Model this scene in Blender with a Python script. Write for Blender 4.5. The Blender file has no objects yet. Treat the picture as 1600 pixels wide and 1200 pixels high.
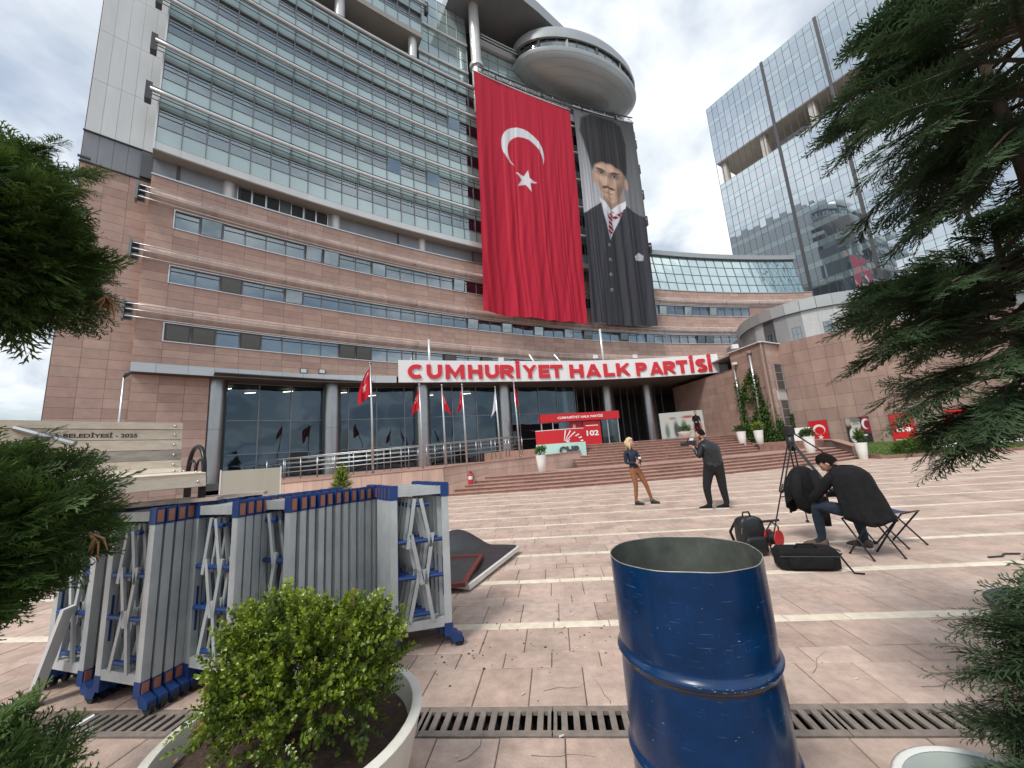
import bpy, math, random
import numpy as np
from mathutils import Vector, Matrix
random.seed(7); RNG = np.random.default_rng(7)
R_ = math.radians
scene = bpy.context.scene
COL = scene.collection

# ------------------------------------------------------------------ camera
CAM_H = 1.5
PITCH, ROLL = R_(10.249), R_(4.061)
_F = Vector((0, math.cos(PITCH), math.sin(PITCH)))
_U0 = Vector((0, -math.sin(PITCH), math.cos(PITCH)))
_R0 = Vector((1, 0, 0))
_R = math.cos(ROLL) * _R0 - math.sin(ROLL) * _U0
_U = math.sin(ROLL) * _R0 + math.cos(ROLL) * _U0
cam_data = bpy.data.cameras.new('camera')
cam_data.sensor_width = 36.0
cam_data.lens = 13.5
cam_data.clip_start = 0.05
cam_data.clip_end = 3000
cam = bpy.data.objects.new('camera', cam_data)
COL.objects.link(cam)
cam.matrix_world = Matrix(((_R.x, _U.x, -_F.x, 0), (_R.y, _U.y, -_F.y, 0), (_R.z, _U.z, -_F.z, CAM_H), (0, 0, 0, 1)))
scene.camera = cam

# ------------------------------------------------------------------ sky, sun, exposure
SKY_OFF = (2.7, -1.1, 0.0)
SUN_EL, SUN_AZ = R_(52), R_(215)          # azimuth clockwise from +Y: high, behind the camera to its left
world = bpy.data.worlds.new('World'); scene.world = world; world.use_nodes = True
nt = world.node_tree; nt.nodes.clear()
def N(t, loc=(0, 0), **kw):
    n = nt.nodes.new(t)
    for k, v in kw.items(): setattr(n, k, v)
    return n
L = nt.links.new
out = N('ShaderNodeOutputWorld'); bg = N('ShaderNodeBackground')
sky = N('ShaderNodeTexSky', sky_type='NISHITA', sun_disc=False)
sky.sun_elevation = SUN_EL; sky.sun_rotation = SUN_AZ; sky.air_density = 1.2; sky.dust_density = 2.0
tc = N('ShaderNodeTexCoord'); sep = N('ShaderNodeSeparateXYZ'); L(tc.outputs['Generated'], sep.inputs[0])
mz = N('ShaderNodeMath', operation='ABSOLUTE'); L(sep.outputs['Z'], mz.inputs[0])
az_ = N('ShaderNodeMath', operation='ADD'); L(mz.outputs[0], az_.inputs[0]); az_.inputs[1].default_value = 0.32
dx = N('ShaderNodeMath', operation='DIVIDE'); L(sep.outputs['X'], dx.inputs[0]); L(az_.outputs[0], dx.inputs[1])
dy = N('ShaderNodeMath', operation='DIVIDE'); L(sep.outputs['Y'], dy.inputs[0]); L(az_.outputs[0], dy.inputs[1])
cmb = N('ShaderNodeCombineXYZ'); L(dx.outputs[0], cmb.inputs['X']); L(dy.outputs[0], cmb.inputs['Y'])
mpw = N('ShaderNodeMapping'); mpw.inputs['Location'].default_value = SKY_OFF; L(cmb.outputs[0], mpw.inputs[0])
n1 = N('ShaderNodeTexNoise'); n1.inputs['Scale'].default_value = 3.3; n1.inputs['Detail'].default_value = 9; n1.inputs['Roughness'].default_value = 0.55; n1.inputs['Distortion'].default_value = 0.35
n2 = N('ShaderNodeTexNoise'); n2.inputs['Scale'].default_value = 1.1; n2.inputs['Detail'].default_value = 5
L(mpw.outputs[0], n1.inputs['Vector']); L(mpw.outputs[0], n2.inputs['Vector'])
r1 = N('ShaderNodeValToRGB'); r1.color_ramp.elements[0].position = 0.37; r1.color_ramp.elements[1].position = 0.63
r1.color_ramp.elements[0].color = (3.6, 4.2, 4.9, 1); r1.color_ramp.elements[1].color = (7.6, 7.8, 8.0, 1)
L(n1.outputs['Fac'], r1.inputs[0])
r2 = N('ShaderNodeValToRGB'); r2.color_ramp.elements[0].position = 0.38; r2.color_ramp.elements[1].position = 0.50
L(n2.outputs['Fac'], r2.inputs[0])
mr = N('ShaderNodeMapRange'); L(r2.outputs[0], mr.inputs[0]); mr.inputs[3].default_value = 0.30; mr.inputs[4].default_value = 1.0
mx = N('ShaderNodeMix', data_type='RGBA'); L(mr.outputs[0], mx.inputs['Factor']); L(sky.outputs[0], mx.inputs['A']); L(r1.outputs[0], mx.inputs['B'])
L(mx.outputs['Result'], bg.inputs['Color']); bg.inputs['Strength'].default_value = 0.082
L(bg.outputs[0], out.inputs['Surface'])

sd = bpy.data.lights.new('sun', 'SUN'); sd.energy = 1.5; sd.angle = R_(14); sd.color = (1.0, 0.96, 0.9)
sun = bpy.data.objects.new('sun', sd); COL.objects.link(sun)
_sdir = Vector((math.sin(SUN_AZ) * math.cos(SUN_EL), math.cos(SUN_AZ) * math.cos(SUN_EL), math.sin(SUN_EL)))
sun.rotation_euler = _sdir.to_track_quat('Z', 'Y').to_euler()
scene.view_settings.view_transform = 'Standard'; scene.view_settings.look = 'None'
scene.view_settings.gamma = 1; scene.view_settings.use_curve_mapping = False
scene.view_settings.exposure = 0.92
try:
    cy = scene.cycles; cy.max_bounces = 6; cy.diffuse_bounces = 3; cy.glossy_bounces = 4; cy.transmission_bounces = 4; cy.transparent_max_bounces = 8; cy.caustics_reflective = False; cy.caustics_refractive = False
except Exception: pass

# ------------------------------------------------------------------ materials
MATS = {}
def mat(name, col, rough=0.7, metal=0.0, var=0.0, noise=0.0, nscale=6.0, bump=0.0, bscale=40.0, spec=0.5, col2=None, streak=0.0, wav=0.0, coat=0.0, noise2=None):
    """principled; var = brightness change from piece to piece, noise = mottling, col2 = second stone colour picked by piece"""
    m = bpy.data.materials.new(name); m.use_nodes = True; t = m.node_tree; b = t.nodes['Principled BSDF']
    b.inputs['Roughness'].default_value = rough; b.inputs['Metallic'].default_value = metal
    b.inputs['Specular IOR Level'].default_value = spec; b.inputs['Coat Weight'].default_value = coat
    b.inputs['Coat Roughness'].default_value = 0.08
    ln = t.links.new; nn = t.nodes.new
    rgb = nn('ShaderNodeRGB'); rgb.outputs[0].default_value = (*col, 1); cur = rgb.outputs[0]
    g = nn('ShaderNodeTexCoord')
    if var or col2:
        oi = nn('ShaderNodeObjectInfo'); ge = nn('ShaderNodeNewGeometry')
        a = nn('ShaderNodeMath'); a.operation = 'ADD'; ln(oi.outputs['Random'], a.inputs[0]); ln(ge.outputs['Random Per Island'], a.inputs[1])
        f = nn('ShaderNodeMath'); f.operation = 'FRACT'; ln(a.outputs[0], f.inputs[0])
        if col2:
            x = nn('ShaderNodeMix'); x.data_type = 'RGBA'; ln(f.outputs[0], x.inputs['Factor']); ln(cur, x.inputs['A']); x.inputs['B'].default_value = (*col2, 1); cur = x.outputs['Result']
        m7 = nn('ShaderNodeMath'); m7.operation = 'MULTIPLY'; ln(f.outputs[0], m7.inputs[0]); m7.inputs[1].default_value = 7.31
        f2 = nn('ShaderNodeMath'); f2.operation = 'FRACT'; ln(m7.outputs[0], f2.inputs[0])
        mr_ = nn('ShaderNodeMapRange'); ln(f2.outputs[0], mr_.inputs[0]); mr_.inputs[3].default_value = 1 - var; mr_.inputs[4].default_value = 1 + var
        h = nn('ShaderNodeHueSaturation'); ln(mr_.outputs[0], h.inputs['Value']); ln(cur, h.inputs['Color']); cur = h.outputs[0]
    pos = nn('ShaderNodeNewGeometry').outputs['Position']
    if noise:
        n = nn('ShaderNodeTexNoise'); n.inputs['Scale'].default_value = nscale; n.inputs['Detail'].default_value = 6; n.inputs['Roughness'].default_value = 0.65
        if streak:
            mp = nn('ShaderNodeMapping'); mp.inputs['Scale'].default_value = (1, 1, streak); ln(pos, mp.inputs[0]); ln(mp.outputs[0], n.inputs['Vector'])
        else: ln(pos, n.inputs['Vector'])
        q = nn('ShaderNodeMapRange'); ln(n.outputs['Fac'], q.inputs[0]); q.inputs[1].default_value = 0.3; q.inputs[2].default_value = 0.7
        q.inputs[3].default_value = 1 - noise; q.inputs[4].default_value = 1 + noise
        h = nn('ShaderNodeHueSaturation'); ln(q.outputs[0], h.inputs['Value']); ln(cur, h.inputs['Color']); cur = h.outputs[0]
    if noise2:
        n = nn('ShaderNodeTexNoise'); n.inputs['Scale'].default_value = noise2[1]; n.inputs['Detail'].default_value = 8; n.inputs['Roughness'].default_value = 0.7; ln(pos, n.inputs['Vector'])
        q = nn('ShaderNodeMapRange'); ln(n.outputs['Fac'], q.inputs[0]); q.inputs[1].default_value = 0.35; q.inputs[2].default_value = 0.6; q.inputs[3].default_value = 1 - noise2[0]; q.inputs[4].default_value = 1.0
        h = nn('ShaderNodeHueSaturation'); ln(q.outputs[0], h.inputs['Value']); ln(cur, h.inputs['Color']); cur = h.outputs[0]
    ln(cur, b.inputs['Base Color'])
    if bump or wav:
        n = nn('ShaderNodeTexNoise'); n.inputs['Scale'].default_value = bscale; n.inputs['Detail'].default_value = 2 if wav else 5
        ln(pos, n.inputs['Vector'])
        bp = nn('ShaderNodeBump'); bp.inputs['Strength'].default_value = bump or wav; bp.inputs['Distance'].default_value = 0.02 if not wav else 0.05
        ln(n.outputs['Fac'], bp.inputs['Height']); ln(bp.outputs[0], b.inputs['Normal'])
    MATS[name] = m
    return m
def glass(name, tint, refl=0.25, wav=0.25, wscale=0.8, rough=0.02, body=(0.02, 0.03, 0.03), clear=0.5):
    """window glass: mirror part by Fresnel + clear tinted part + a little grey film"""
    m = bpy.data.materials.new(name); m.use_nodes = True; t = m.node_tree; t.nodes.clear(); nn = t.nodes.new; ln = t.links.new
    o = nn('ShaderNodeOutputMaterial'); gl = nn('ShaderNodeBsdfGlossy'); gl.inputs['Roughness'].default_value = rough; gl.inputs['Color'].default_value = (*tint, 1)
    tr = nn('ShaderNodeBsdfTransparent'); tr.inputs['Color'].default_value = (0.55, 0.62, 0.62, 1)
    df = nn('ShaderNodeBsdfDiffuse'); df.inputs['Color'].default_value = (*body, 1)
    if clear:
        m1 = nn('ShaderNodeMixShader'); m1.inputs[0].default_value = clear; ln(df.outputs[0], m1.inputs[1]); ln(tr.outputs[0], m1.inputs[2])
    else: m1 = df
    fr = nn('ShaderNodeFresnel'); fr.inputs['IOR'].default_value = 1.5
    mp = nn('ShaderNodeMapRange'); ln(fr.outputs[0], mp.inputs[0]); mp.inputs[1].default_value = 0.04; mp.inputs[2].default_value = 1.0; mp.inputs[3].default_value = refl; mp.inputs[4].default_value = 1.0
    m2 = nn('ShaderNodeMixShader'); ln(mp.outputs[0], m2.inputs[0]); ln(m1.outputs[0], m2.inputs[1]); ln(gl.outputs[0], m2.inputs[2])
    if wav:
        ge = nn('ShaderNodeNewGeometry'); n = nn('ShaderNodeTexNoise'); n.inputs['Scale'].default_value = wscale; n.inputs['Detail'].default_value = 1; ln(ge.outputs['Position'], n.inputs['Vector'])
        bp = nn('ShaderNodeBump'); bp.inputs['Strength'].default_value = wav; bp.inputs['Distance'].default_value = 0.1; ln(n.outputs['Fac'], bp.inputs['Height'])
        ln(bp.outputs[0], gl.inputs['Normal'])
    ln(m2.outputs[0], o.inputs[0]); MATS[name] = m; return m
def emis(name, col, s):
    m = bpy.data.materials.new(name); m.use_nodes = True; b = m.node_tree.nodes['Principled BSDF']
    b.inputs['Emission Color'].default_value = (*col, 1); b.inputs['Emission Strength'].default_value = s; MATS[name] = m; return m
def printed(name, rough=0.7, trans=0.0):
    """flat print: colour comes from the mesh's colour attribute"""
    m = bpy.data.materials.new(name); m.use_nodes = True; t = m.node_tree; b = t.nodes['Principled BSDF']
    a = t.nodes.new('ShaderNodeAttribute'); a.attribute_name = 'print'; t.links.new(a.outputs['Color'], b.inputs['Base Color'])
    b.inputs['Roughness'].default_value = rough; b.inputs['Specular IOR Level'].default_value = 0.25
    if trans:
        ts = t.nodes.new('ShaderNodeBsdfTranslucent'); t.links.new(a.outputs['Color'], ts.inputs['Color'])
        ms = t.nodes.new('ShaderNodeMixShader'); ms.inputs[0].default_value = trans
        o = t.nodes['Material Output']; t.links.new(b.outputs[0], ms.inputs[1]); t.links.new(ts.outputs[0], ms.inputs[2]); t.links.new(ms.outputs[0], o.inputs[0])
    MATS[name] = m; return m
def leafmat(name, c1, c2, rough=0.5, trans=0.25, spec=0.4):
    m = bpy.data.materials.new(name); m.use_nodes = True; t = m.node_tree; b = t.nodes['Principled BSDF']; nn = t.nodes.new; ln = t.links.new
    ge = nn('ShaderNodeNewGeometry'); r = nn('ShaderNodeMix'); r.data_type = 'RGBA'
    n = nn('ShaderNodeTexNoise'); n.inputs['Scale'].default_value = 9; n.inputs['Detail'].default_value = 3; ln(ge.outputs['Position'], n.inputs['Vector'])
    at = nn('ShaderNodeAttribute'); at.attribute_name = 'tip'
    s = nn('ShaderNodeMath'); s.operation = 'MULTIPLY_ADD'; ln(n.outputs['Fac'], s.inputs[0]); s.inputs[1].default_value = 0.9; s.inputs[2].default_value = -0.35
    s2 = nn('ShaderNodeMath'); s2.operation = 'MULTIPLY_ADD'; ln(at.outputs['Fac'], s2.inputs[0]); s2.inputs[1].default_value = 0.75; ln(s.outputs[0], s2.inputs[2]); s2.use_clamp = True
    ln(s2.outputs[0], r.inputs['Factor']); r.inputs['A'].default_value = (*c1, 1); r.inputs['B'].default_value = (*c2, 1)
    ln(r.outputs['Result'], b.inputs['Base Color']); b.inputs['Roughness'].default_value = rough; b.inputs['Specular IOR Level'].default_value = spec
    ts = nn('ShaderNodeBsdfTranslucent'); ln(r.outputs['Result'], ts.inputs['Color'])
    ms = nn('ShaderNodeMixShader'); ms.inputs[0].default_value = trans
    o = t.nodes['Material Output']; ln(b.outputs[0], ms.inputs[1]); ln(ts.outputs[0], ms.inputs[2]); ln(ms.outputs[0], o.inputs[0])
    MATS[name] = m; return m

mat('stone', (0.52, 0.365, 0.305), 0.75, var=0.09, col2=(0.465, 0.315, 0.265), noise=0.10, nscale=2.2, bump=0.15, bscale=25, spec=0.25)
mat('stone_weathered', (0.52, 0.365, 0.305), 0.8, var=0.07, col2=(0.48, 0.335, 0.28), noise=0.24, nscale=1.6, streak=0.18, bump=0.12, bscale=25, spec=0.2)
mat('stone_drum', (0.34, 0.235, 0.195), 0.75, var=0.07, col2=(0.30, 0.205, 0.175), noise=0.16, nscale=1.5, streak=0.3, spec=0.25)
mat('joint', (0.19, 0.135, 0.115), 0.9)
mat('paving', (0.57, 0.44, 0.37), 0.72, var=0.09, col2=(0.54, 0.395, 0.325), noise=0.15, nscale=11, noise2=(0.30, 1.7), bump=0.25, bscale=60, spec=0.3)
mat('paving_joint', (0.17, 0.135, 0.11), 0.95, noise=0.3, nscale=8)
mat('cream_paving', (0.72, 0.64, 0.51), 0.75, var=0.08, noise=0.16, nscale=9, bump=0.2, bscale=50, spec=0.3)
mat('step_stone', (0.42, 0.27, 0.22), 0.75, var=0.10, col2=(0.37, 0.23, 0.185), noise=0.16, nscale=3, bump=0.15, spec=0.3)
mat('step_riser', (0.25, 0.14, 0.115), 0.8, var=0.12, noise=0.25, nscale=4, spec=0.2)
mat('white_panel', (0.66, 0.67, 0.66), 0.4, 0.25, var=0.03, noise=0.05, nscale=1.2, streak=0.25)
mat('grey_panel', (0.25, 0.265, 0.285), 0.5, 0.2, var=0.05, noise=0.08, nscale=1.0, streak=0.3)
mat('dark_panel', (0.10, 0.105, 0.11), 0.5, 0.2, var=0.05)
mat('soffit', (0.36, 0.35, 0.33), 0.7, noise=0.06, nscale=1)
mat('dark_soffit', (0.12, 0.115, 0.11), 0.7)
mat('alu', (0.55, 0.57, 0.58), 0.35, 0.75, noise=0.05, nscale=3)
mat('fascia_grey', (0.50, 0.54, 0.57), 0.45, 0.2, var=0.04)
mat('alu_white', (0.78, 0.79, 0.80), 0.3, 0.35)
mat('steel', (0.36, 0.37, 0.375), 0.30, 0.95, noise=0.10, nscale=2.5, streak=0.3)
mat('dark_metal', (0.085, 0.085, 0.09), 0.5, 0.4)
mat('grey_metal', (0.22, 0.23, 0.24), 0.45, 0.6)
mat('teal_spandrel', (0.46, 0.575, 0.575), 0.10, 0.35, var=0.07, wav=0.05, bscale=0.9, spec=0.7)
mat('teal_strip', (0.33, 0.43, 0.425), 0.10, 0.35, var=0.06, wav=0.05, bscale=0.9, spec=0.7)
glass('office_glass', (0.82, 0.90, 0.94), 0.29, 0.05, 0.9, clear=0.72, body=(0.04, 0.06, 0.07))
glass('lobby_glass', (0.62, 0.82, 1.0), 0.10, 0.30, 0.55, clear=0.8, body=(0.01, 0.02, 0.03))
glass('tower_glass', (0.80, 0.86, 0.92), 0.62, 0.06, 0.5, clear=0, body=(0.10, 0.13, 0.16))
glass('tower_glass_pale', (0.80, 0.90, 0.94), 0.55, 0.06, 0.5, clear=0, body=(0.22, 0.29, 0.31))
glass('pavilion_glass', (0.84, 0.96, 0.95), 0.72, 0.12, 0.6, clear=0, body=(0.18, 0.30, 0.29))
mat('room_dark', (0.028, 0.03, 0.032), 0.9)
mat('room_wall', (0.10, 0.10, 0.10), 0.9, noise=0.3, nscale=0.6)
mat('blind', (0.42, 0.44, 0.44), 0.8, var=0.15)
mat('concrete', (0.54, 0.51, 0.47), 0.85, noise=0.10, nscale=1.5)
mat('saucer_metal', (0.42, 0.44, 0.44), 0.38, 0.45, noise=0.05, nscale=0.8)
mat('sign_white', (0.80, 0.81, 0.82), 0.45, var=0.015)
mat('sign_red', (0.62, 0.022, 0.035), 0.4)
mat('red_panel', (0.52, 0.012, 0.02), 0.4)
mat('red_dark', (0.30, 0.012, 0.022), 0.45)
mat('mint', (0.46, 0.70, 0.64), 0.4)
mat('letter_dark', (0.05, 0.055, 0.06), 0.4)
mat('letter_white', (0.82, 0.82, 0.82), 0.5)
mat('flag_red', (0.60, 0.018, 0.03), 0.7)
mat('flag_white', (0.78, 0.80, 0.84), 0.7)
mat('white_pot', (0.78, 0.78, 0.75), 0.45, noise=0.03, nscale=5)
mat('cream_pot', (0.74, 0.72, 0.64), 0.42, noise=0.06, nscale=4, bump=0.05)
mat('dark_pot', (0.06, 0.062, 0.066), 0.5)
mat('pale_bowl', (0.42, 0.47, 0.45), 0.35, noise=0.05)
mat('soil', (0.07, 0.045, 0.03), 0.95, noise=0.4, nscale=30, bump=0.8, bscale=60)
mat('bark', (0.10, 0.07, 0.05), 0.9, noise=0.3, nscale=20)
mat('twig', (0.20, 0.15, 0.09), 0.85)
mat('lawn', (0.085, 0.14, 0.03), 0.9, noise=0.35, nscale=5, bump=0.6, bscale=50)
mat('barrier_alu', (0.54, 0.575, 0.585), 0.42, 0.30, var=0.05, noise=0.10, nscale=9, streak=0.25, noise2=(0.18, 3.0))
mat('barrier_blue', (0.010, 0.045, 0.175), 0.45, noise=0.12, nscale=12)
mat('reflector', (0.40, 0.16, 0.10), 0.35, noise=0.12, nscale=80)
mat('tyre', (0.02, 0.02, 0.022), 0.7)
mat('label_white', (0.75, 0.75, 0.75), 0.6)
mat('wood_pale', (0.70, 0.60, 0.48), 0.65, var=0.06, noise=0.14, nscale=9, streak=4, bump=0.1)
mat('wood_grey', (0.36, 0.32, 0.28), 0.75, var=0.06, noise=0.28, nscale=9, streak=4)
mat('wood_rough', (0.42, 0.34, 0.29), 0.85, var=0.10, noise=0.25, nscale=8)
mat('burnt_letter', (0.07, 0.045, 0.035), 0.8)
mat('iron', (0.016, 0.016, 0.018), 0.35, 0.3)
mat('bolt', (0.6, 0.6, 0.58), 0.3, 0.8)
mat('cast_iron', (0.26, 0.22, 0.19), 0.75, 0.2, noise=0.25, nscale=14, bump=0.2)
mat('pit', (0.006, 0.006, 0.006), 0.9)
mat('tarp', (0.030, 0.033, 0.037), 0.45, noise=0.25, nscale=6, bump=0.25, bscale=14)
mat('frame_red', (0.13, 0.028, 0.022), 0.45)
mat('frame_white', (0.70, 0.68, 0.64), 0.5, noise=0.05)
mat('board_beige', (0.42, 0.40, 0.33), 0.6, noise=0.05, nscale=2, streak=0.1)
mat('black_cloth', (0.011, 0.011, 0.012), 0.85, noise=0.25, nscale=14, spec=0.2, bump=0.9, bscale=9)
mat('black_leather', (0.013, 0.014, 0.016), 0.42, noise=0.2, nscale=20, bump=0.6, bscale=11)
mat('navy_cloth', (0.012, 0.018, 0.04), 0.6, spec=0.35, bump=0.8, bscale=12)
mat('jeans', (0.012, 0.022, 0.042), 0.85, noise=0.3, nscale=18, bump=0.8, bscale=14)
mat('black_trousers', (0.008, 0.008, 0.009), 0.9, bump=0.8, bscale=12)
mat('grey_hem', (0.035, 0.037, 0.037), 0.9)
mat('brown_trousers', (0.27, 0.11, 0.045), 0.8, noise=0.18, nscale=11, bump=0.8, bscale=13)
mat('skin', (0.55, 0.31, 0.22), 0.55)
mat('lips', (0.42, 0.14, 0.11), 0.5)
mat('eye_dark', (0.02, 0.015, 0.012), 0.3)
mat('hair_blond', (0.58, 0.44, 0.26), 0.6, noise=0.25, nscale=60)
mat('hair_dark', (0.010, 0.008, 0.007), 0.9, noise=0.3, nscale=60, spec=0.1)
mat('shoe_brown', (0.10, 0.07, 0.05), 0.7, noise=0.2, nscale=20)
mat('shoe_dark', (0.035, 0.035, 0.03), 0.7)
mat('sole', (0.62, 0.60, 0.56), 0.7)
mat('camera_black', (0.015, 0.015, 0.016), 0.4)
mat('reel_red', (0.55, 0.02, 0.025), 0.35)
mat('cable', (0.012, 0.012, 0.012), 0.5)
mat('blue_box', (0.02, 0.05, 0.14), 0.5)
mat('stool_blue', (0.02, 0.04, 0.12), 0.8)
mat('signature_white', (0.75, 0.75, 0.73), 0.6)
mat('gull_white', (0.6, 0.6, 0.6), 0.6)
leafmat('thuja', (0.026, 0.058, 0.016), (0.125, 0.21, 0.042), 0.6, 0.25)
leafmat('thuja_dark', (0.036, 0.068, 0.034), (0.095, 0.15, 0.065), 0.55, 0.30)
leafmat('box_leaf', (0.035, 0.080, 0.010), (0.33, 0.42, 0.04), 0.30, 0.25, 0.6)
leafmat('ivy_leaf', (0.022, 0.06, 0.010), (0.07, 0.15, 0.022), 0.5, 0.25)
leafmat('pot_leaf', (0.04, 0.09, 0.012), (0.15, 0.24, 0.03), 0.5, 0.25)
mat('dry_leaf', (0.34, 0.25, 0.06), 0.7)
mat('dead_leaf', (0.36, 0.19, 0.09), 0.8)
emis('lamp_tube', (1.0, 0.93, 0.8), 4.0)
printed('cloth_print', 0.75, 0.12); printed('paper_print', 0.5)
def drum_paint():
    m = mat('drum_blue', (0.002, 0.026, 0.090), 0.24, 0.0, noise=0.25, nscale=7, bump=0.05, bscale=7, spec=0.5)
    t = m.node_tree; nn = t.nodes.new; ln = t.links.new; b = t.nodes['Principled BSDF']
    src = b.inputs['Base Color'].links[0].from_socket
    g = nn('ShaderNodeNewGeometry').outputs['Position']
    mp = nn('ShaderNodeMapping'); mp.inputs['Scale'].default_value = (14, 14, 4); ln(g, mp.inputs[0])
    n = nn('ShaderNodeTexNoise'); n.inputs['Scale'].default_value = 6; n.inputs['Detail'].default_value = 8; n.inputs['Roughness'].default_value = 0.75; ln(mp.outputs[0], n.inputs['Vector'])
    rp = nn('ShaderNodeValToRGB'); rp.color_ramp.elements[0].position = 0.62; rp.color_ramp.elements[1].position = 0.74; ln(n.outputs['Fac'], rp.inputs[0])
    x = nn('ShaderNodeMix'); x.data_type = 'RGBA'; ln(rp.outputs[0], x.inputs['Factor']); ln(src, x.inputs['A']); x.inputs['B'].default_value = (0.025, 0.075, 0.15, 1)
    rr = nn('ShaderNodeMapRange'); ln(rp.outputs[0], rr.inputs[0]); rr.inputs[3].default_value = 0.22; rr.inputs[4].default_value = 0.6; ln(rr.outputs[0], b.inputs['Roughness'])
    cur = x.outputs['Result']
    mp2 = nn('ShaderNodeMapping'); mp2.inputs['Scale'].default_value = (5, 5, 120); mp2.inputs['Rotation'].default_value = (0.05, 0.02, 0); ln(g, mp2.inputs[0])
    n2_ = nn('ShaderNodeTexNoise'); n2_.inputs['Scale'].default_value = 2.2; n2_.inputs['Detail'].default_value = 3; ln(mp2.outputs[0], n2_.inputs['Vector'])
    rp2 = nn('ShaderNodeValToRGB'); rp2.color_ramp.elements[0].position = 0.685; rp2.color_ramp.elements[1].position = 0.72; ln(n2_.outputs['Fac'], rp2.inputs[0])
    x2 = nn('ShaderNodeMix'); x2.data_type = 'RGBA'; ln(rp2.outputs[0], x2.inputs['Factor']); ln(cur, x2.inputs['A']); x2.inputs['B'].default_value = (0.06, 0.12, 0.20, 1); cur = x2.outputs['Result']
    sz = nn('ShaderNodeSeparateXYZ'); ln(g, sz.inputs[0])
    n3 = nn('ShaderNodeTexNoise'); n3.inputs['Scale'].default_value = 22; n3.inputs['Detail'].default_value = 6; ln(g, n3.inputs['Vector'])
    for hz in (0.36, 0.70):          # rust and dirt gathered along the lower side of each hoop
        dz = nn('ShaderNodeMath'); dz.operation = 'SUBTRACT'; ln(sz.outputs['Z'], dz.inputs[0]); dz.inputs[1].default_value = hz - 0.022
        ab = nn('ShaderNodeMath'); ab.operation = 'ABSOLUTE'; ln(dz.outputs[0], ab.inputs[0])
        mr3 = nn('ShaderNodeMapRange'); ln(ab.outputs[0], mr3.inputs[0]); mr3.inputs[1].default_value = 0.0; mr3.inputs[2].default_value = 0.03; mr3.inputs[3].default_value = 1.0; mr3.inputs[4].default_value = 0.0
        ml = nn('ShaderNodeMath'); ml.operation = 'MULTIPLY'; ln(mr3.outputs[0], ml.inputs[0]); ln(n3.outputs['Fac'], ml.inputs[1])
        rp3 = nn('ShaderNodeValToRGB'); rp3.color_ramp.elements[0].position = 0.25; rp3.color_ramp.elements[1].position = 0.5; ln(ml.outputs[0], rp3.inputs[0])
        x3 = nn('ShaderNodeMix'); x3.data_type = 'RGBA'; ln(rp3.outputs[0], x3.inputs['Factor']); ln(cur, x3.inputs['A']); x3.inputs['B'].default_value = (0.030, 0.026, 0.028, 1); cur = x3.outputs['Result']
    ln(cur, b.inputs['Base Color'])
drum_paint()
mat('drum_inside', (0.105, 0.115, 0.10), 0.55, 0.3, noise=0.35, nscale=9)
mat('drum_rim', (0.42, 0.42, 0.36), 0.45, 0.6, noise=0.3, nscale=20)
mat('drum_chip', (0.20, 0.25, 0.30), 0.6)

# ------------------------------------------------------------------ helpers
ORIG = {}
def tag(o, label=None, cat=None, group=None, kind=None):
    if label: o['label'] = label
    if cat: o['category'] = cat
    if group: o['group'] = group
    if kind: o['kind'] = kind
    return o
def thing(name, label, cat, loc=(0, 0, 0), rotz=0.0, group=None, kind=None):
    o = bpy.data.objects.new(name, None); COL.objects.link(o); o.empty_display_size = 0.2
    o.location = loc; o.rotation_euler = (0, 0, rotz); tag(o, label, cat, group, kind)
    ORIG[o.name] = Vector(loc)
    return o
def mesh_obj(name, me, parent=None, M=None):
    o = bpy.data.objects.new(name, me); COL.objects.link(o)
    if parent is not None: o.parent = parent
    if M is not None: o.matrix_local = M
    return o
def root_of(o):
    while o.parent is not None: o = o.parent
    return o
def copy_tree(o, parent=None):
    c = o.copy(); COL.objects.link(c); c.parent = parent
    if o.name in ORIG: ORIG[c.name] = ORIG[o.name]
    for ch in list(o.children): copy_tree(ch, c)
    return c
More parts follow.
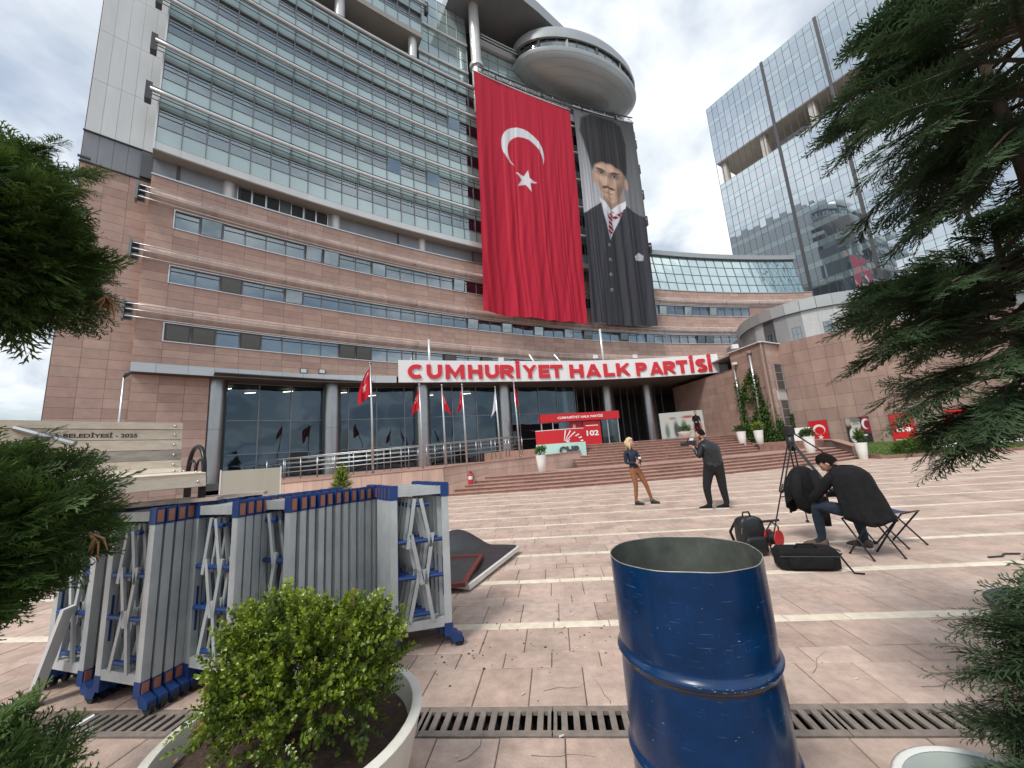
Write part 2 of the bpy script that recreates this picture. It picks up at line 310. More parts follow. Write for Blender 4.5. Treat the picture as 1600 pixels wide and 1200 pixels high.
class MB:
    def __init__(s): s.v = []; s.f = []; s.m = []; s.cur = 0
    def mi(s, i): s.cur = i; return s
    def add(s, vs, fs):
        b = len(s.v); s.v.extend([tuple(p) for p in vs]); s.f.extend([tuple(i + b for i in f) for f in fs]); s.m.extend([s.cur] * len(fs)); return s
    def box(s, c, d, M=None):
        x, y, z = d[0] / 2, d[1] / 2, d[2] / 2
        P = [Vector((c[0] + i * x, c[1] + j * y, c[2] + k * z)) for k in (-1, 1) for j in (-1, 1) for i in (-1, 1)]
        if M is not None: P = [M @ p for p in P]
        return s.add(P, [(0, 2, 3, 1), (4, 5, 7, 6), (0, 1, 5, 4), (2, 6, 7, 3), (0, 4, 6, 2), (1, 3, 7, 5)])
    def bar(s, a, b, w, h=None, up=(0, 0, 1)):
        a, b = Vector(a), Vector(b); h = h or w; d = b - a; l = d.length
        if l < 1e-6: return s
        x = d / l; u = Vector(up)
        if abs(x.dot(u)) > 0.98: u = Vector((0, 1, 0))
        y = u.cross(x).normalized(); z = x.cross(y)
        M = Matrix(((x.x, y.x, z.x, a.x), (x.y, y.y, z.y, a.y), (x.z, y.z, z.z, a.z), (0, 0, 0, 1)))
        return s.box((l / 2, 0, 0), (l, w, h), M)
    def tube(s, pts, r, n=8, cap=True, closed=False):
        pts = [Vector(p) for p in pts]; k = len(pts); rr = r if isinstance(r, (list, tuple)) else [r] * k
        b = len(s.v); prev = None
        for i, p in enumerate(pts):
            if closed: d = pts[(i + 1) % k] - pts[i - 1]
            else: d = pts[min(i + 1, k - 1)] - pts[max(i - 1, 0)]
            d.normalize()
            if prev is None:
                u = Vector((0, 0, 1)) if abs(d.z) < 0.9 else Vector((0, 1, 0)); a = d.cross(u).normalized()
            else:
                a = prev - d * prev.dot(d)
                a = a.normalized() if a.length > 1e-6 else d.orthogonal().normalized()
            prev = a; c = d.cross(a)
            for j in range(n):
                t = 2 * math.pi * j / n; q = p + (a * math.cos(t) + c * math.sin(t)) * rr[i]; s.v.append(tuple(q))
        for i in range(k if closed else k - 1):
            i2 = (i + 1) % k
            for j in range(n):
                j2 = (j + 1) % n; s.f.append((b + i * n + j, b + i * n + j2, b + i2 * n + j2, b + i2 * n + j)); s.m.append(s.cur)
        if cap and not closed:
            s.f.append(tuple(b + j for j in range(n))[::-1]); s.m.append(s.cur)
            s.f.append(tuple(b + (k - 1) * n + j for j in range(n))); s.m.append(s.cur)
        return s
    def lathe(s, prof, c=(0, 0, 0), n=24, sx=1.0, sy=1.0, close=False):
        b = len(s.v)
        for (r, z) in prof:
            for j in range(n):
                t = 2 * math.pi * j / n; s.v.append((c[0] + r * sx * math.cos(t), c[1] + r * sy * math.sin(t), c[2] + z))
        for i in range(len(prof) - 1):
            for j in range(n):
                j2 = (j + 1) % n; s.f.append((b + i * n + j, b + i * n + j2, b + (i + 1) * n + j2, b + (i + 1) * n + j)); s.m.append(s.cur)
        if close:
            s.f.append(tuple(b + j for j in range(n))[::-1]); s.m.append(s.cur)
            q = b + (len(prof) - 1) * n; s.f.append(tuple(q + j for j in range(n))); s.m.append(s.cur)
        return s
    def prism(s, poly, z0, z1):
        n = len(poly); vs = [(p[0], p[1], z0) for p in poly] + [(p[0], p[1], z1) for p in poly]
        fs = [tuple(range(n))[::-1], tuple(range(n, 2 * n))] + [(i, (i + 1) % n, n + (i + 1) % n, n + i) for i in range(n)]
        return s.add(vs, fs)
    def ball(s, c, r, n=10, m=7, M=None):
        P = []; F = []
        rx, ry, rz = (r, r, r) if not isinstance(r, (tuple, list)) else r
        for i in range(m + 1):
            a = math.pi * i / m
            for j in range(n):
                t = 2 * math.pi * j / n; p = Vector((rx * math.sin(a) * math.cos(t), ry * math.sin(a) * math.sin(t), rz * math.cos(a)))
                if M is not None: p = M @ p
                P.append(p + Vector(c))
        for i in range(m):
            for j in range(n): F.append((i * n + j, (i + 1) * n + j, (i + 1) * n + (j + 1) % n, i * n + (j + 1) % n))
        return s.add(P, F)
    def mesh(s, name, mats, smooth=False, shift=None):
        me = bpy.data.meshes.new(name)
        vs = s.v if shift is None else [(p[0] - shift[0], p[1] - shift[1], p[2] - shift[2]) for p in s.v]
        me.from_pydata(vs, [], s.f)
        for mm in (mats if isinstance(mats, (list, tuple)) else [mats]): me.materials.append(MATS[mm])
        if isinstance(mats, (list, tuple)) and len(mats) > 1: me.polygons.foreach_set('material_index', s.m)
        if smooth:
            me.polygons.foreach_set('use_smooth', [True] * len(me.polygons))
            if smooth is not True: me.set_sharp_from_angle(angle=R_(smooth))
        return me
    def build(s, name, mats, parent=None, smooth=False, label=None, cat=None, group=None, kind=None):
        """vertices are world coordinates (or local ones under a rotated parent)"""
        if parent is None:
            a = np.array(s.v); o = ((a[:, 0].min() + a[:, 0].max()) / 2, (a[:, 1].min() + a[:, 1].max()) / 2, a[:, 2].min())
            ob = mesh_obj(name, s.mesh(name, mats, smooth, o)); ob.location = o; ORIG[ob.name] = Vector(o)
        else:
            r = root_of(parent); sh = ORIG.get(r.name) if not r.get('_local') else None
            ob = mesh_obj(name, s.mesh(name, mats, smooth, sh), parent)
        return tag(ob, label, cat, group, kind)
def np_mesh(name, V, F, mats, smooth=False, midx=None, attrs=None):
    """fast mesh from numpy arrays; F is (n,3) or (n,4)"""
    me = bpy.data.meshes.new(name); k = F.shape[1]
    me.vertices.add(len(V)); me.vertices.foreach_set('co', np.ascontiguousarray(V, dtype=np.float32).ravel())
    me.loops.add(F.size); me.loops.foreach_set('vertex_index', np.ascontiguousarray(F, dtype=np.int32).ravel())
    me.polygons.add(len(F)); me.polygons.foreach_set('loop_start', np.arange(0, F.size, k, dtype=np.int32))
    try: me.polygons.foreach_set('loop_total', np.full(len(F), k, dtype=np.int32))
    except Exception: pass
    for mm in (mats if isinstance(mats, (list, tuple)) else [mats]): me.materials.append(MATS[mm])
    if midx is not None: me.polygons.foreach_set('material_index', np.asarray(midx, dtype=np.int32))
    if smooth: me.polygons.foreach_set('use_smooth', np.ones(len(F), dtype=bool))
    for an, arr in (attrs or {}).items():
        if arr.ndim == 2:
            a = me.color_attributes.new(an, 'FLOAT_COLOR', 'POINT'); c = np.ones((len(V), 4), dtype=np.float32); c[:, :3] = arr; a.data.foreach_set('color', c.ravel())
        else:
            a = me.attributes.new(an, 'FLOAT', 'POINT'); a.data.foreach_set('value', arr.astype(np.float32))
    me.update(calc_edges=True); me.validate()
    return me
_TXT = {}
def text_mesh(s, size, ext, matname, bold=0.0, width=None, height=None, spacing=1.0):
    """flat lettering standing in the XZ plane, centred on its foot, facing -Y"""
    cu = bpy.data.curves.new('lettering', 'FONT'); cu.body = s; cu.size = size; cu.offset = bold; cu.extrude = ext / 2
    cu.align_x = 'CENTER'; cu.space_character = spacing; cu.resolution_u = 4
    ob = bpy.data.objects.new('lettering', cu); COL.objects.link(ob)
    dg = bpy.context.evaluated_depsgraph_get(); me = bpy.data.meshes.new_from_object(ob.evaluated_get(dg))
    bpy.data.objects.remove(ob); bpy.data.curves.remove(cu)
    co = np.empty(len(me.vertices) * 3, dtype=np.float32); me.vertices.foreach_get('co', co); co = co.reshape(-1, 3)
    x0, x1, y0, y1 = co[:, 0].min(), co[:, 0].max(), co[:, 1].min(), co[:, 1].max()
    sx = width / (x1 - x0) if width else 1.0; sy = height / (y1 - y0) if height else 1.0
    P = np.stack([(co[:, 0] - (x0 + x1) / 2) * sx, -co[:, 2], (co[:, 1] - y0) * sy], 1)
    me.vertices.foreach_set('co', P.astype(np.float32).ravel()); me.materials.clear(); me.materials.append(MATS[matname]); me.update()
    return me
def frame_at(p, xdir, up=(0, 0, 1)):
    """matrix whose X runs along xdir, Z up; its -Y looks to the viewer's side"""
    x = Vector(xdir).normalized(); z = Vector(up); y = z.cross(x).normalized(); z = x.cross(y)
    return Matrix(((x.x, y.x, z.x, p[0]), (x.y, y.y, z.y, p[1]), (x.z, y.z, z.z, p[2]), (0, 0, 0, 1)))
# ================================================================== SETTING: ground, paving, drain, steps
PA = R_(5.5)
def uv2w(u, v, z=0.0): return Vector((u * math.cos(PA) + v * math.sin(PA), -u * math.sin(PA) + v * math.cos(PA), z))
def inner(me_name, verts, faces, mats): pass
# ground: one sheet to the horizon with the drain trench cut out of it
g = MB(); ZG = -0.010
U0_, U1_, V0_, V1_ = -3.2, 6.5, 2.375, 2.585; B = 1500
def rect(u0, u1, v0, v1, z): 
    g.add([uv2w(u0, v0, z), uv2w(u1, v0, z), uv2w(u1, v1, z), uv2w(u0, v1, z)], [(0, 1, 2, 3)])
rect(-B, B, -B, V0_, ZG); rect(-B, B, V1_, B, ZG); rect(-B, U0_, V0_, V1_, ZG); rect(U1_, B, V0_, V1_, ZG)
g.build('ground', 'paving_joint', kind='structure')
# paving slabs: pattern of rows repeated every 1.12 m, a cream strip closing each repeat
pav = thing('plaza_paving', None, None, (0, 2.0, 0), kind='structure')
def slab_mesh(du, dv, h=0.03):
    b = MB(); e = 0.004
    x, y = du / 2, dv / 2
    top = [(-x + e, -y + e, 0), (x - e, -y + e, 0), (x - e, y - e, 0), (-x + e, y - e, 0)]
    low = [(-x, -y, -e), (x, -y, -e), (x, y, -e), (-x, y, -e)]; bot = [(-x, -y, -h), (x, -y, -h), (x, y, -h), (-x, y, -h)]
    b.add(top + low + bot, [(0, 1, 2, 3)] + [(4 + i, 4 + (i + 1) % 4, (i + 1) % 4, i) for i in range(4)] + [(8 + i, 8 + (i + 1) % 4, 4 + (i + 1) % 4, 4 + i) for i in range(4)])
    return b
rows = [(1.20, 1.64, 'p'), (1.65, 2.10, 'p'), (2.11, 2.345, 'p')]
v = 2.612
k = 0
while v < 21.5:
    for h, kd in ((0.42, 'p'), (0.21, 'p'), (0.41, 'p'), (0.12, 'c')):
        if k > 0 or True: rows.append((v, v + h - 0.006, kd))
        v += h
    k += 1
pieces = []
for ri, (v0, v1, kd) in enumerate(rows):
    L0 = 0.35 if kd == 'p' else 0.48
    off = (ri * 0.137) % L0
    umin, umax = -9.0 - v0 * 0.6, 5.0 + v0 * 1.55
    u = math.floor(umin / L0) * L0 + off
    while u < umax:
        l = L0 * random.choice((1, 1, 1, 1, 2 if v0 > 3.2 and kd == 'p' else 1))
        c = uv2w(u + l / 2, (v0 + v1) / 2)
        # stop at the steps and lawn
        r = math.hypot(c.x + 0.5, c.y - 53.5)
        if r > 37.6 and not (c.x > 17.72 and c.y > 19.15 - 0.118 * (c.x - 18.0)):
            pieces.append((c, l - 0.006, v1 - v0, kd, u))
        u += l
def shown(p):
    c = p[0]; q = Vector((c.x, c.y, -CAM_H)); z = q.dot(_F)
    if z < 0.2: return 0
    x, y = 384 * q.dot(_R) / z, 384 * q.dot(_U) / z
    if abs(x) > 520 or abs(y) > 400: return 0
    return p[1] * p[2] / z ** 3
pieces.sort(key=shown, reverse=True)
near = [p for p in pieces[:300]]; rest = pieces[300:]
cache = {}
for c, l, d, kd, u in near:
    key = (round(l, 3), round(d, 3), kd)
    if key not in cache: cache[key] = slab_mesh(l, d).mesh('paving_slab', 'paving' if kd == 'p' else 'cream_paving')
    M = Matrix.Translation((c.x - 0, c.y - 2.0, random.uniform(-0.0018, 0.0018))) @ Matrix.Rotation(-PA, 4, 'Z') @ Matrix.Rotation(random.uniform(-0.003, 0.003), 4, 'X') @ Matrix.Rotation(random.uniform(-0.003, 0.003), 4, 'Y')
    mesh_obj('paving_slab' if kd == 'p' else 'cream_slab', cache[key], pav, M)
far = MB()
for c, l, d, kd, u in rest:
    far.mi(0 if kd == 'p' else 1)
    z = random.uniform(-0.002, 0.002); ux = Vector((math.cos(PA), -math.sin(PA), 0)) * l / 2; vy = Vector((math.sin(PA), math.cos(PA), 0)) * d / 2
    P = [Vector((c.x, c.y, z)) + s1 * ux + s2 * vy for s1, s2 in ((-1, -1), (1, -1), (1, 1), (-1, 1))]
    Q = [p + Vector((0, 0, -0.02)) for p in P]
    far.add(P + Q, [(0, 1, 2, 3)] + [(4 + i, 4 + (i + 1) % 4, (i + 1) % 4, i) for i in range(4)])
far.build('far_paving', ['paving', 'cream_paving'], pav, kind='stuff')

# drain: trench, and cast gratings one after another
tr = MB()
for (a, b_) in (((U0_, V0_), (U1_, V0_)), ((U0_, V1_), (U1_, V1_))):
    p, q = uv2w(*a), uv2w(*b_)
    tr.add([p + Vector((0, 0, ZG)), q + Vector((0, 0, ZG)), q + Vector((0, 0, -0.3)), p + Vector((0, 0, -0.3))], [(0, 1, 2, 3)])
tr.add([uv2w(U0_, V0_, -0.3), uv2w(U1_, V0_, -0.3), uv2w(U1_, V1_, -0.3), uv2w(U0_, V1_, -0.3)], [(0, 1, 2, 3)])
tr.build('drain_channel', 'pit', kind='structure')
GL = 0.75
def grate():
    t = thing('drain_grate', 'x', 'drain grate', (0, 0, 0)); t['_local'] = 1
    w = 0.244; b = MB()
    for s in (-1, 1):
        b.box((0, s * (w / 2 - 0.022), -0.012), (GL - 0.006, 0.044, 0.022))
    b.build('rim', 'cast_iron', t)
    n = 11; p = GL / n
    bar = MB(); bar.box((0, 0, -0.008), (p * 0.50, w - 0.088, 0.014)); me = bar.mesh('bar', 'cast_iron')
    for i in range(n + 1):
        x = -GL / 2 + i * p
        if i == 0: x += p * 0.14
        if i == n: x -= p * 0.14
        mesh_obj('bar', me, t, Matrix.Translation((x, 0, 0)))
    return t
g0 = grate(); first = True
glabels = ['leftmost iron drain grate, under the white board and the conifer', 'iron drain grate beneath the leaning grey barrier stacks, left of the white planter', 'iron drain grate just behind the white planter of leafy box', 'slotted iron drain grate between the white planter and the blue drum', 'slotted iron drain grate partly behind the blue drum', 'slotted iron drain grate right behind the blue drum', 'slotted iron drain grate just right of the blue drum', 'rightmost slotted iron drain grate beside the dark conifer']
for i, u in enumerate([-2.77 + GL * j for j in range(8)]):
    o = g0 if i == 0 else copy_tree(g0)
    o.location = uv2w(u, 2.48, 0.001); o.rotation_euler = (0, 0, -PA); o['label'] = glabels[i]; o['group'] = 'drain gratings in a row'

# steps: concentric arcs bulging towards the plaza
SC = Vector((-0.5, 53.5)); 
def sarc(x, r): return SC.y - math.sqrt(max(r * r - (x - SC.x) ** 2, 0.01))
steps = thing('entrance_steps', None, None, (5, 15.8, 0), kind='structure')
def step(r0, r1, z0, z1, xa, xb, blk=1.15, name='step'):
    """one step: tread blocks with a small nosing over a darker riser"""
    b = MB(); xs = np.arange(xa, xb + 1e-6, blk) ; jit = random.uniform(0, blk * 0.6)
    xs = [xa] + [x + jit for x in xs if xa < x + jit < xb - 0.2] + [xb]
    for i in range(len(xs) - 1):
        a, c = xs[i] + 0.004, xs[i + 1] - 0.004
        y0a, y0c, y1a, y1c = sarc(a, r0 + 0.02), sarc(c, r0 + 0.02), sarc(a, r1), sarc(c, r1)
        zz = z1 + random.uniform(-0.002, 0.002)
        b.mi(0); b.add([(a, y0a, zz - 0.035), (c, y0c, zz - 0.035), (c, y1c, zz - 0.035), (a, y1a, zz - 0.035), (a, y0a, zz), (c, y0c, zz), (c, y1c, zz), (a, y1a, zz)],
                       [(4, 5, 6, 7), (0, 1, 5, 4), (0, 4, 7, 3), (1, 2, 6, 5), (3, 2, 1, 0)])
        y2a, y2c = sarc(a, r0), sarc(c, r0)
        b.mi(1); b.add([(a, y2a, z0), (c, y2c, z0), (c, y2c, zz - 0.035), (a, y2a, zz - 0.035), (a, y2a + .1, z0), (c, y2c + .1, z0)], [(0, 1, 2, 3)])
        if i == len(xs) - 2: b.add([(c, y2c, 0), (c, y1c + .3, 0), (c, y1c + .3, zz - .04), (c, y2c, zz - .035)], [(0, 1, 2, 3)])
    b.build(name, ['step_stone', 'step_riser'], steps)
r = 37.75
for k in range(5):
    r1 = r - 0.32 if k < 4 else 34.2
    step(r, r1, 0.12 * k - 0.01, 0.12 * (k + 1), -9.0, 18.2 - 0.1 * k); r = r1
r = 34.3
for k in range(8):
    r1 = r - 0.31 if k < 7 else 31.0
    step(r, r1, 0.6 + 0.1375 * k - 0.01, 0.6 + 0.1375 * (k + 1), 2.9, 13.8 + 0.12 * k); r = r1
# platform in front of the doors, terrace behind the ramp wall
p = MB(); pts = [(x, sarc(x, 31.4)) for x in np.linspace(3.0, 15.0, 9)]
p.prism(pts + [(20.5, 34), (16.8, 47), (0.0, 40), (-3.0, 33), (1.0, 25)], 0.5, 1.697)
p.build('entrance_platform', 'step_stone', kind='structure')
p = MB(); p.prism([(-11.9, 17.75), (-3.0, 16.15), (-1.35, 17.4), (3.2, 20.6), (3.2, 25), (1, 27), (-3.0, 33), (-9.4, 27.5), (-16, 21.5)], 0.0, 1.02)
p.build('ramp_terrace', 'step_stone', kind='structure')

# ramp wall: stone-faced, its top climbing to the right
def stone_wall(t, segs, pw, ph, mname, pname='stone_panel', th=0.03):
    """segs: (p0, p1, zbase0, ztop0, zbase1, ztop1); faced with separate panels"""
    core = MB()
    for (a, b_, za, ta, zb, tb) in segs:
        a, b_ = Vector(a), Vector(b_); d = (b_ - a); l = d.length; x = d / l; nrm = Vector((x.y, -x.x))
        back = -nrm * 0.3
        P = [(a.x, a.y, za), (b_.x, b_.y, zb), (b_.x, b_.y, tb), (a.x, a.y, ta)]
        Q = [((Vector(p[:2]) + back).x, (Vector(p[:2]) + back).y, p[2]) for p in P]
        core.add(P + Q, [(0, 1, 2, 3), (7, 6, 5, 4), (3, 2, 6, 7), (0, 3, 7, 4), (1, 5, 6, 2)])
    c = core.build('wall_core', 'joint', t)
    for (a, b_, za, ta, zb, tb) in segs:
        a, b_ = Vector(a), Vector(b_); d = (b_ - a); l = d.length; x = d / l; nrm = Vector((x.y, -x.x))
        n = max(1, round(l / pw)); w = l / n; nr = max(1, round((ta - za) / ph))
        for i in range(n):
            for j in range(nr):
                s0, s1 = i * w + 0.006, (i + 1) * w - 0.006
                def zz(s, f): 
                    lo = za + (zb - za) * s / l; hi = ta + (tb - ta) * s / l; return lo + (hi - lo) * f
                f0, f1 = j / nr, (j + 1) / nr
                m = MB(); e = 0.005
                A = a + x * s0 + nrm * th; Bq = a + x * s1 + nrm * th
                m.add([(A.x, A.y, zz(s0, f0) + e), (Bq.x, Bq.y, zz(s1, f0) + e), (Bq.x, Bq.y, zz(s1, f1) - e), (A.x, A.y, zz(s0, f1) - e)] +
                      [(A.x - nrm.x * th, A.y - nrm.y * th, zz(s0, f0) + e), (Bq.x - nrm.x * th, Bq.y - nrm.y * th, zz(s1, f0) + e), (Bq.x - nrm.x * th, Bq.y - nrm.y * th, zz(s1, f1) - e), (A.x - nrm.x * th, A.y - nrm.y * th, zz(s0, f1) - e)],
                      [(0, 1, 2, 3), (0, 4, 5, 1), (3, 2, 6, 7), (0, 3, 7, 4), (1, 5, 6, 2)])
                m.build(pname, mname, t)
        cp = MB(); A = a - x * 0.02; Bq = b_ + x * 0.02
        for (u0, u1) in ((A, Bq),):
            P = [u0 + nrm * 0.06, u1 + nrm * 0.06, u1 - nrm * 0.34, u0 - nrm * 0.34]
            h = [ta, tb, tb, ta]
            cp.add([(p.x, p.y, hh + 0.003) for p, hh in zip(P, h)] + [(p.x, p.y, hh + 0.045) for p, hh in zip(P, h)], [(4, 5, 6, 7), (0, 1, 5, 4), (1, 2, 6, 5), (2, 3, 7, 6), (3, 0, 4, 7), (3, 2, 1, 0)])
        cp.build('coping', 'step_stone', t)
rw = thing('ramp_wall', 'low red stone wall edging the ramp left of the steps', 'wall', (-3, 16, 0))
stone_wall(rw, [((-12.0, 17.5), (-3.0, 15.9), 0.0, 0.86, 0.0, 1.13), ((-3.0, 15.9), (-1.3, 17.2), 0.05, 1.14, 0.5, 1.19), ((-1.3, 17.2), (3.3, 20.4), 0.55, 1.19, 0.6, 1.36)], 0.95, 0.42, 'stone_weathered')
# ramp railing
rl = thing('ramp_railing', 'long steel railing with four rails climbing the ramp before the lobby glass', 'railing', (-6, 19, 1))
RP = [Vector((-12.6, 19.6, 1.06)), Vector((-9.0, 19.3, 1.16)), Vector((-4.3, 19.8, 1.30)), (Vector((0.2, 22.2, 1.52)))]
def along(pts, n):
    L_ = [0]; 
    for i in range(len(pts) - 1): L_.append(L_[-1] + (pts[i + 1] - pts[i]).length)
    o = []
    for k in range(n + 1):
        s = L_[-1] * k / n; i = max(j for j in range(len(pts)) if L_[j] <= s + 1e-9); i = min(i, len(pts) - 2)
        o.append(pts[i].lerp(pts[i + 1], (s - L_[i]) / (L_[i + 1] - L_[i])))
    return o
for off in ((0, 0), (0.15, 1.3)):
    pp = [Vector((q.x + off[0], q.y + off[1], q.z)) for q in RP]
    for h in (0.95, 0.72, 0.5, 0.28):
        b = MB(); b.tube([q + Vector((0, 0, h)) for q in along(pp, 12)], 0.028 if h > 0.9 else 0.018, 6); b.build('rail', 'steel', rl, True)
    for q in along(pp, 15):
        b = MB(); b.tube([q - Vector((0, 0, 0.15)), q + Vector((0, 0, 0.95))], 0.025, 6); b.build('post', 'steel', rl, True)

# lawn with kerb right of the steps, flower bed, terrace under the round wall
lw = MB()
L1 = [(17.75, 19.6), (18.6, 18.9), (22, 18.2), (30, 17.2), (46, 15.6), (46, 30), (27, 26), (22.5, 26.5), (20.0, 28.0), (18.5, 26)]
def lawn_z(x, y): return 0.12 + max(0, min(0.62, (y - (18.9 - 0.115 * (x - 18.6)) - 0.6) * 0.10))
nu, nv = 60, 16; V = []; F = []
for i in range(nu + 1):
    for j in range(nv + 1):
        f = j / nv; x = 17.9 + 28 * (i / nu) ** 1.2; y0 = 19.35 - 0.118 * (x - 18.0); y1 = 27.0 - 0.1 * (x - 18.0); y = y0 + (y1 - y0) * f
        V.append((x, y, 0.13 + 0.065 * (y - y0) + 0.012 * math.sin(x * 3.1 + y * 2.3)))
for i in range(nu):
    for j in range(nv):
        a = i * (nv + 1) + j; F.append((a, a + nv + 1, a + nv + 2, a + 1))
lw.add(V, F); lw.build('lawn', 'lawn', smooth=True, kind='structure')
kb = MB()
for i in range(28):
    x0 = 17.7 + i; x1 = x0 + 0.985
    y0 = 19.30 - 0.118 * (x0 - 18.0); y1 = 19.30 - 0.118 * (x1 - 18.0)
    kb.add([(x0, y0 - .12, -.01), (x1, y1 - .12, -.01), (x1, y1 + .04, -.01), (x0, y0 + .04, -.01), (x0, y0 - .12, .14), (x1, y1 - .12, .14), (x1, y1 + .04, .14), (x0, y0 + .04, .14)], [(4, 5, 6, 7), (0, 1, 5, 4), (1, 2, 6, 5), (3, 7, 6, 2), (0, 4, 7, 3)])
for (a_, c_) in (((17.70, 19.22), (17.78, 20.0)), ((17.78, 20.0), (17.86, 20.75))): kb.bar((a_[0], a_[1], 0.10), (c_[0], c_[1], 0.10), 0.16, 0.24)
kb.build('lawn_kerb', 'step_riser', kind='structure')
# blades of grass
nb = 16000; gx = RNG.uniform(18.0, 34, nb); y0 = 19.40 - 0.118 * (gx - 18.0); gy = y0 + RNG.uniform(0, 1, nb) ** 1.4 * 7.2
gz = 0.13 + 0.065 * (gy - y0); hh = RNG.uniform(0.05, 0.11, nb); th = RNG.uniform(0, math.pi, nb); ww = 0.014
V = np.zeros((nb, 3, 3)); V[:, 0] = np.stack([gx - ww * np.cos(th), gy - ww * np.sin(th), gz - .01], 1); V[:, 1] = np.stack([gx + ww * np.cos(th), gy + ww * np.sin(th), gz - .01], 1)
V[:, 2] = np.stack([gx + RNG.normal(0, .02, nb), gy + RNG.normal(0, .02, nb), gz + hh], 1)
me = np_mesh('grass', V.reshape(-1, 3), np.arange(nb * 3).reshape(-1, 3), 'pot_leaf', attrs={'tip': np.tile([0.2, 0.2, 0.7], nb)})
tag(mesh_obj('grass', me), 'short green grass on the bank below the round wall', 'grass', kind='stuff')
# flower bed: dark soil with the white script
bed = thing('flower_bed', 'dark soil bed in the lawn with a white cut-out signature', 'flower bed', (22.5, 20.6, 0.2))
b = MB(); nb = 26; top = []; bot = []
bd = lambda x: 19.35 - 0.118 * (x - 18.0)
for i in range(nb + 1):
    x = 19.9 + 9.0 * i / nb; w = 1.0 * math.sin(math.pi * min(1, max(0.02, i / nb))) ** 0.4
    for s in (-1, 1):
        y = bd(x) + 1.95 + s * w; (top if s > 0 else bot).append((x, y, 0.13 + 0.065 * (y - bd(x)) + 0.035))
b.add(bot + top, [(i, i + 1, nb + 2 + i, nb + 1 + i) for i in range(nb)]); b.build('soil', 'soil', bed)
def on_bed(s, h): 
    x = 21.0 + s; y = bd(x) + 1.6 + h * 1.1; return Vector((x, y, 0.13 + 0.065 * (y - bd(x)) + 0.09))
strokes = [[(-0.5, 0.0), (-0.2, .35), (0.0, .05)], [(-.9, .1), (-.7, .5)], [(0.0, 0.0), (0.6, -.15), (1.3, -.25)],
           [(1.7, .1), (1.9, .55), (2.5, .65), (2.9, .35), (2.6, 0), (2.0, -.05), (1.75, .2)], [(2.7, .2), (3.1, .1), (3.25, .5), (3.35, .05), (3.6, .35), (3.75, .1), (4.1, .3)], [(3.3, .75), (4.3, .85)], [(4.1, .3), (4.25, .05), (4.5, .4), (4.8, .15), (5.2, .5), (5.3, .1)], [(4.6, .7), (5.5, .8), (6.2, .7)]]
for st in strokes:
    pts = [on_bed(*q) for q in st]; sm = []
    for i in range(len(pts) - 1):
        for f in (0, .25, .5, .75): 
            p0, p1, p2, p3 = pts[max(i - 1, 0)], pts[i], pts[i + 1], pts[min(i + 2, len(pts) - 1)]
            sm.append(0.5 * ((2 * p1) + (p2 - p0) * f + (2 * p0 - 5 * p1 + 4 * p2 - p3) * f * f + (3 * p1 - p0 - 3 * p2 + p3) * f ** 3))
    sm.append(pts[-1]); b = MB(); b.tube(sm, 0.055, 6); b.build('signature_stroke', 'signature_white', bed, True)
# low stone cheek wall at the right end of the steps
cw = thing('step_cheek_wall', 'low red stone cheek wall ending the steps beside the lawn', 'wall', (18.3, 22.5, 0))
stone_wall(cw, [((17.9, 20.6), (18.55, 22.6), 0.0, 0.62, 0.3, 0.95), ((18.55, 22.6), (18.9, 26.5), 0.3, 0.96, 0.5, 1.1)], 1.0, 0.45, 'stone_drum')
# raised bed between the upper steps and the round wall
p = MB(); p.prism([(14.1, sarc(14.1, 34.0)), (17.6, 23.0), (18.55, 23.4), (18.7, 29.0), (18.0, 31.0), (16.5, 31.5), (15.2, sarc(15.2, 31.5))], 0.55, 1.02)
p.build('raised_bed_terrace', 'step_riser', kind='structure')
# ================================================================== MAIN CURVED OFFICE BUILDING
C0 = Vector((50.0, -54.3))
def pp(phi, R, z=0.0): a = R_(phi); return Vector((C0.x + R * math.sin(a), C0.y + R * math.cos(a), z))
def pol(phi, R, z=0.0):
    a = R_(phi); P = pp(phi, R, z); return Matrix.Translation(P) @ Matrix.Rotation(-a, 4, 'Z')
RS, RT = 102.9, 102.4
BAY = 1.2; DPH = math.degrees(BAY / RS); PH0 = -43.5
hq = thing('office_building', 'curved office block of red stone below and teal glass floors above, with two giant banners', 'building', tuple(pp(-33, 103, 0)))
HO = ORIG[hq.name]; T0 = Matrix.Translation(-HO)
def put(name, me, phi, R, z, parent=None, extra=None):
    M = T0 @ pol(phi, R, z)
    if extra is not None: M = M @ extra
    return mesh_obj(name, me, parent or hq, M)
def arc_strip(b, ph0, ph1, prof, step=0.67, caps=True):
    """sweep a closed profile [(R, z)...] along the arc"""
    n = max(1, int(round(abs(ph1 - ph0) / step))); k = len(prof); base = len(b.v)
    for i in range(n + 1):
        ph = ph0 + (ph1 - ph0) * i / n
        for (r, z) in prof: b.v.append(tuple(pp(ph, r, z)))
    for i in range(n):
        for j in range(k):
            j2 = (j + 1) % k; b.f.append((base + i * k + j, base + (i + 1) * k + j, base + (i + 1) * k + j2, base + i * k + j2)); b.m.append(b.cur)
    if caps:
        b.f.append(tuple(base + j for j in range(k))); b.m.append(b.cur); b.f.append(tuple(base + n * k + j for j in range(k))[::-1]); b.m.append(b.cur)
    return b
def arc_box(b, ph0, ph1, r0, r1, z0, z1, step=0.67): return arc_strip(b, ph0, ph1, [(r0, z0), (r1, z0), (r1, z1), (r0, z1)], step)
def arc_tube(b, ph0, ph1, R, z, r, n=6, step=0.67):
    m = max(2, int(round((ph1 - ph0) / step))); b.tube([pp(ph0 + (ph1 - ph0) * i / m, R, z) for i in range(m + 1)], r, n); return b
NB = 57
PHE = PH0 + NB * DPH           # right end of the stone wing
NT = 37                        # bays of the glass floors
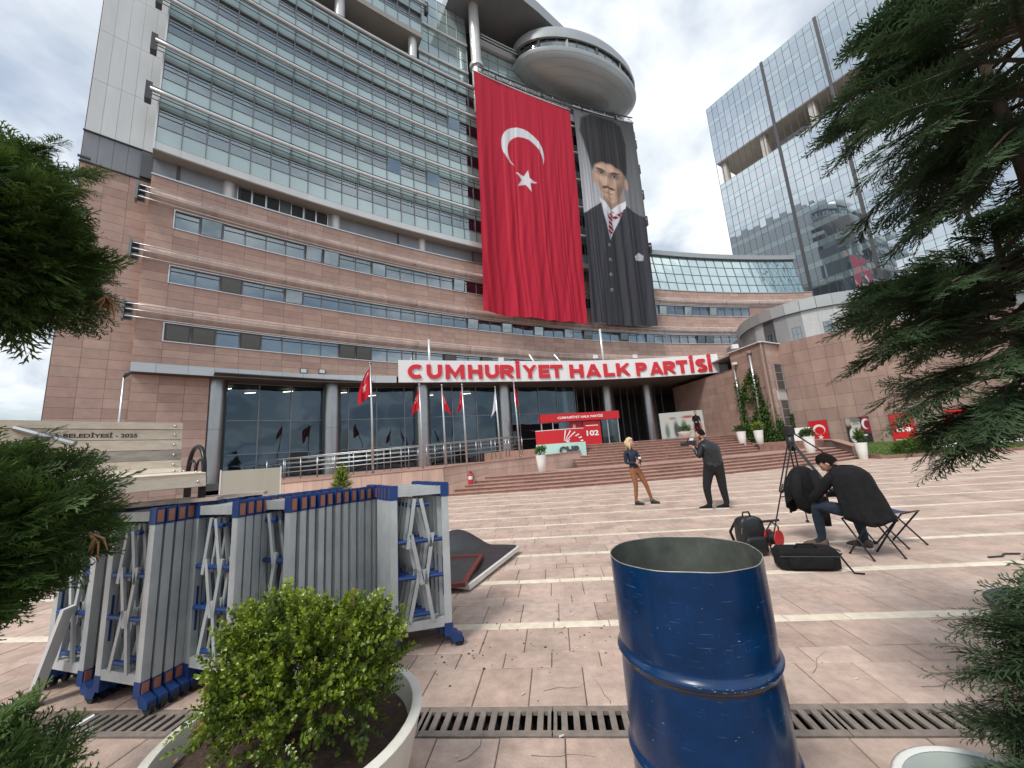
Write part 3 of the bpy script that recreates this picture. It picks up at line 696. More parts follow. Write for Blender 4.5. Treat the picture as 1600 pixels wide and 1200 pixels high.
PHT = PH0 + NT * DPH
# solid body behind the facades
b = MB()
arc_box(b, -45.1, PHT, 105.2, 122, 7.5, 50.5, 1.5); arc_box(b, -45.1, -41.6, 105.2, 122, 0.2, 7.5, 1.5); arc_box(b, -41.6, PHT, 112, 122, 0.2, 7.5, 1.5); b.build('rear_body', 'room_dark', hq)
b = MB(); arc_box(b, PHT, PHT + 0.12, 105.25, 122, 19.7, 50.5, 1.5); arc_box(b, -45.1, PHT, 122, 122.1, 0.5, 50.5, 1.5); arc_box(b, -45.25, -45.1, 105.35, 122, 0.5, 50.5, 1.5); b.build('end_walls', 'white_panel', hq)
b = MB(); arc_box(b, PHT, PHE, 105.2, 122, 7.5, 19.5, 1.5); arc_box(b, PHT, PHE, 112, 122, 0.2, 7.5, 1.5); b.build('wing_body', 'room_dark', hq)
b = MB()
for z in (7.6, 11.9, 15.4, 19.0): arc_box(b, PH0 + .1, PHE - .1, 103.1, 105.25, z, z + 0.35, 1.3)
for k in range(6): arc_box(b, PH0 + .1, PHT - .1, 102.75, 105.25, 21.25 + 3.52 * k, 21.5 + 3.52 * k, 1.3)
b.build('floor_slab', 'room_wall', hq)
b = MB()
for ph in np.arange(PH0 + 0.6, PHT, 4.0):
    arc_box(b, ph, ph + 0.1, 103.15, 105.2, 7.8, 38.5)
b.build('partition', 'room_wall', hq)
# ---- stone bands
WROWS = [(9.32, 10.38), (12.93, 13.98), (16.47, 17.65)]
courses = []     # (z0, z1)
def split(z0, z1, n): 
    for i in range(n): courses.append((z0 + (z1 - z0) * i / n, z0 + (z1 - z0) * (i + 1) / n))
split(7.86, 9.27, 3); split(11.42, 12.88, 3); split(15.0, 16.42, 3); split(18.68, 19.62, 2)
side_courses = []
core = MB()
for z0, z1 in ((7.4, 9.27), (10.43, 12.88), (14.03, 16.42), (17.70, 19.6)): arc_box(core, PH0, PHE, RS + 0.05, RS + 0.3, z0, z1)
core.build('wall_core', 'joint', hq)
pm = {}
def panel_me(w, h, d=0.05, mname='stone', nm='stone_panel'):
    key = (round(w, 3), round(h, 3), d, mname)
    if key not in pm:
        bb = MB(); e = 0.006; x = w / 2 - 0.005; z0, z1 = 0.005, h - 0.005
        fr = [(-x + e, 0, z0 + e), (x - e, 0, z0 + e), (x - e, 0, z1 - e), (-x + e, 0, z1 - e)]; bk = [(-x, d, z0), (x, d, z0), (x, d, z1), (-x, d, z1)]; mid = [(-x, e, z0), (x, e, z0), (x, e, z1), (-x, e, z1)]
        bb.add(fr + mid + bk, [(0, 1, 2, 3)] + [(4 + i, 4 + (i + 1) % 4, (i + 1) % 4, i) for i in range(4)] + [(8 + i, 8 + (i + 1) % 4, 4 + (i + 1) % 4, 4 + i) for i in range(4)])
        pm[key] = bb.mesh(nm, mname)
    return pm[key]
def mould_me(h, mname):
    bb = MB(); n = 8; w = BAY / 2 - 0.004
    V = []
    for i in range(n + 1):
        t = i / n; y = -0.26 * math.sin(math.pi * t) ** 0.8; V += [(-w, y, h * t), (w, y, h * t)]
    V += [(-w, 0.05, 0), (w, 0.05, 0), (-w, 0.05, h), (w, 0.05, h)]
    F = [(2 * i, 2 * i + 1, 2 * i + 3, 2 * i + 2) for i in range(n)]
    F += [tuple([2 * i for i in range(n + 1)][::-1]) + (2 * n + 2, 2 * n + 4)[:0] + (2 * n + 2, 2 * n + 4), tuple([2 * i + 1 for i in range(n + 1)]) + (2 * n + 5, 2 * n + 3)]
    bb.add(V, F); return bb.mesh('stone_moulding', mname, 50)
stuff_p = MB(); nparts = 0
def panel_any(phi, R, z, w, h, mname, idx_near):
    """a panel as its own part where it shows large, else into the joined far panels"""
    global nparts
    me = panel_me(w, h, 0.05, mname)
    if idx_near and nparts < 290:
        nparts += 1; put('stone_panel', me, phi, R + random.uniform(-0.004, 0.004), z)
    else:
        M = pol(phi, R, z); vs = [M @ v.co for v in me.vertices]; stuff_p.add(vs, [tuple(p.vertices) for p in me.polygons])
for (z0, z1) in courses:
    for i in range(NB):
        ph = PH0 + (i + 0.5) * DPH
        panel_any(ph, RS, z0, BAY, z1 - z0, 'stone', i < 22)
# left end bay and right wing ends beside the window rows
for (z0, z1) in WROWS:
    for j in range(2):
        h = (z1 - z0 + 0.1) / 2; panel_any(PH0 + 0.5 * DPH, RS, z0 - 0.05 + j * h, BAY, h, 'stone', True)
    for i in range(49, NB): panel_any(PH0 + (i + 0.5) * DPH, RS, z0 - 0.05, BAY, z1 - z0 + 0.1, 'stone', False)
sp = stuff_p.build('far_stone_panels', 'stone', hq, kind='stuff')
mme = mould_me(0.99, 'stone_weathered')
for (z0, z1) in WROWS:
    for i in range(NB): put('stone_moulding', mme, PH0 + (i + 0.5) * DPH, RS, z1 + 0.05)
b = MB(); arc_box(b, PH0 - .02, PHE, RS - 0.06, RS + 0.4, 19.62, 19.72); b.build('parapet_cap', 'alu', hq)
b = MB(); arc_box(b, PH0, PHT, RS + 0.3, 105.2, 19.55, 19.6); b.build('ledge', 'soffit', hq)
# return at the left corner
for (z0, z1) in ((7.86, 19.62),):
    n = 24; h = (z1 - z0) / n
    me = panel_me(0.62, h, 0.05, 'stone')
    for k in range(n): put('stone_panel', me, PH0 - 0.005, RS + 0.34, z0 + k * h, None, Matrix.Rotation(R_(-90), 4, 'Z'))
# ---- strip windows in the stone
def frame_box(b, w, h, t, d): 
    b.box((0, d / 2, t / 2), (w, d, t)); b.box((0, d / 2, h - t / 2), (w, d, t)); b.box((-w / 2 + t / 2, d / 2, h / 2), (t, d, h - 2 * t)); b.box((w / 2 - t / 2, d / 2, h / 2), (t, d, h - 2 * t)); return b
def pane_me(w, h, mname, th=0.012):
    bb = MB(); bb.box((0, 0, h / 2), (w, th, h)); return bb.mesh('pane', mname)
def blind_me(w, h, n):
    bb = MB()
    for i in range(n):
        z = -h * (i + 0.5) / n; bb.add([(-w / 2, 0, z - 0.4 * h / n), (w / 2, 0, z - 0.4 * h / n), (w / 2, 0.02, z + 0.4 * h / n), (-w / 2, 0.02, z + 0.4 * h / n)], [(0, 1, 2, 3)])
    return bb.mesh('blind', 'blind')
fr_me = {}; 
rw_ = random.Random(3)
for ri, (z0, z1) in enumerate(WROWS):
    h = z1 - z0
    bb = MB(); frame_box(bb, BAY - 0.01, h, 0.035, 0.10); f_me = bb.mesh('strip_window', 'grey_metal')
    g_me = pane_me(BAY - 0.09, h - 0.08, 'office_glass'); bl = [blind_me(BAY - 0.12, hh, int(hh / 0.07)) for hh in (0.35, 0.6, h - 0.1)]
    bb = MB(); frame_box(bb, BAY - 0.10, h - 0.09, 0.05, 0.05); s_me = bb.mesh('opening_sash', 'dark_metal')
    for i in range(1, 49):
        ph = PH0 + (i + 0.5) * DPH
        w = put('strip_window', f_me, ph, RS + 0.02, z0)
        opening = (i + ri) % 3 == 1 or (i + ri) % 7 == 2
        M = Matrix.Translation((0, 0.06, 0.04))
        if opening and rw_.random() < 0.55:
            tl = R_(rw_.choice((7, 10, 13)))
            mesh_obj('opening_sash', s_me, w, Matrix.Translation((0, -0.01, 0.045)) @ Matrix.Rotation(tl, 4, 'X'))
            mesh_obj('pane', g_me, w, Matrix.Translation((0, 0.01, 0.04)) @ Matrix.Rotation(tl, 4, 'X'))
        else:
            mesh_obj('pane', g_me, w, M)
        if rw_.random() < 0.62: mesh_obj('blind', rw_.choice(bl), w, Matrix.Translation((0, 0.22, h - 0.05)))
    for (za, zb, pr) in ((z0 - 0.05, z0, 0.07), (z1, z1 + 0.05, 0.10)):
        b = MB(); arc_box(b, PH0 + DPH, PH0 + 49 * DPH, RS - pr, RS + 0.16, za + 0.002, zb - 0.002); b.build('window_trim', 'alu_white', hq)
    b = MB(); arc_box(b, PH0 + DPH - 0.03, PH0 + DPH, RS - 0.08, RS + 0.16, z0 - 0.048, z1 + 0.048); b.build('window_trim', 'alu_white', hq)
# ---- thin steel rails with brackets in front of the stone
def shade_rails(zs, ph0, ph1, R, radii, mats, zb0, zb1, every=4):
    for z, r, m in zip(zs, radii, mats):
        b = MB(); arc_tube(b, ph0, ph1, R, z, r, 8 if r > 0.06 else 6); b.build('sunshade_rail', m, hq, True)
    bb = MB(); bb.bar((0, 0.02, zb0), (0, 0.02, zb1), 0.03, 0.05); bb.bar((0, 0, (zb0 + zb1) / 2), (0, 0.62, (zb0 + zb1) / 2 + 0.12), 0.03, 0.05); me = bb.mesh('bracket', 'grey_metal')
    n = int((ph1 - PH0) / DPH)
    for i in range(2, n, every): put('bracket', me, PH0 + i * DPH, R, 0)
eb = MB(); eb.box((0, 0.35, 0.55), (0.10, 0.6, 1.15)); eb.box((0.22, 0.42, 0.55), (0.34, 0.05, 1.1))
for k in range(3): eb.tube([(0.22, 0.22, 0.12 + 0.36 * k), (0.22, 0.22, 0.26 + 0.36 * k)], 0.15, 10)
eb_me = eb.mesh('end_plate', 'grey_metal')
for (z0, z1) in WROWS:
    shade_rails([z1 + 0.72, z1 + 0.38, z1 - 0.02], -43.75, PHE - 1.0, RS - 0.55, [0.036] * 3, ['alu'] * 3, z1 - 0.02, z1 + 0.72)
    put('end_plate', eb_me, -43.80, RS - 0.62, z1 - 0.15)
# ---- recessed storey above the stone
b = MB(); arc_box(b, PH0 - 0.3, PHT, 103.25, 103.5, 19.5, 21.2); b.build('recess_wall', 'dark_panel', hq)
gp = panel_me(0.9, 1.55, 0.04, 'grey_panel', 'metal_panel'); n = int((PHT - PH0) * math.pi / 180 * 104.2 / 0.9)
for i in range(n):
    ph = PH0 + (i + 0.5) * math.degrees(0.9 / 104.15)
    if not (-41.15 < ph < -39.5 or -39.35 < ph < -37.95): put('metal_panel', gp, ph, 103.2, 19.6)
bb = MB(); frame_box(bb, 0.84, 1.15, 0.05, 0.06); lf = bb.mesh('louvre', 'alu')
bb = MB()
for k in range(14): bb.box((0, 0, 0.08 + 0.075 * k), (0.74, 0.05, 0.012), Matrix.Rotation(0.6, 4, 'X') if False else None)
ls = bb.mesh('louvre_slats', 'dark_metal')
for c0, n in ((-40.92, 3), (-39.12, 3)):
    for k in range(n):
        o = put('louvre', lf, c0 + k * 0.47, 103.12, 19.75); mesh_obj('louvre_slats', ls, o, Matrix.Translation((0, 0.04, 0)))
cm = MB(); cm.lathe([(0.36, 0), (0.36, 1.6)], n=18); cme = cm.mesh('column', 'white_panel', True)
for ph in (-41.41, -37.62, -33.64, -29.8, -26, -22): put('column', cme, ph, 103.34, 19.5)
# ---- glass floors
FZ, FH = 21.55, 3.52
b = MB(); arc_box(b, PH0 - 0.02, PHT, RT - 0.06, 105.2, 20.96, 21.02); b.build('soffit', 'soffit', hq)
fm = panel_me(BAY, 0.52, 0.05, 'white_panel', 'fascia_panel')
for i in range(NT): put('fascia_panel', fm, PH0 + (i + .5) * DPH, RT - 0.08, 21.02)
def teal_block(z_base, nfl, i0, i1, RT=RT, shade=True, ends=True):
    ph0, ph1 = PH0 + i0 * DPH, PH0 + i1 * DPH
    w = BAY * RT / RS
    spm = panel_me(w, 1.07, 0.03, 'teal_spandrel', 'spandrel_panel'); stm = panel_me(w, 1.12, 0.03, 'teal_strip', 'glass_strip')
    vp = pane_me(w - 0.05, 1.20, 'office_glass'); bl = [blind_me(w - 0.1, hh, int(hh / 0.09)) for hh in (0.35, 0.55, 0.8, 1.15)]
    bb = MB(); frame_box(bb, w - 0.04, 1.21, 0.03, 0.05); of = bb.mesh('window', 'grey_metal')
    for f in range(nfl):
        z = z_base + f * FH
        for i in range(i0, i1):
            ph = PH0 + (i + .5) * DPH
            put('spandrel_panel', spm, ph, RT, z + 0.01); put('glass_strip', stm, ph, RT + 0.01, z + 2.38)
            o = put('window', of, ph, RT + 0.01, z + 1.12)
            if random.random() < 0.035: mesh_obj('pane', vp, o, Matrix.Translation((0, -0.02, 0.005)) @ Matrix.Rotation(R_(12), 4, 'X'))
            else: mesh_obj('pane', vp, o, Matrix.Translation((0, 0.03, 0.005)))
            if random.random() < 0.8: mesh_obj('blind', random.choice(bl), o, Matrix.Translation((0, 0.14, 1.18)))
        for dz in (0.0, 1.08, 2.35):
            b = MB(); arc_box(b, ph0, ph1, RT - 0.035, RT + 0.06, z + dz - 0.004, z + dz + 0.035); b.build('transom', 'grey_metal', hq)
        b = MB(); arc_box(b, ph0, ph1, RT + 0.05, RT + 0.4, z + 3.47, z + 3.52); b.build('floor_edge', 'dark_metal', hq)
        if shade:
            shade_rails([z + 3.22, z + 2.98, z + 2.66, z + 2.36], ph0 - 0.25, ph1 + 0.2, RT - 0.6, [0.03, 0.125, 0.03, 0.03], ['dark_metal', 'alu_white', 'dark_metal', 'dark_metal'], z + 2.3, z + 3.3)
            if ends: put('end_plate', epm, ph0 - 0.28, RT - 0.66, z + 2.25)
            put('end_plate', epm, ph1 + 0.22, RT - 0.66, z + 2.25)
    mm = MB(); mm.box((0, -0.02, nfl * FH / 2), (0.05, 0.09, nfl * FH)); mme_ = mm.mesh('mullion', 'grey_metal')
    for i in range(i0, i1 + 1): put('mullion', mme_, PH0 + i * DPH, RT, z_base)
ep = MB(); ep.box((0, 0.3, 0.6), (0.30, 0.5, 1.2)); epm = ep.mesh('end_plate', 'dark_metal')
teal_block(FZ, 5, 0, NT)
b = MB(); arc_box(b, PH0, PHT, RT - 0.05, 105.2, FZ + 5 * FH, FZ + 5 * FH + 0.09); b.build('parapet_cap', 'alu', hq)
b = MB(); arc_box(b, PH0 - .04, PH0, RT - 0.1, RT + 1.2, 21.0, FZ + 5 * FH); b.build('corner_trim', 'alu_white', hq)
b = MB(); arc_box(b, PHT, PHT + .15, RT - 0.1, 105.2, 19.7, FZ + 5 * FH); b.build('corner_trim', 'dark_panel', hq)
# setback storey and the top block hanging over it
ZT = FZ + 5 * FH
b = MB(); arc_box(b, PH0, -33.4, 104.3, 104.6, ZT, 42.4); b.build('recess_wall', 'grey_panel', hq)
i1 = 15; PHU = PH0 + i1 * DPH
b = MB(); arc_box(b, PH0, PHU, RT - 0.15, 105.2, 42.2, 42.75); b.build('soffit', 'soffit', hq)
teal_block(42.75, 2, 0, i1, RT=102.3, shade=True)
b = MB(); arc_box(b, PH0, PHU + .05, RT - 0.2, 105.2, 42.75 + 2 * FH, 51.2); b.build('roof_edge', 'white_panel', hq)
cm = MB(); cm.lathe([(0.42, 0), (0.42, 3.2)], n=18); cme = cm.mesh('column', 'white_panel', True)
for ph in (-41.4, -37.6, -33.9): put('column', cme, ph, 102.95, ZT)
# recessed curtain wall right of the top block
def grid_wall(ph0, ph1, R, z0, z1, w, h, gname, nm='curtain_pane'):
    n = int(round(math.radians(ph1 - ph0) * R / w)); m = int(round((z1 - z0) / h)); d = (ph1 - ph0) / n; hh = (z1 - z0) / m; ww = math.radians(d) * R
    me = panel_me(ww - 0.03, hh - 0.03, 0.02, gname, nm)
    for i in range(n):
        for j in range(m): put(nm, me, ph0 + (i + .5) * d, R, z0 + j * hh)
    for j in range(0, m + 1):
        b = MB(); arc_box(b, ph0, ph1, R - 0.02, R + 0.05, z0 + j * hh - 0.02, z0 + j * hh + 0.02); b.build('transom', 'grey_metal', hq)
    for i in range(n + 1):
        b = MB(); P = pp(ph0 + i * d, R, z0); b.bar(P, P + Vector((0, 0, z1 - z0)), 0.06, 0.08); b.build('mullion', 'grey_metal', hq)
grid_wall(-33.35, -30.3, 103.9, ZT + 0.1, 50.5, 1.05, 1.2, 'teal_spandrel')
for z in (42.5, 46.2):
    b = MB(); arc_box(b, -33.4, -30.3, 103.7, 104.2, z, z + 0.28); b.build('floor_band', 'white_panel', hq)
cm = MB(); cm.lathe([(0.55, 0), (0.55, 5.6), (0.75, 5.62), (0.75, 6.0), (0.55, 6.02), (0.55, 14.5)], n=20); put('column', cm.mesh('column', 'white_panel', 40), -30.1, 102.4, 36.4)
# right top storeys behind the saucer
grid_wall(-29.6, -18.8, 104.2, ZT + 0.1, 42.6, 1.4, 1.7, 'teal_spandrel')
grid_wall(-29.6, -18.8, 103.6, 43.6, 46.6, 1.25, 1.0, 'teal_spandrel')
b = MB(); arc_box(b, -29.7, -18.6, 103.2, 106, 42.7, 43.5); b.build('floor_band', 'white_panel', hq)
b = MB(); arc_box(b, -29.7, -18.6, 103.2, 106, 46.7, 47.5); b.build('floor_band', 'white_panel', hq)
for z in (47.3, 46.9):
    b = MB(); arc_tube(b, -29.7, -22.5, 102.6, z, 0.07); b.build('sunshade_rail', 'alu', hq, True)
# roof slab with a pointed overhang
b = MB(); b.mi(0)
poly = [pp(-31.6, 99.5), pp(-29.0, 99.0), pp(-26.2, 99.8), pp(-23.3, 101.2), pp(-21.5, 104.5), pp(-20.5, 112), pp(-31.6, 112)]
n = len(poly); vs = [(p.x, p.y, 50.2) for p in poly] + [(p.x, p.y, 51.7) for p in poly]
b.add(vs, [tuple(range(n))[::-1]]); b.mi(1); b.add(vs, [tuple(range(n, 2 * n))] + [(i, (i + 1) % n, n + (i + 1) % n, n + i) for i in range(n)])
b.build('roof_overhang', ['grey_panel', 'saucer_metal'], hq)
# terrace slab the truss hangs from
b = MB(); arc_box(b, -30.3, -18.6, 101.6, 104.4, ZT - 0.05, ZT + 0.9); b.build('terrace_edge', 'grey_panel', hq)
# ---- saucer
SCX, SCA, SCB, SCT = Vector((10.8, 41.0, 46.0)), 8.75, 4.35, R_(25)
def sp_(r, t, z):
    """point of the oval saucer: r = share of the half axes"""
    x, y = r * SCA * math.cos(t), r * SCB * math.sin(t); return Vector((SCX.x + x * math.cos(SCT) - y * math.sin(SCT), SCX.y + x * math.sin(SCT) + y * math.cos(SCT), SCX.z + z))
def oval(prof, nm, m, parent, smooth=35, n=84):
    b = MB(); V = [sp_(r, 2 * math.pi * j / n, z) for (r, z) in prof for j in range(n)]
    b.add(V, [(i * n + j, i * n + (j + 1) % n, (i + 1) * n + (j + 1) % n, (i + 1) * n + j) for i in range(len(prof) - 1) for j in range(n)]); return b.build(nm, m, parent, smooth)
BOWL = [(0.01, -2.75), (0.25, -2.68), (0.48, -2.42), (0.66, -2.05), (0.80, -1.6), (0.91, -1.05), (0.975, -0.5), (1.0, -0.1), (1.0, 0.0), (0.965, 0.02)]
sau = oval(BOWL, 'saucer', 'saucer_metal', hq); sau['label'] = 'oval grey metal saucer room with a ring of windows'
for r, z in BOWL[1:7]:
    m = MB(); m.tube([sp_(r, t, z) for t in np.linspace(0, 2 * math.pi, 60, endpoint=False)], 0.012, 4, closed=True); m.build('seam', 'grey_metal', sau)
oval([(0.96, 1.25), (1.0, 1.27), (1.005, 1.7), (0.985, 2.5), (0.93, 3.1), (0.7, 3.5), (0.01, 3.7)], 'saucer_cap', 'saucer_metal', sau)
oval([(0.945, 0.0), (0.945, 1.3)], 'window_ring', 'office_glass', sau, True); oval([(0.82, -0.1), (0.82, 1.5)], 'inner_wall', 'blind', sau, True)
for k in range(40):
    t = 2 * math.pi * k / 40; big = k % 3 == 0; m = MB(); q = sp_(0.952, t, 0.0); d_ = q - SCX; m.bar(q, q + Vector((0, 0, 1.28)), 0.34 if big else 0.08, 0.2 if big else 0.08, up=(d_.x, d_.y, 0)); m.build('window_post', 'dark_panel', sau)
# ---- left pier: white sheet metal, grey band, stone
PW = 0.62; npn = 5
d = (1.65) / npn; wv = math.radians(d) * 103.5
for i in range(npn):
    ph = -45.12 + (i + .5) * d
    for k in range(9):
        z0 = 21.4 + k * 3.52; put('white_panel', panel_me(wv, 3.52, 0.05, 'white_panel', 'white_panel'), ph, 103.5, z0)
    put('metal_panel', panel_me(wv, 1.95, 0.05, 'grey_panel', 'metal_panel'), ph, 103.5, 19.42)
b = MB(); arc_box(b, -45.14, PH0, 103.54, 105.3, 0, 53); b.build('pier_core', 'joint', hq)
b = MB(); arc_box(b, -45.16, PH0, 103.40, 103.55, 19.36, 19.42); b.build('pier_flashing', 'dark_metal', hq)
b = MB(); arc_box(b, -45.16, PH0, 103.40, 103.55, 21.35, 21.40); b.build('pier_flashing', 'dark_metal', hq)
n = 36; h = 19.36 / n; d3 = 1.65 / 3; wv = math.radians(d3) * 103.5
pst = MB()
me = panel_me(wv, h, 0.05, 'stone')
for i in range(3):
    for k in range(n):
        M = pol(-45.12 + (i + .5) * d3, 103.5, k * h); pst.add([M @ v_.co for v_ in me.vertices], [tuple(p_.vertices) for p_ in me.polygons])
pst.build('pier_stone_panels', 'stone', hq, kind='stuff')
b = MB(); b.box((0.55, 0, 0.05), (0.5, 0.12, 0.1), T0.inverted() @ pol(-45.3, 103.4, 19.5) if False else pol(-45.35, 103.3, 19.5)); b.build('camera_bracket', 'dark_metal', hq)
# canopy line, from the left corner to the hall wall
CPL = [(-20.60, 20.09), (-18.50, 21.95), (-16.28, 23.80), (-13.30, 26.08), (-8.63, 28.26), (0.0, 31.2), (6, 32.9), (11.48, 33.8), (15, 34.05), (18.26, 34.02), (19.45, 33.87)]
CPL = [Vector(p) for p in CPL]; CS = [0.0]
for i in range(len(CPL) - 1): CS.append(CS[-1] + (CPL[i + 1] - CPL[i]).length)
def cpt(s):
    s = max(0, min(CS[-1] - 1e-6, s)); i = max(j for j in range(len(CPL) - 1) if CS[j] <= s); f = (s - CS[i]) / (CS[i + 1] - CS[i])
    def tan(k): return (CPL[min(k + 1, len(CPL) - 1)] - CPL[max(k - 1, 0)]).normalized()
    p0, p1, p2, p3 = CPL[max(i - 1, 0)], CPL[i], CPL[i + 1], CPL[min(i + 2, len(CPL) - 1)]
    q = 0.5 * ((2 * p1) + (p2 - p0) * f + (2 * p0 - 5 * p1 + 4 * p2 - p3) * f * f + (3 * p1 - p0 - 3 * p2 + p3) * f ** 3)
    t = tan(i).lerp(tan(i + 1), f).normalized(); return q, t, Vector((t.y, -t.x))
# stone wall below the canopy
b = MB(); arc_box(b, -43.45, -41.55, 103.36, 104.2, 0, 7.4); b.build('wall_core', 'joint', hq)
wl = math.radians(1.9 / 3) * 103.3; n = 14; h = 7.35 / n
for i in range(3):
    for k in range(n): put('stone_panel', panel_me(wl, h, 0.05, 'stone'), -43.47 + (i + .5) * 0.633, 103.3, k * h)
# ---- lobby: glass wall following the canopy, interior, columns
rowsz = [(1.02, 2.66), (2.66, 4.85), (4.85, 7.34)]
gs = [4.25 + 1.86 * k for k in range(15)]
def gpt(s): q, t, nr = cpt(s); o = 1.9 if s < 20 else 1.9 + (s - 20) * 0.09; return Vector((q.x - nr.x * o, q.y - nr.y * o, 0))
for k in range(14):
    a_, c_ = gpt(gs[k]), gpt(gs[k + 1]); d_ = c_ - a_; mid = (a_ + c_) / 2
    for (z0, z1) in rowsz:
        M = T0 @ frame_at((mid.x, mid.y, z0 + 0.02), d_) @ Matrix.Rotation(random.gauss(0, 0.006), 4, 'X') @ Matrix.Rotation(random.gauss(0, 0.008), 4, 'Z')
        mesh_obj('lobby_pane', panel_me(round(d_.length - 0.06, 3), z1 - z0 - 0.04, 0.02, 'lobby_glass', 'lobby_pane'), hq, M)
    for z in (1.0, 2.66, 4.85, 7.31):
        b = MB(); b.bar((a_.x, a_.y, z), (c_.x, c_.y, z), 0.10, 0.06); b.build('transom', 'grey_metal', hq)
mm = MB(); mm.box((0, 0.0, 3.15), (0.07, 0.12, 6.3)); me = mm.mesh('mullion', 'grey_metal')
for k in range(15):
    q_ = gpt(gs[k]); mesh_obj('mullion', me, hq, T0 @ frame_at((q_.x, q_.y, 1.0), gpt(gs[min(k + 1, 14)]) - gpt(gs[max(k - 1, 0)])))
b = MB(); arc_box(b, -41.5, -10, 101.6, 112, 7.37, 7.42); b.build('lobby_ceiling', 'room_wall', hq)
b = MB(); arc_box(b, -41.5, -21, 102.3, 112, 0.6, 1.0); b.build('lobby_floor', 'room_wall', hq)
b = MB(); arc_box(b, -41.5, -10, 111.0, 111.2, 1.0, 7.35); b.build('lobby_back_wall', 'room_wall', hq)
b = MB(); arc_box(b, -41.6, -41.5, 103.9, 111.2, 0.5, 7.35); b.build('lobby_side_wall', 'room_wall', hq)
lt = MB(); lt.box((0, 0, 0), (0.07, 0.75, 0.04)); lme = lt.mesh('lamp_tube', 'lamp_tube')
for ph, r, a_ in ((-41.0, 106.0, 0.7), (-40.2, 107.2, 0.9), (-39.0, 106.0, 0.8), (-37.0, 105.6, 0.9), (-35.6, 106.6, 0.8), (-33.6, 104.8, 1.0), (-33.0, 105.7, 0.8), (-31.3, 104.4, 0.9)): put('lamp_tube', lme, ph, r, 7.2, None, Matrix.Rotation(a_, 4, 'Z'))
for ph, r in ((-37.2, 103.9), (-36.6, 103.9), (-38.4, 103.9)): put('lamp_tube', lme, ph, r, 11.2, None, Matrix.Rotation(1.2, 4, 'Z'))
cm = MB(); cm.lathe([(0.60, 0), (0.60, 3.55), (0.585, 3.56), (0.585, 3.58), (0.60, 3.59), (0.60, 6.75)], n=32); cme = cm.mesh('lobby_column', 'steel', 30)
for x_, y_ in ((-18.65, 23.67), (-13.14, 27.51), (-7.17, 30.02), (-0.79, 32.83), (4.77, 36.19), (9.18, 37.48), (13.5, 38.45)): mesh_obj('lobby_column', cme, hq, T0 @ Matrix.Translation((x_, y_, 0.62)))
# dark entrance hall glazing and doors
for k in range(14):
    ph = -26.2 + k * 0.5
    put('mullion', me, ph, 101.2, 1.6)
# ---- canopy and its soffit
b = MB(); m = 44; V = []
for i in range(m + 1):
    q, t, nr = cpt(CS[-1] * i / m); back = pp(PH0 + (-12 - PH0) * i / m, 106.0)
    V += [(q.x - nr.x * 0.1, q.y - nr.y * 0.1, 7.36), (back.x, back.y, 7.36), (q.x - nr.x * 0.1, q.y - nr.y * 0.1, 7.82), (back.x, back.y, 7.82)]
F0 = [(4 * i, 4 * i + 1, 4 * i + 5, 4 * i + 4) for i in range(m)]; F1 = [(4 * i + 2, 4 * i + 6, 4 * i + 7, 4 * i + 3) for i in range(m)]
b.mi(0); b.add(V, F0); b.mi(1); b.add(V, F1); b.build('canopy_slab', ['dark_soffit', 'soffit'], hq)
def strip(s0, s1, z0, z1, off, mname, nm, parent, n=1, th=0.05):
    for i in range(n):
        a, c = s0 + (s1 - s0) * i / n + 0.006, s0 + (s1 - s0) * (i + 1) / n - 0.006; bb = MB(); k = 4; V = []
        for j in range(k + 1):
            q, t, nr = cpt(a + (c - a) * j / k)
            for (o, z) in ((off, z0), (off, z1), (off - th, z1), (off - th, z0)): V.append((q.x + nr.x * o, q.y + nr.y * o, z))
        F = []
        for j in range(k):
            for e in range(4): F.append((4 * j + e, 4 * (j + 1) + e, 4 * (j + 1) + (e + 1) % 4, 4 * j + (e + 1) % 4))
        F += [(0, 1, 2, 3), (4 * k + 3, 4 * k + 2, 4 * k + 1, 4 * k)]
        bb.add(V, F); bb.build(nm, mname, parent)
strip(0, 14.6, 7.33, 7.85, 0.05, 'fascia_grey', 'canopy_fascia', hq, 12)
strip(42.55, 43.6, 7.4, 8.1, 0.0, 'fascia_grey', 'canopy_fascia', hq, 1)
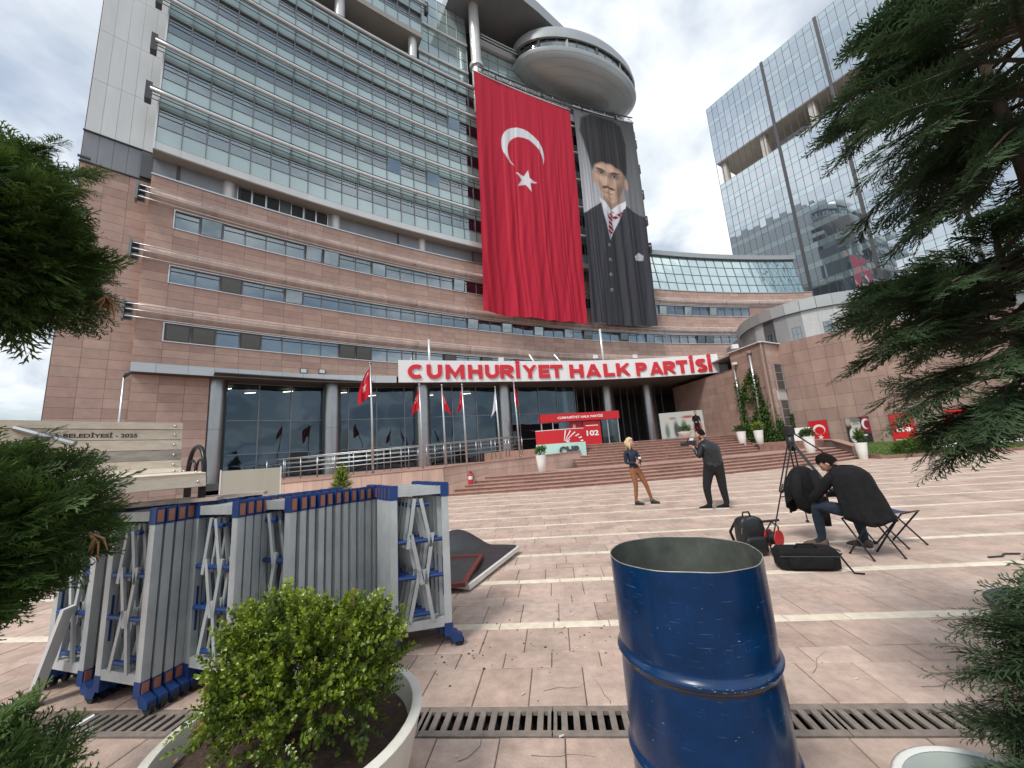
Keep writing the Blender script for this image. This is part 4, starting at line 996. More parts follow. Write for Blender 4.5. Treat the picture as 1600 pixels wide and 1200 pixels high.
# ---- big roof sign on the canopy edge
q, t, nr = cpt(28)
sg = thing('party_sign', 'long white canopy sign with big red capital letters CUMHURİYET HALK PARTİSİ', 'sign', (q.x, q.y, 7.3))
strip(14.75, 42.55, 7.33, 9.06, 0.14, 'sign_white', 'sign_panel', sg, 22, 0.16)
def arc_pts(cx, cz, rx, rz, a0, a1, n=12): return [(cx + rx * math.cos(R_(a0 + (a1 - a0) * i / n)), cz + rz * math.sin(R_(a0 + (a1 - a0) * i / n))) for i in range(n + 1)]
def block_letter(c, w=0.262, depth=0.09):
    """heavy capital drawn with strokes in a box one unit high; returns builder and width"""
    h = w / 2; W = {'C': 1.02, 'M': 1.22, 'İ': w, 'E': 0.80, 'T': 0.90, 'L': 0.76, 'S': 0.86, 'P': 0.88, 'Y': 1.0, 'A': 1.06, 'K': 0.98}.get(c, 0.96); S = []
    if c == 'C': S = [arc_pts(.54, .5, .54 - h, .5 - h, 52, 308, 20)]
    elif c == 'U': S = [[(h, 1), (h, .44)] + arc_pts(W / 2, .44, W / 2 - h, .44 - h, 180, 360, 14)[1:-1] + [(W - h, .44), (W - h, 1)]]
    elif c == 'M': S = [[(h, 0), (h, 1)], [(W - h, 0), (W - h, 1)], [(h, 1.04), (W / 2, .16), (W - h, 1.04)]]
    elif c == 'H': S = [[(h, 0), (h, 1)], [(W - h, 0), (W - h, 1)], [(h, .51), (W - h, .51)]]
    elif c in 'RP':
        S = [[(h, 0), (h, 1)], [(h, 1 - h), (.50, 1 - h)] + arc_pts(.50, .68, W - h - .50, .32 - h, 90, -90, 10)[1:-1] + [(.50, .36 + h), (h, .36 + h)]]
        if c == 'R': S.append([(.42, .46), (W - h + .02, -.03)])
    elif c == 'İ': S = [[(h, 0), (h, 1)]]
    elif c == 'Y': S = [[(h * .9, 1.03), (W / 2, .46)], [(W - h * .9, 1.03), (W / 2, .46)], [(W / 2, .5), (W / 2, 0)]]
    elif c == 'E': S = [[(h, 0), (h, 1)], [(h, h), (W, h)], [(h, .5), (W - .05, .5)], [(h, 1 - h), (W, 1 - h)]]
    elif c == 'T': S = [[(0, 1 - h), (W, 1 - h)], [(W / 2, 0), (W / 2, 1)]]
    elif c == 'A': S = [[(h * .95, -.03), (W / 2, 1.02)], [(W - h * .95, -.03), (W / 2, 1.02)], [(.3, .27), (W - .3, .27)]]
    elif c == 'L': S = [[(h, 0), (h, 1)], [(h, h), (W, h)]]
    elif c == 'K': S = [[(h, 0), (h, 1)], [(.22, .38), (W - h, 1.03)], [(.40, .56), (W - h, -.03)]]
    elif c == 'S': S = [arc_pts(W / 2, .725, W / 2 - h, .275 - h * .75, 25, 270, 14) + arc_pts(W / 2, .275, W / 2 - h, .275 - h * .75, 90, -155, 14)[1:]]
    b = MB()
    for si, st in enumerate(S):
        P = [Vector(p) for p in st]; k = len(P); Lf, Rt = [], []
        for i in range(k):
            d0 = (P[i] - P[i - 1]).normalized() if i else (P[1] - P[0]).normalized(); d1 = (P[i + 1] - P[i]).normalized() if i < k - 1 else d0
            n0, n1 = Vector((-d0.y, d0.x)), Vector((-d1.y, d1.x)); m = (n0 + n1).normalized(); q = m * min(h / max(m.dot(n0), .35), h * 2); Lf.append(P[i] + q); Rt.append(P[i] - q)
        y0, y1 = -depth / 2 - 0.0015 * si, depth / 2; cl = lambda z: max(0.0, min(1.0, z))
        V = []
        for l, r in zip(Lf, Rt): V += [(l.x, y0, cl(l.y)), (r.x, y0, cl(r.y)), (r.x, y1, cl(r.y)), (l.x, y1, cl(l.y))]
        F = [(4 * i + e, 4 * i + (e + 1) % 4, 4 * (i + 1) + (e + 1) % 4, 4 * (i + 1) + e) for i in range(k - 1) for e in range(4)] + [(0, 3, 2, 1), (4 * k - 4, 4 * k - 3, 4 * k - 2, 4 * k - 1)]
        b.add(V, F)
    if c == 'İ': b.tube([(h, -depth / 2, 1.19), (h, depth / 2, 1.19)], 0.155, 18)
    return b, W
def sign_word(word, s0, s1, z0, z1):
    gl = [block_letter(c) for c in word]; gap = 0.13; tot = sum(w for _, w in gl) + gap * (len(gl) - 1); k = (s1 - s0) / tot; s = s0
    for (b, w), c in zip(gl, word):
        q, t, nr = cpt(s + w * k / 2); b.v = [((x - w / 2) * k, y, z * (z1 - z0)) for x, y, z in b.v]; me = b.mesh('letter', 'sign_red')
        mesh_obj('letter', me, sg, Matrix.Translation(-ORIG[sg.name]) @ frame_at((q.x + nr.x * 0.19, q.y + nr.y * 0.19, z0), (t.x, t.y, 0))); s += (w + gap) * k
sign_word('CUMHURİYET', 15.6, 28.1, 7.60, 8.72); sign_word('HALK', 28.9, 34.4, 7.57, 8.72); sign_word('PARTİSİ', 35.1, 41.9, 7.52, 8.70)
# little things on the canopy: stays and lamps
for i, (s, h, lean) in enumerate(((17.2, 3.1, 0.0), (26.4, 2.0, -1.2), (29.3, 2.0, -1.6), (32.2, 4.3, 0.0))):
    q, t, nr = cpt(s); b = MB(); b.tube([(q.x, q.y + 0.4, 7.8), (q.x + t.x * lean, q.y + 0.4 + t.y * lean, 7.8 + h)], 0.10 if not lean else 0.08, 8)
    b.build('canopy_stay', 'alu_white', hq, True)
bl_ = MB(); bl_.box((0, 0, 0.2), (0.45, 0.15, 0.32)); bl_.tube([(0, 0.1, 0), (0, 0.3, -.3)], .03, 5); blm = bl_.mesh('floodlight', 'alu_white')
for s, z in ((22.8, 9.1), (31.5, 9.3), (35.3, 9.2)):
    q, t, nr = cpt(s); mesh_obj('floodlight', blm, hq, T0 @ frame_at((q.x, q.y + 0.3, z), (t.x, t.y, 0)))
for px_s, zz in ((8.6, 8.15), (9.7, 8.2)):
    b = MB(); q, t, nr = cpt(px_s); ph = math.degrees(math.atan2(q.x - C0.x, q.y - C0.y)); m_ = pol(ph, RS - 0.05, zz); b.box((0, 0, 0), (0.42, 0.08, 0.34), m_); b.build('floodlight', 'dark_metal', hq)
    b = MB(); b.box((0, -0.05, 0), (0.34, 0.02, 0.26), m_); b.build('floodlight_glass', 'label_white', hq)
# ---- glass pavilion on the right wing
pv = thing('glass_pavilion', 'long pale green glass pavilion on the roof of the stone wing', 'pavilion', tuple(pp(-12, 104, 19.72)))
PT = Matrix.Translation(-ORIG[pv.name])
lean = R_(9)
nph = 17; d = (-5.75 + 18.2) / nph; w = math.radians(d) * 104; 
pme = panel_me(w - 0.05, 1.26, 0.02, 'pavilion_glass', 'glass_pane')
for i in range(nph):
    for j in range(4):
        mesh_obj('glass_pane', pme, pv, PT @ pol(-18.2 + (i + .5) * d, 103.4 + 0.0, 19.75) @ Matrix.Rotation(-lean, 4, 'X') @ Matrix.Translation((0, 0, j * 1.3)))
mm = MB(); mm.box((0, -0.01, 2.6), (0.06, 0.1, 5.2)); mx_ = mm.mesh('mullion', 'grey_metal')
for i in range(nph + 1): mesh_obj('mullion', mx_, pv, PT @ pol(-18.2 + i * d, 103.4, 19.75) @ Matrix.Rotation(-lean, 4, 'X'))
for j in range(5):
    b = MB(); z = 19.75 + j * 1.3 * math.cos(lean); r = 103.4 + j * 1.3 * math.sin(lean); arc_box(b, -18.2, -5.75, r - 0.04, r + 0.06, z - 0.03, z + 0.03); b.build('transom', 'grey_metal', pv)
b = MB(); arc_box(b, -18.3, -5.6, 103.9, 116, 24.9, 25.5, 1.5); b.build('roof', 'saucer_metal', pv)
b = MB(); arc_box(b, -18.1, -5.9, 107.5, 115, 19.8, 24.9, 1.5); b.build('inner_room', 'room_wall', pv)
# ================================================================== BANNERS
def sstep(e0, e1, x): t = np.clip((x - e0) / (e1 - e0), 0, 1); return t * t * (3 - 2 * t)
def over(col, mask, c): 
    m = mask[..., None]; return col * (1 - m) + np.array(c) * m
def in_poly(X, Z, poly, soft=0.05):
    """soft mask of a polygon by signed distance"""
    P = np.array(poly, float); n = len(P); d = np.full(X.shape, 1e9); ins = np.zeros(X.shape, bool)
    for i in range(n):
        a, b = P[i], P[(i + 1) % n]; e = b - a; wx, wz = X - a[0], Z - a[1]
        t = np.clip((wx * e[0] + wz * e[1]) / (e @ e + 1e-12), 0, 1); d = np.minimum(d, np.hypot(wx - e[0] * t, wz - e[1] * t))
        c = (a[1] <= Z) != (b[1] <= Z)
        with np.errstate(divide='ignore', invalid='ignore'): ins ^= c & (X < (b[0] - a[0]) * (Z - a[1]) / (b[1] - a[1] + 1e-12) + a[0])
    return sstep(-soft, soft, np.where(ins, d, -d))
def in_ell(X, Z, cx, cz, rx, rz, soft=0.03, rot=0.0):
    c, s = math.cos(rot), math.sin(rot); x, z = (X - cx) * c + (Z - cz) * s, -(X - cx) * s + (Z - cz) * c
    r = np.hypot(x / rx, z / rz); return 1 - sstep(1 - soft / min(rx, rz), 1 + soft / min(rx, rz), r)
def star_poly(cx, cz, r, rot=0.0): return [(cx + (r if k % 2 == 0 else r * 0.382) * math.sin(rot + math.pi * k / 5), cz + (r if k % 2 == 0 else r * 0.382) * math.cos(rot + math.pi * k / 5)) for k in range(10)]
def vnoise(x, seed, n=64):
    r = np.random.default_rng(seed).uniform(-1, 1, n); i = np.floor(x).astype(int); f = x - i; f = f * f * (3 - 2 * f); return r[i % n] * (1 - f) + r[(i + 1) % n] * f
RED = (0.54, 0.022, 0.052)
def flag_print(X, Z, W, H):
    col = np.ones(X.shape + (3,)) * np.array(RED)
    cx, cz = W * 0.435, 0
    return col
def cloth_grid(ph0, ph1, R, z0, z1, nu, nv, seed, amp):
    u = np.linspace(0, 1, nu); v = np.linspace(0, 1, nv); U, V = np.meshgrid(u, v, indexing='ij')
    W = math.radians(ph1 - ph0) * R
    s = U * W; t = 1 - V           # t: 0 at top
    drift = 0.5 * vnoise(t * 3 + 7, seed) * t
    f = vnoise((s + drift) * 2.3, seed + 1) * 0.55 + vnoise((s + drift * 1.5) * 5.1 + 3, seed + 2) * 0.30 + vnoise((s * 0.7 + t * 3.0) * 3 + 11, seed + 3) * 0.25 + vnoise(s * 0.5 + 5, seed + 4) * 0.8
    env = 0.15 + 0.85 * np.clip(t * 1.6, 0, 1); off = f * amp * env + vnoise(s * 1.7 + 31, seed + 5) * amp * 0.6 * t ** 2
    off += -0.25 * np.sin(math.pi * np.clip(t, 0, 1)) * 1.0
    ph = np.radians(ph0 + (ph1 - ph0) * U - 0.42 * t * (0.75 + 0.25 * U)); Rr = R + off
    zz = z0 + (z1 - z0) * V + 0.06 * vnoise(s * 0.9, seed + 6) * t - 0.10 * np.sin(math.pi * U) * t
    P = np.stack([C0.x + Rr * np.sin(ph), C0.y + Rr * np.cos(ph), zz], -1)
    i = np.arange(nu - 1)[:, None] * nv + np.arange(nv - 1)[None, :]
    F = np.stack([i, i + nv, i + nv + 1, i + 1], -1).reshape(-1, 4)
    return P.reshape(-1, 3), F, s, z0 + (z1 - z0) * V, W
def banner(name, label, ph0, ph1, z0, z1, nu, nv, seed, paint, amp, hem=True):
    R = 101.45; t = thing(name, label, 'banner', tuple(pp((ph0 + ph1) / 2, R, z0))); O = np.array(ORIG[t.name])
    P, F, X, Z, W = cloth_grid(ph0, ph1, R, z0, z1, nu, nv, seed, amp)
    col = paint(X, Z, W)
    mesh_obj('banner_cloth', np_mesh('banner_cloth', P - O, F, 'cloth_print', True, attrs={'print': col.reshape(-1, 3)}), t)
    b = MB(); arc_tube(b, ph0 - .05, ph1 + .05, R, z1 + 0.02, 0.07); b.build('top_batten', 'alu_white', t, True)
    return t
def paint_flag(X, Z, W):
    col = np.ones(X.shape + (3,)) * np.array(RED)
    cx = 5.35; m = in_ell(X, Z, cx, 32.75, 2.55, 2.60) * (1 - in_ell(X, Z, cx + 0.22, 32.10, 2.13, 2.17))
    col = over(col, m, (0.78, 0.79, 0.83)); col = over(col, in_poly(X, Z, star_poly(5.40, 29.05, 1.32, 0.22)), (0.78, 0.79, 0.83))
    return col
def paint_portrait(X, Z, W):
    g = sstep(0.0, 1.0, X / W); v = sstep(26, 41, Z)
    base = 0.56 * (1 - g) + 0.19 * g; base = base * (1 - 0.8 * v) + 0.06 * v
    col = np.stack([base, base * 1.02, base * 1.10], -1)
    SK = np.array((0.66, 0.44, 0.34))
    # ears and face
    for (ex, ez, rx) in ((1.95, 32.0, 0.30), (6.25, 31.75, 0.34)): col = over(col, in_ell(X, Z, ex, ez, rx, 0.75), SK * 0.72)
    col = over(col, in_poly(X, Z, [(2.9, 30.4), (5.4, 30.3), (5.7, 28.6), (4.2, 27.9), (2.8, 28.9)]), SK * 0.55)
    fp = [(2.05, 34.6), (2.0, 32.6), (2.15, 31.5), (2.5, 30.6), (3.0, 29.85), (3.55, 29.3), (4.15, 29.1), (4.75, 29.35), (5.3, 30.05), (5.75, 31.1), (6.05, 32.5), (6.1, 34.6)]
    fm_ = in_poly(X, Z, fp, 0.12); sh = 1.12 - 0.62 * sstep(4.2, 6.0, X) - 0.22 * sstep(2.7, 2.0, X) - 0.30 * sstep(31.0, 29.3, Z) - 0.25 * sstep(33.4, 34.2, Z)
    col = col * (1 - fm_[..., None]) + (SK[None, None] * sh[..., None]) * fm_[..., None]
    for (sx, sz, rx, rz, k, rot) in ((4.0, 32.6, 0.45, 1.1, 0.82, 0.0), (2.55, 31.3, 0.4, 0.9, 0.80, 0.2), (5.55, 31.4, 0.4, 1.0, 0.70, -0.2), (3.75, 31.35, 0.34, 0.22, 0.66, 0), (3.7, 30.30, 0.6, 0.16, 0.55, 0), (3.9, 29.75, 0.45, 0.16, 0.85, 0), (4.25, 32.0, 0.30, 0.9, 0.62, 0.12), (2.75, 30.9, 0.35, 0.8, 0.70, 0.35), (5.1, 30.7, 0.5, 0.9, 0.60, -0.3)):
        m = in_ell(X, Z, sx, sz, rx, rz, soft=min(rx, rz) * 0.8, rot=rot) * fm_; col = col * (1 - m[..., None] * (1 - k))
    col = over(col, in_ell(X, Z, 3.72, 32.3, 0.16, 0.85, 0.12) * 0.55, SK * 1.18)
    for (bx, bz, rot) in ((2.95, 32.85, -0.05), (4.75, 32.7, 0.05)):
        m = in_ell(X, Z, bx, bz, 0.72, 0.42, 0.3); col = col * (1 - m[..., None] * 0.62)
    for (bx, bz, rot) in ((2.85, 33.2, -0.16), (4.85, 33.08, 0.14)): col = over(col, in_ell(X, Z, bx, bz, 0.70, 0.16, 0.07, rot) * 0.9, (0.07, 0.05, 0.04))
    for (ex, ez) in ((2.95, 32.75), (4.75, 32.6)):
        col = over(col, in_ell(X, Z, ex, ez, 0.32, 0.12, 0.05), (0.42, 0.38, 0.35)); col = over(col, in_ell(X, Z, ex - 0.02, ez + 0.02, 0.16, 0.14, 0.04), (0.04, 0.04, 0.045))
        col = over(col, in_ell(X, Z, ex, ez + 0.14, 0.42, 0.07, 0.05) * .8, (0.08, 0.05, 0.04))
    for s in (-1, 1): col = over(col, in_ell(X, Z, 3.72 + s * 0.42, 30.98, 0.50, 0.19, 0.08, -s * 0.26) * 0.95, (0.10, 0.065, 0.04))
    col = over(col, in_ell(X, Z, 3.7, 30.62, 0.42, 0.06, 0.04) * 0.8, (0.32, 0.13, 0.10))
    # hat
    hat = [(1.75, 32.9), (2.2, 33.75), (3.2, 34.25), (4.3, 34.25), (5.4, 33.85), (6.45, 32.7), (6.75, 34.5), (7.0, 37.5), (6.6, 40.0), (5.5, 40.7), (2.4, 40.8), (0.9, 39.8), (0.55, 38.0), (1.1, 35.8)]
    st = 0.036 + 0.012 * vnoise(X * 5, 5) + 0.012 * sstep(3.5, 0.5, X); hm = in_poly(X, Z, hat, 0.22)
    col = col * (1 - hm[..., None]) + np.stack([st, st, st * 1.08], -1) * hm[..., None]
    # suit, shirt, tie
    suit = [(-1, 26.6), (0.3, 27.2), (2.5, 28.9), (3.3, 24.6), (5.75, 28.9), (8.0, 27.9), (10, 27.3), (10, 10), (-1, 10)]
    cl = 0.046 + 0.010 * vnoise(X * 3, 9); col_s = np.stack([cl, cl * 1.03, cl * 1.25], -1)
    shirt = in_poly(X, Z, [(2.35, 29.1), (3.2, 24.3), (5.9, 29.1), (4.6, 28.2), (3.9, 27.7), (3.0, 28.5)]); col = over(col, shirt, (0.66, 0.66, 0.74))
    sm = in_poly(X, Z, suit, 0.10); col = col * (1 - sm[..., None]) + col_s * sm[..., None]
    col = over(col, in_poly(X, Z, [(2.55, 28.5), (3.28, 24.35), (5.35, 28.0), (4.1, 27.2), (3.4, 27.6)]), (0.60, 0.60, 0.70))
    tie = in_poly(X, Z, [(3.15, 27.5), (3.9, 27.9), (4.15, 27.2), (3.75, 26.7), (4.05, 25.9), (3.35, 24.75), (3.1, 25.5), (3.35, 26.8)]); tie = np.maximum(tie, in_poly(X, Z, [(3.9, 27.3), (5.5, 28.3), (5.25, 27.7), (4.1, 26.9)]))
    stripe = (np.sin((X * 0.8 + Z * 1.6) * 6.5) > 0.55)[..., None]; tc_ = np.where(stripe, np.array((0.62, 0.50, 0.50)), np.array((0.22, 0.012, 0.03)))
    col = col * (1 - tie[..., None]) + tc_ * tie[..., None]
    for s in (0, 1):
        cp_ = [(2.3, 29.5), (2.6, 28.5), (3.5, 27.55), (3.75, 28.2), (2.9, 29.2)] if s == 0 else [(5.85, 29.5), (5.75, 28.6), (4.55, 27.9), (3.85, 28.2), (5.1, 29.2)]
        col = over(col, in_poly(X, Z, cp_), (0.74, 0.74, 0.80))
    for (a, b_) in (((2.45, 28.4), (3.25, 24.2)), ((5.5, 28.4), (3.35, 24.2)), ((1.4, 27.7), (2.6, 22.5)), ((6.6, 28.1), (4.6, 22.0))):
        q = [(a[0] - .03, a[1]), (a[0] + .03, a[1]), (b_[0] + .03, b_[1]), (b_[0] - .03, b_[1])]; col = over(col, in_poly(X, Z, q, 0.03) * 0.5, (0.10, 0.10, 0.12))
    for bz in (23.7, 21.95, 20.2, 18.4):
        col = over(col, in_ell(X, Z, 3.1 - (23.7 - bz) * 0.04, bz, 0.18, 0.18, 0.03), (0.35, 0.35, 0.38)); col = over(col, in_ell(X, Z, 3.13 - (23.7 - bz) * 0.04, bz - 0.03, 0.11, 0.11, 0.02), (0.05, 0.05, 0.06))
    col = over(col, in_poly(X, Z, [(6.3, 22.6), (7.0, 23.2), (7.7, 22.9), (7.6, 22.3), (6.4, 22.1)]), (0.55, 0.56, 0.60))
    return col
banner('flag_banner', 'giant red banner with white crescent and star hanging down the facade', -30.62, -23.85, 14.25, 40.35, 190, 380, 21, paint_flag, 0.17)
banner('portrait_banner', 'giant dark banner with a portrait of a man in tall hat, suit and tie', -23.55, -18.72, 14.45, 41.1, 180, 540, 57, paint_portrait, 0.19)
# truss above the banners
tr_ = thing('banner_truss', 'black lattice truss on the terrace edge holding up both giant banners', 'truss', tuple(pp(-24.6, 101.5, 40.4)))
def zt(ph): return 40.45 + (ph + 30.6) / 11.9 * 0.75
for (dr, dz) in ((0, 0), (0, 0.7), (0.6, 0.35)):
    b = MB(); b.tube([pp(p_, 101.45 + dr, zt(p_) + dz) for p_ in np.linspace(-30.3, -18.7, 18)], 0.07, 6); b.build('chord', 'dark_metal', tr_, True)
phs = np.linspace(-30.3, -18.7, 27)
for i in range(26):
    b = MB(); a, c = phs[i], phs[i + 1]; b.tube([pp(a, 101.45, zt(a) + (0.7 if i % 2 else 0)), pp(c, 101.45, zt(c) + (0 if i % 2 else 0.7))], 0.03, 5)
    b.tube([pp(a, 101.45, zt(a) + 0.7), pp((a + c) / 2, 102.05, zt(a) + 0.35), pp(c, 101.45, zt(c))], 0.022, 4); b.build('lattice', 'dark_metal', tr_)
for ph in (-29.2, -25.9, -22.9, -20.2):
    b = MB(); b.bar(pp(ph, 101.3, zt(ph) - 0.1), pp(ph + 0.35, 102.4, zt(ph) + 1.9), 0.16, 0.2); b.build('strut', 'dark_metal', tr_)
for (h, r) in ((1.15, 0.035), (0.8, 0.025)):
    b = MB(); b.tube([pp(p_, 101.9, zt(p_) + h) for p_ in np.linspace(-30.2, -18.6, 14)], r, 5); b.build('hand_rail', 'alu', tr_, True)
for ph in np.linspace(-30.0, -18.8, 12):
    b = MB(); b.tube([pp(ph, 101.9, zt(ph) - 0.2), pp(ph, 101.9, zt(ph) + 1.2)], 0.035, 5); b.build('rail_post', 'alu_white', tr_)

# ================================================================== GLASS TOWER
TW0 = Vector((40.5, 63.1, 0)); TD = Vector((0.518, -0.855, 0)).normalized()
tw = thing('glass_tower', 'tall mirror glass tower with an open concrete storey near its top', 'building', (48, 52, 0))
TF = Matrix.Translation(-ORIG[tw.name]) @ frame_at(TW0, TD)
TWX = 34
floors = [(51.3 + 2.95 * k, 2.95) for k in range(4)] + [(46.9 - 2.93 * (k + 1), 2.93) for k in range(13)]
def tput(name, me, x, y, z, mats=None): return mesh_obj(name, me, tw, TF @ Matrix.Translation((x, y, z)))
tall = {}; stuff = MB(); cnt = 0
def flat_pane(w, h, m): 
    b = MB(); b.box((0, 0.02, h / 2), (w, 0.04, h)); return b.mesh('tower_pane', m)
grooves = (9.94, 17.6, 26.0)
for (z, h) in floors:
    for c in range(TWX):
        x = c + 0.5
        for (dz, hh, m, mi) in ((0.0, 1.93, 'tower_glass', 0), (1.95, h - 1.97, 'tower_glass_pale', 1)):
            key = (round(hh, 3), m)
            tilt = Matrix.Rotation(random.gauss(0, 0.006), 4, 'X') @ Matrix.Rotation(random.gauss(0, 0.006), 4, 'Z')
            if c < 10 and cnt < 300:
                cnt += 1
                if key not in tall: tall[key] = flat_pane(0.95, hh, m)
                mesh_obj('tower_pane', tall[key], tw, TF @ Matrix.Translation((x, 0, z + dz)) @ tilt)
            else:
                stuff.mi(mi); stuff.box((0, 0.02, hh / 2), (0.95, 0.04, hh), frame_at(TW0, TD) @ Matrix.Translation((x, 0, z + dz)) @ tilt)
stuff.build('far_tower_panes', ['tower_glass', 'tower_glass_pale'], tw, kind='stuff')
W2 = frame_at(TW0, TD)
b = MB(); b.box((0, 0.0, (63.1 + 8.8) / 2), (0.05, 0.10, 63.1 - 8.8)); me = b.mesh('mullion', 'dark_metal')
for c in range(TWX + 1): tput('mullion', me, c, 0.02, 0)
b = MB(); b.box((0, -0.02, (63.3 + 8.8) / 2), (0.42, 0.14, 63.3 - 8.8)); me = b.mesh('groove', 'dark_metal')
for x in grooves: tput('groove', me, x, 0, 0)
b = MB(); b.box((TWX / 2, 0, 0), (TWX, 0.09, 0.045)); me = b.mesh('transom', 'dark_metal')
for (z, h) in floors:
    tput('transom', me, 0, 0.04, z); tput('transom', me, 0, 0.04, z + 1.94)
tput('transom', me, 0, 0.04, 63.1); tput('transom', me, 0, 0.04, 46.9)
b = MB(); b.box((TWX / 2, 13.2, 29.5 - 6), (TWX, 26, 46.8 - 12), None); b.v = [tuple(W2 @ Vector(p)) for p in b.v]; b.build('tower_body', 'tower_glass_pale', tw)
b = MB(); b.box((TWX / 2, 13.2, 57.25), (TWX, 26, 11.7)); b.v = [tuple(W2 @ Vector(p)) for p in b.v]; b.build('tower_top_body', 'tower_glass_pale', tw)
for (y, zz, nm, m) in ((3.0, 51.2, 'open_storey_ceiling', 'concrete'), (3.0, 46.95, 'open_storey_floor', 'concrete')):
    b = MB(); b.box((TWX / 2 , 13, zz), (TWX - 0.2, 26, 0.06)); b.v = [tuple(W2 @ Vector(p)) for p in b.v]; b.build(nm, m, tw)
b = MB(); b.box((TWX / 2 + 4, 7.5, 49.0), (TWX - 8.5, 0.3, 4.3)); b.v = [tuple(W2 @ Vector(p)) for p in b.v]; b.build('open_storey_back_wall', 'concrete', tw)
b = MB(); b.box((TWX / 2 + 4.4, 1.2, 47.75), (TWX - 9.3, 0.2, 1.55)); b.v = [tuple(W2 @ Vector(p)) for p in b.v]; b.build('dark_parapet', 'dark_metal', tw)
b = MB(); b.box((0, 0, 2.1), (0.85, 1.2, 4.2)); me = b.mesh('concrete_column', 'concrete')
for x in (0.9, 7.7, 14.7, 21.7, 28.7): tput('concrete_column', me, x, 1.2, 47.0)

# ================================================================== ROUND HALL on the right
DR = [(18.05, 30.9), (18.6, 27.8), (20.6, 28.9), (22.0, 26.9), (23.4, 25.6), (25.5, 24.4), (28, 23.6), (31, 23.2), (36, 23.4), (44, 25)]
rh = thing('round_hall', 'rounded hall of brown stone panels with a grey metal drum on top', 'building', (22, 27, 0.4))
stone_wall(rh, [((16.6, 39.5), DR[0], 0.5, 6.95, 0.5, 6.95), (DR[0], DR[1], 0.5, 8.3, 0.5, 8.3)], 1.05, 0.55, 'stone_drum')
stone_wall(rh, [(DR[1], DR[2], 0.5, 8.3, 0.5, 8.3)], 1.1, 0.5, 'stone')
def smooth_poly(P, n):
    P = [Vector(p) for p in P]; o = []
    for i in range(len(P) - 1):
        p0, p1, p2, p3 = P[max(i - 1, 0)], P[i], P[i + 1], P[min(i + 2, len(P) - 1)]
        for k in range(n): f = k / n; o.append(0.5 * ((2 * p1) + (p2 - p0) * f + (2 * p0 - 5 * p1 + 4 * p2 - p3) * f * f + (3 * p1 - p0 - 3 * p2 + p3) * f ** 3))
    return o + [P[-1]]
def resample(P, w):
    L_ = [0]
    for i in range(len(P) - 1): L_.append(L_[-1] + (P[i + 1] - P[i]).length)
    n = int(L_[-1] / w); o = []
    for k in range(n + 1):
        s = L_[-1] * k / n; i = min(max(j for j in range(len(P)) if L_[j] <= s + 1e-9), len(P) - 2); o.append(P[i].lerp(P[i + 1], (s - L_[i]) / (L_[i + 1] - L_[i])))
    return o
DW = resample(smooth_poly(DR[2:], 6), 0.92)
for i in range(len(DW) - 1):
    a, b_ = DW[i], DW[i + 1]; cb = MB(); d = (b_ - a).normalized(); nr = Vector((d.y, -d.x))
    if i == 0: core_v = []
n9 = 9; zb_, zt_ = 0.45, 8.35; hh = (zt_ - zb_) / n9
cb = MB()
for i in range(len(DW) - 1):
    a, b_ = DW[i], DW[i + 1]; cb.add([(a.x, a.y, 0.2), (b_.x, b_.y, 0.2), (b_.x, b_.y, zt_), (a.x, a.y, zt_)], [(0, 1, 2, 3)])
    d = b_ - a; l = d.length; 
    for j in range(n9):
        me = panel_me(round(l, 2), hh, 0.04, 'stone_drum')
        mid = (a + b_) / 2; dd = d.normalized(); nr = Vector((dd.y, -dd.x))
        mesh_obj('stone_panel', me, rh, Matrix.Translation(-ORIG[rh.name]) @ frame_at((mid.x + nr.x * 0.04, mid.y + nr.y * 0.04, zb_ + j * hh), (d.x, d.y, 0)))
cb.build('wall_core', 'joint', rh)
# roof of the stone part and metal drum
b = MB(); b.prism([tuple(DR[0]), tuple(DR[1]), tuple(DR[2])] + [tuple(p) for p in DW[1:]] + [(44, 45), (18, 45)], 8.2, 8.3); b.build('flat_roof', 'soffit', rh)
b = MB(); q = [Vector(DR[0]), Vector(DR[1]), Vector(DR[2])]
for i in range(2): 
    d = (q[i + 1] - q[i]).normalized(); nr = Vector((d.y, -d.x)); b.bar((q[i].x + nr.x * 0.05, q[i].y + nr.y * 0.05, 8.36), (q[i + 1].x + nr.x * 0.05 + d.x * 0.1, q[i + 1].y + nr.y * 0.05 + d.y * 0.1, 8.36), 0.3, 0.08)
b.build('roof_trim', 'alu_white', rh)
MD = resample(smooth_poly([(24.5, 39.5), (22.7, 36.5), (21.9, 33.5), (22.4, 30.9), (24.2, 29.0), (27.3, 28.1), (32, 27.8), (40, 28.6), (46, 30)], 5), 1.0)
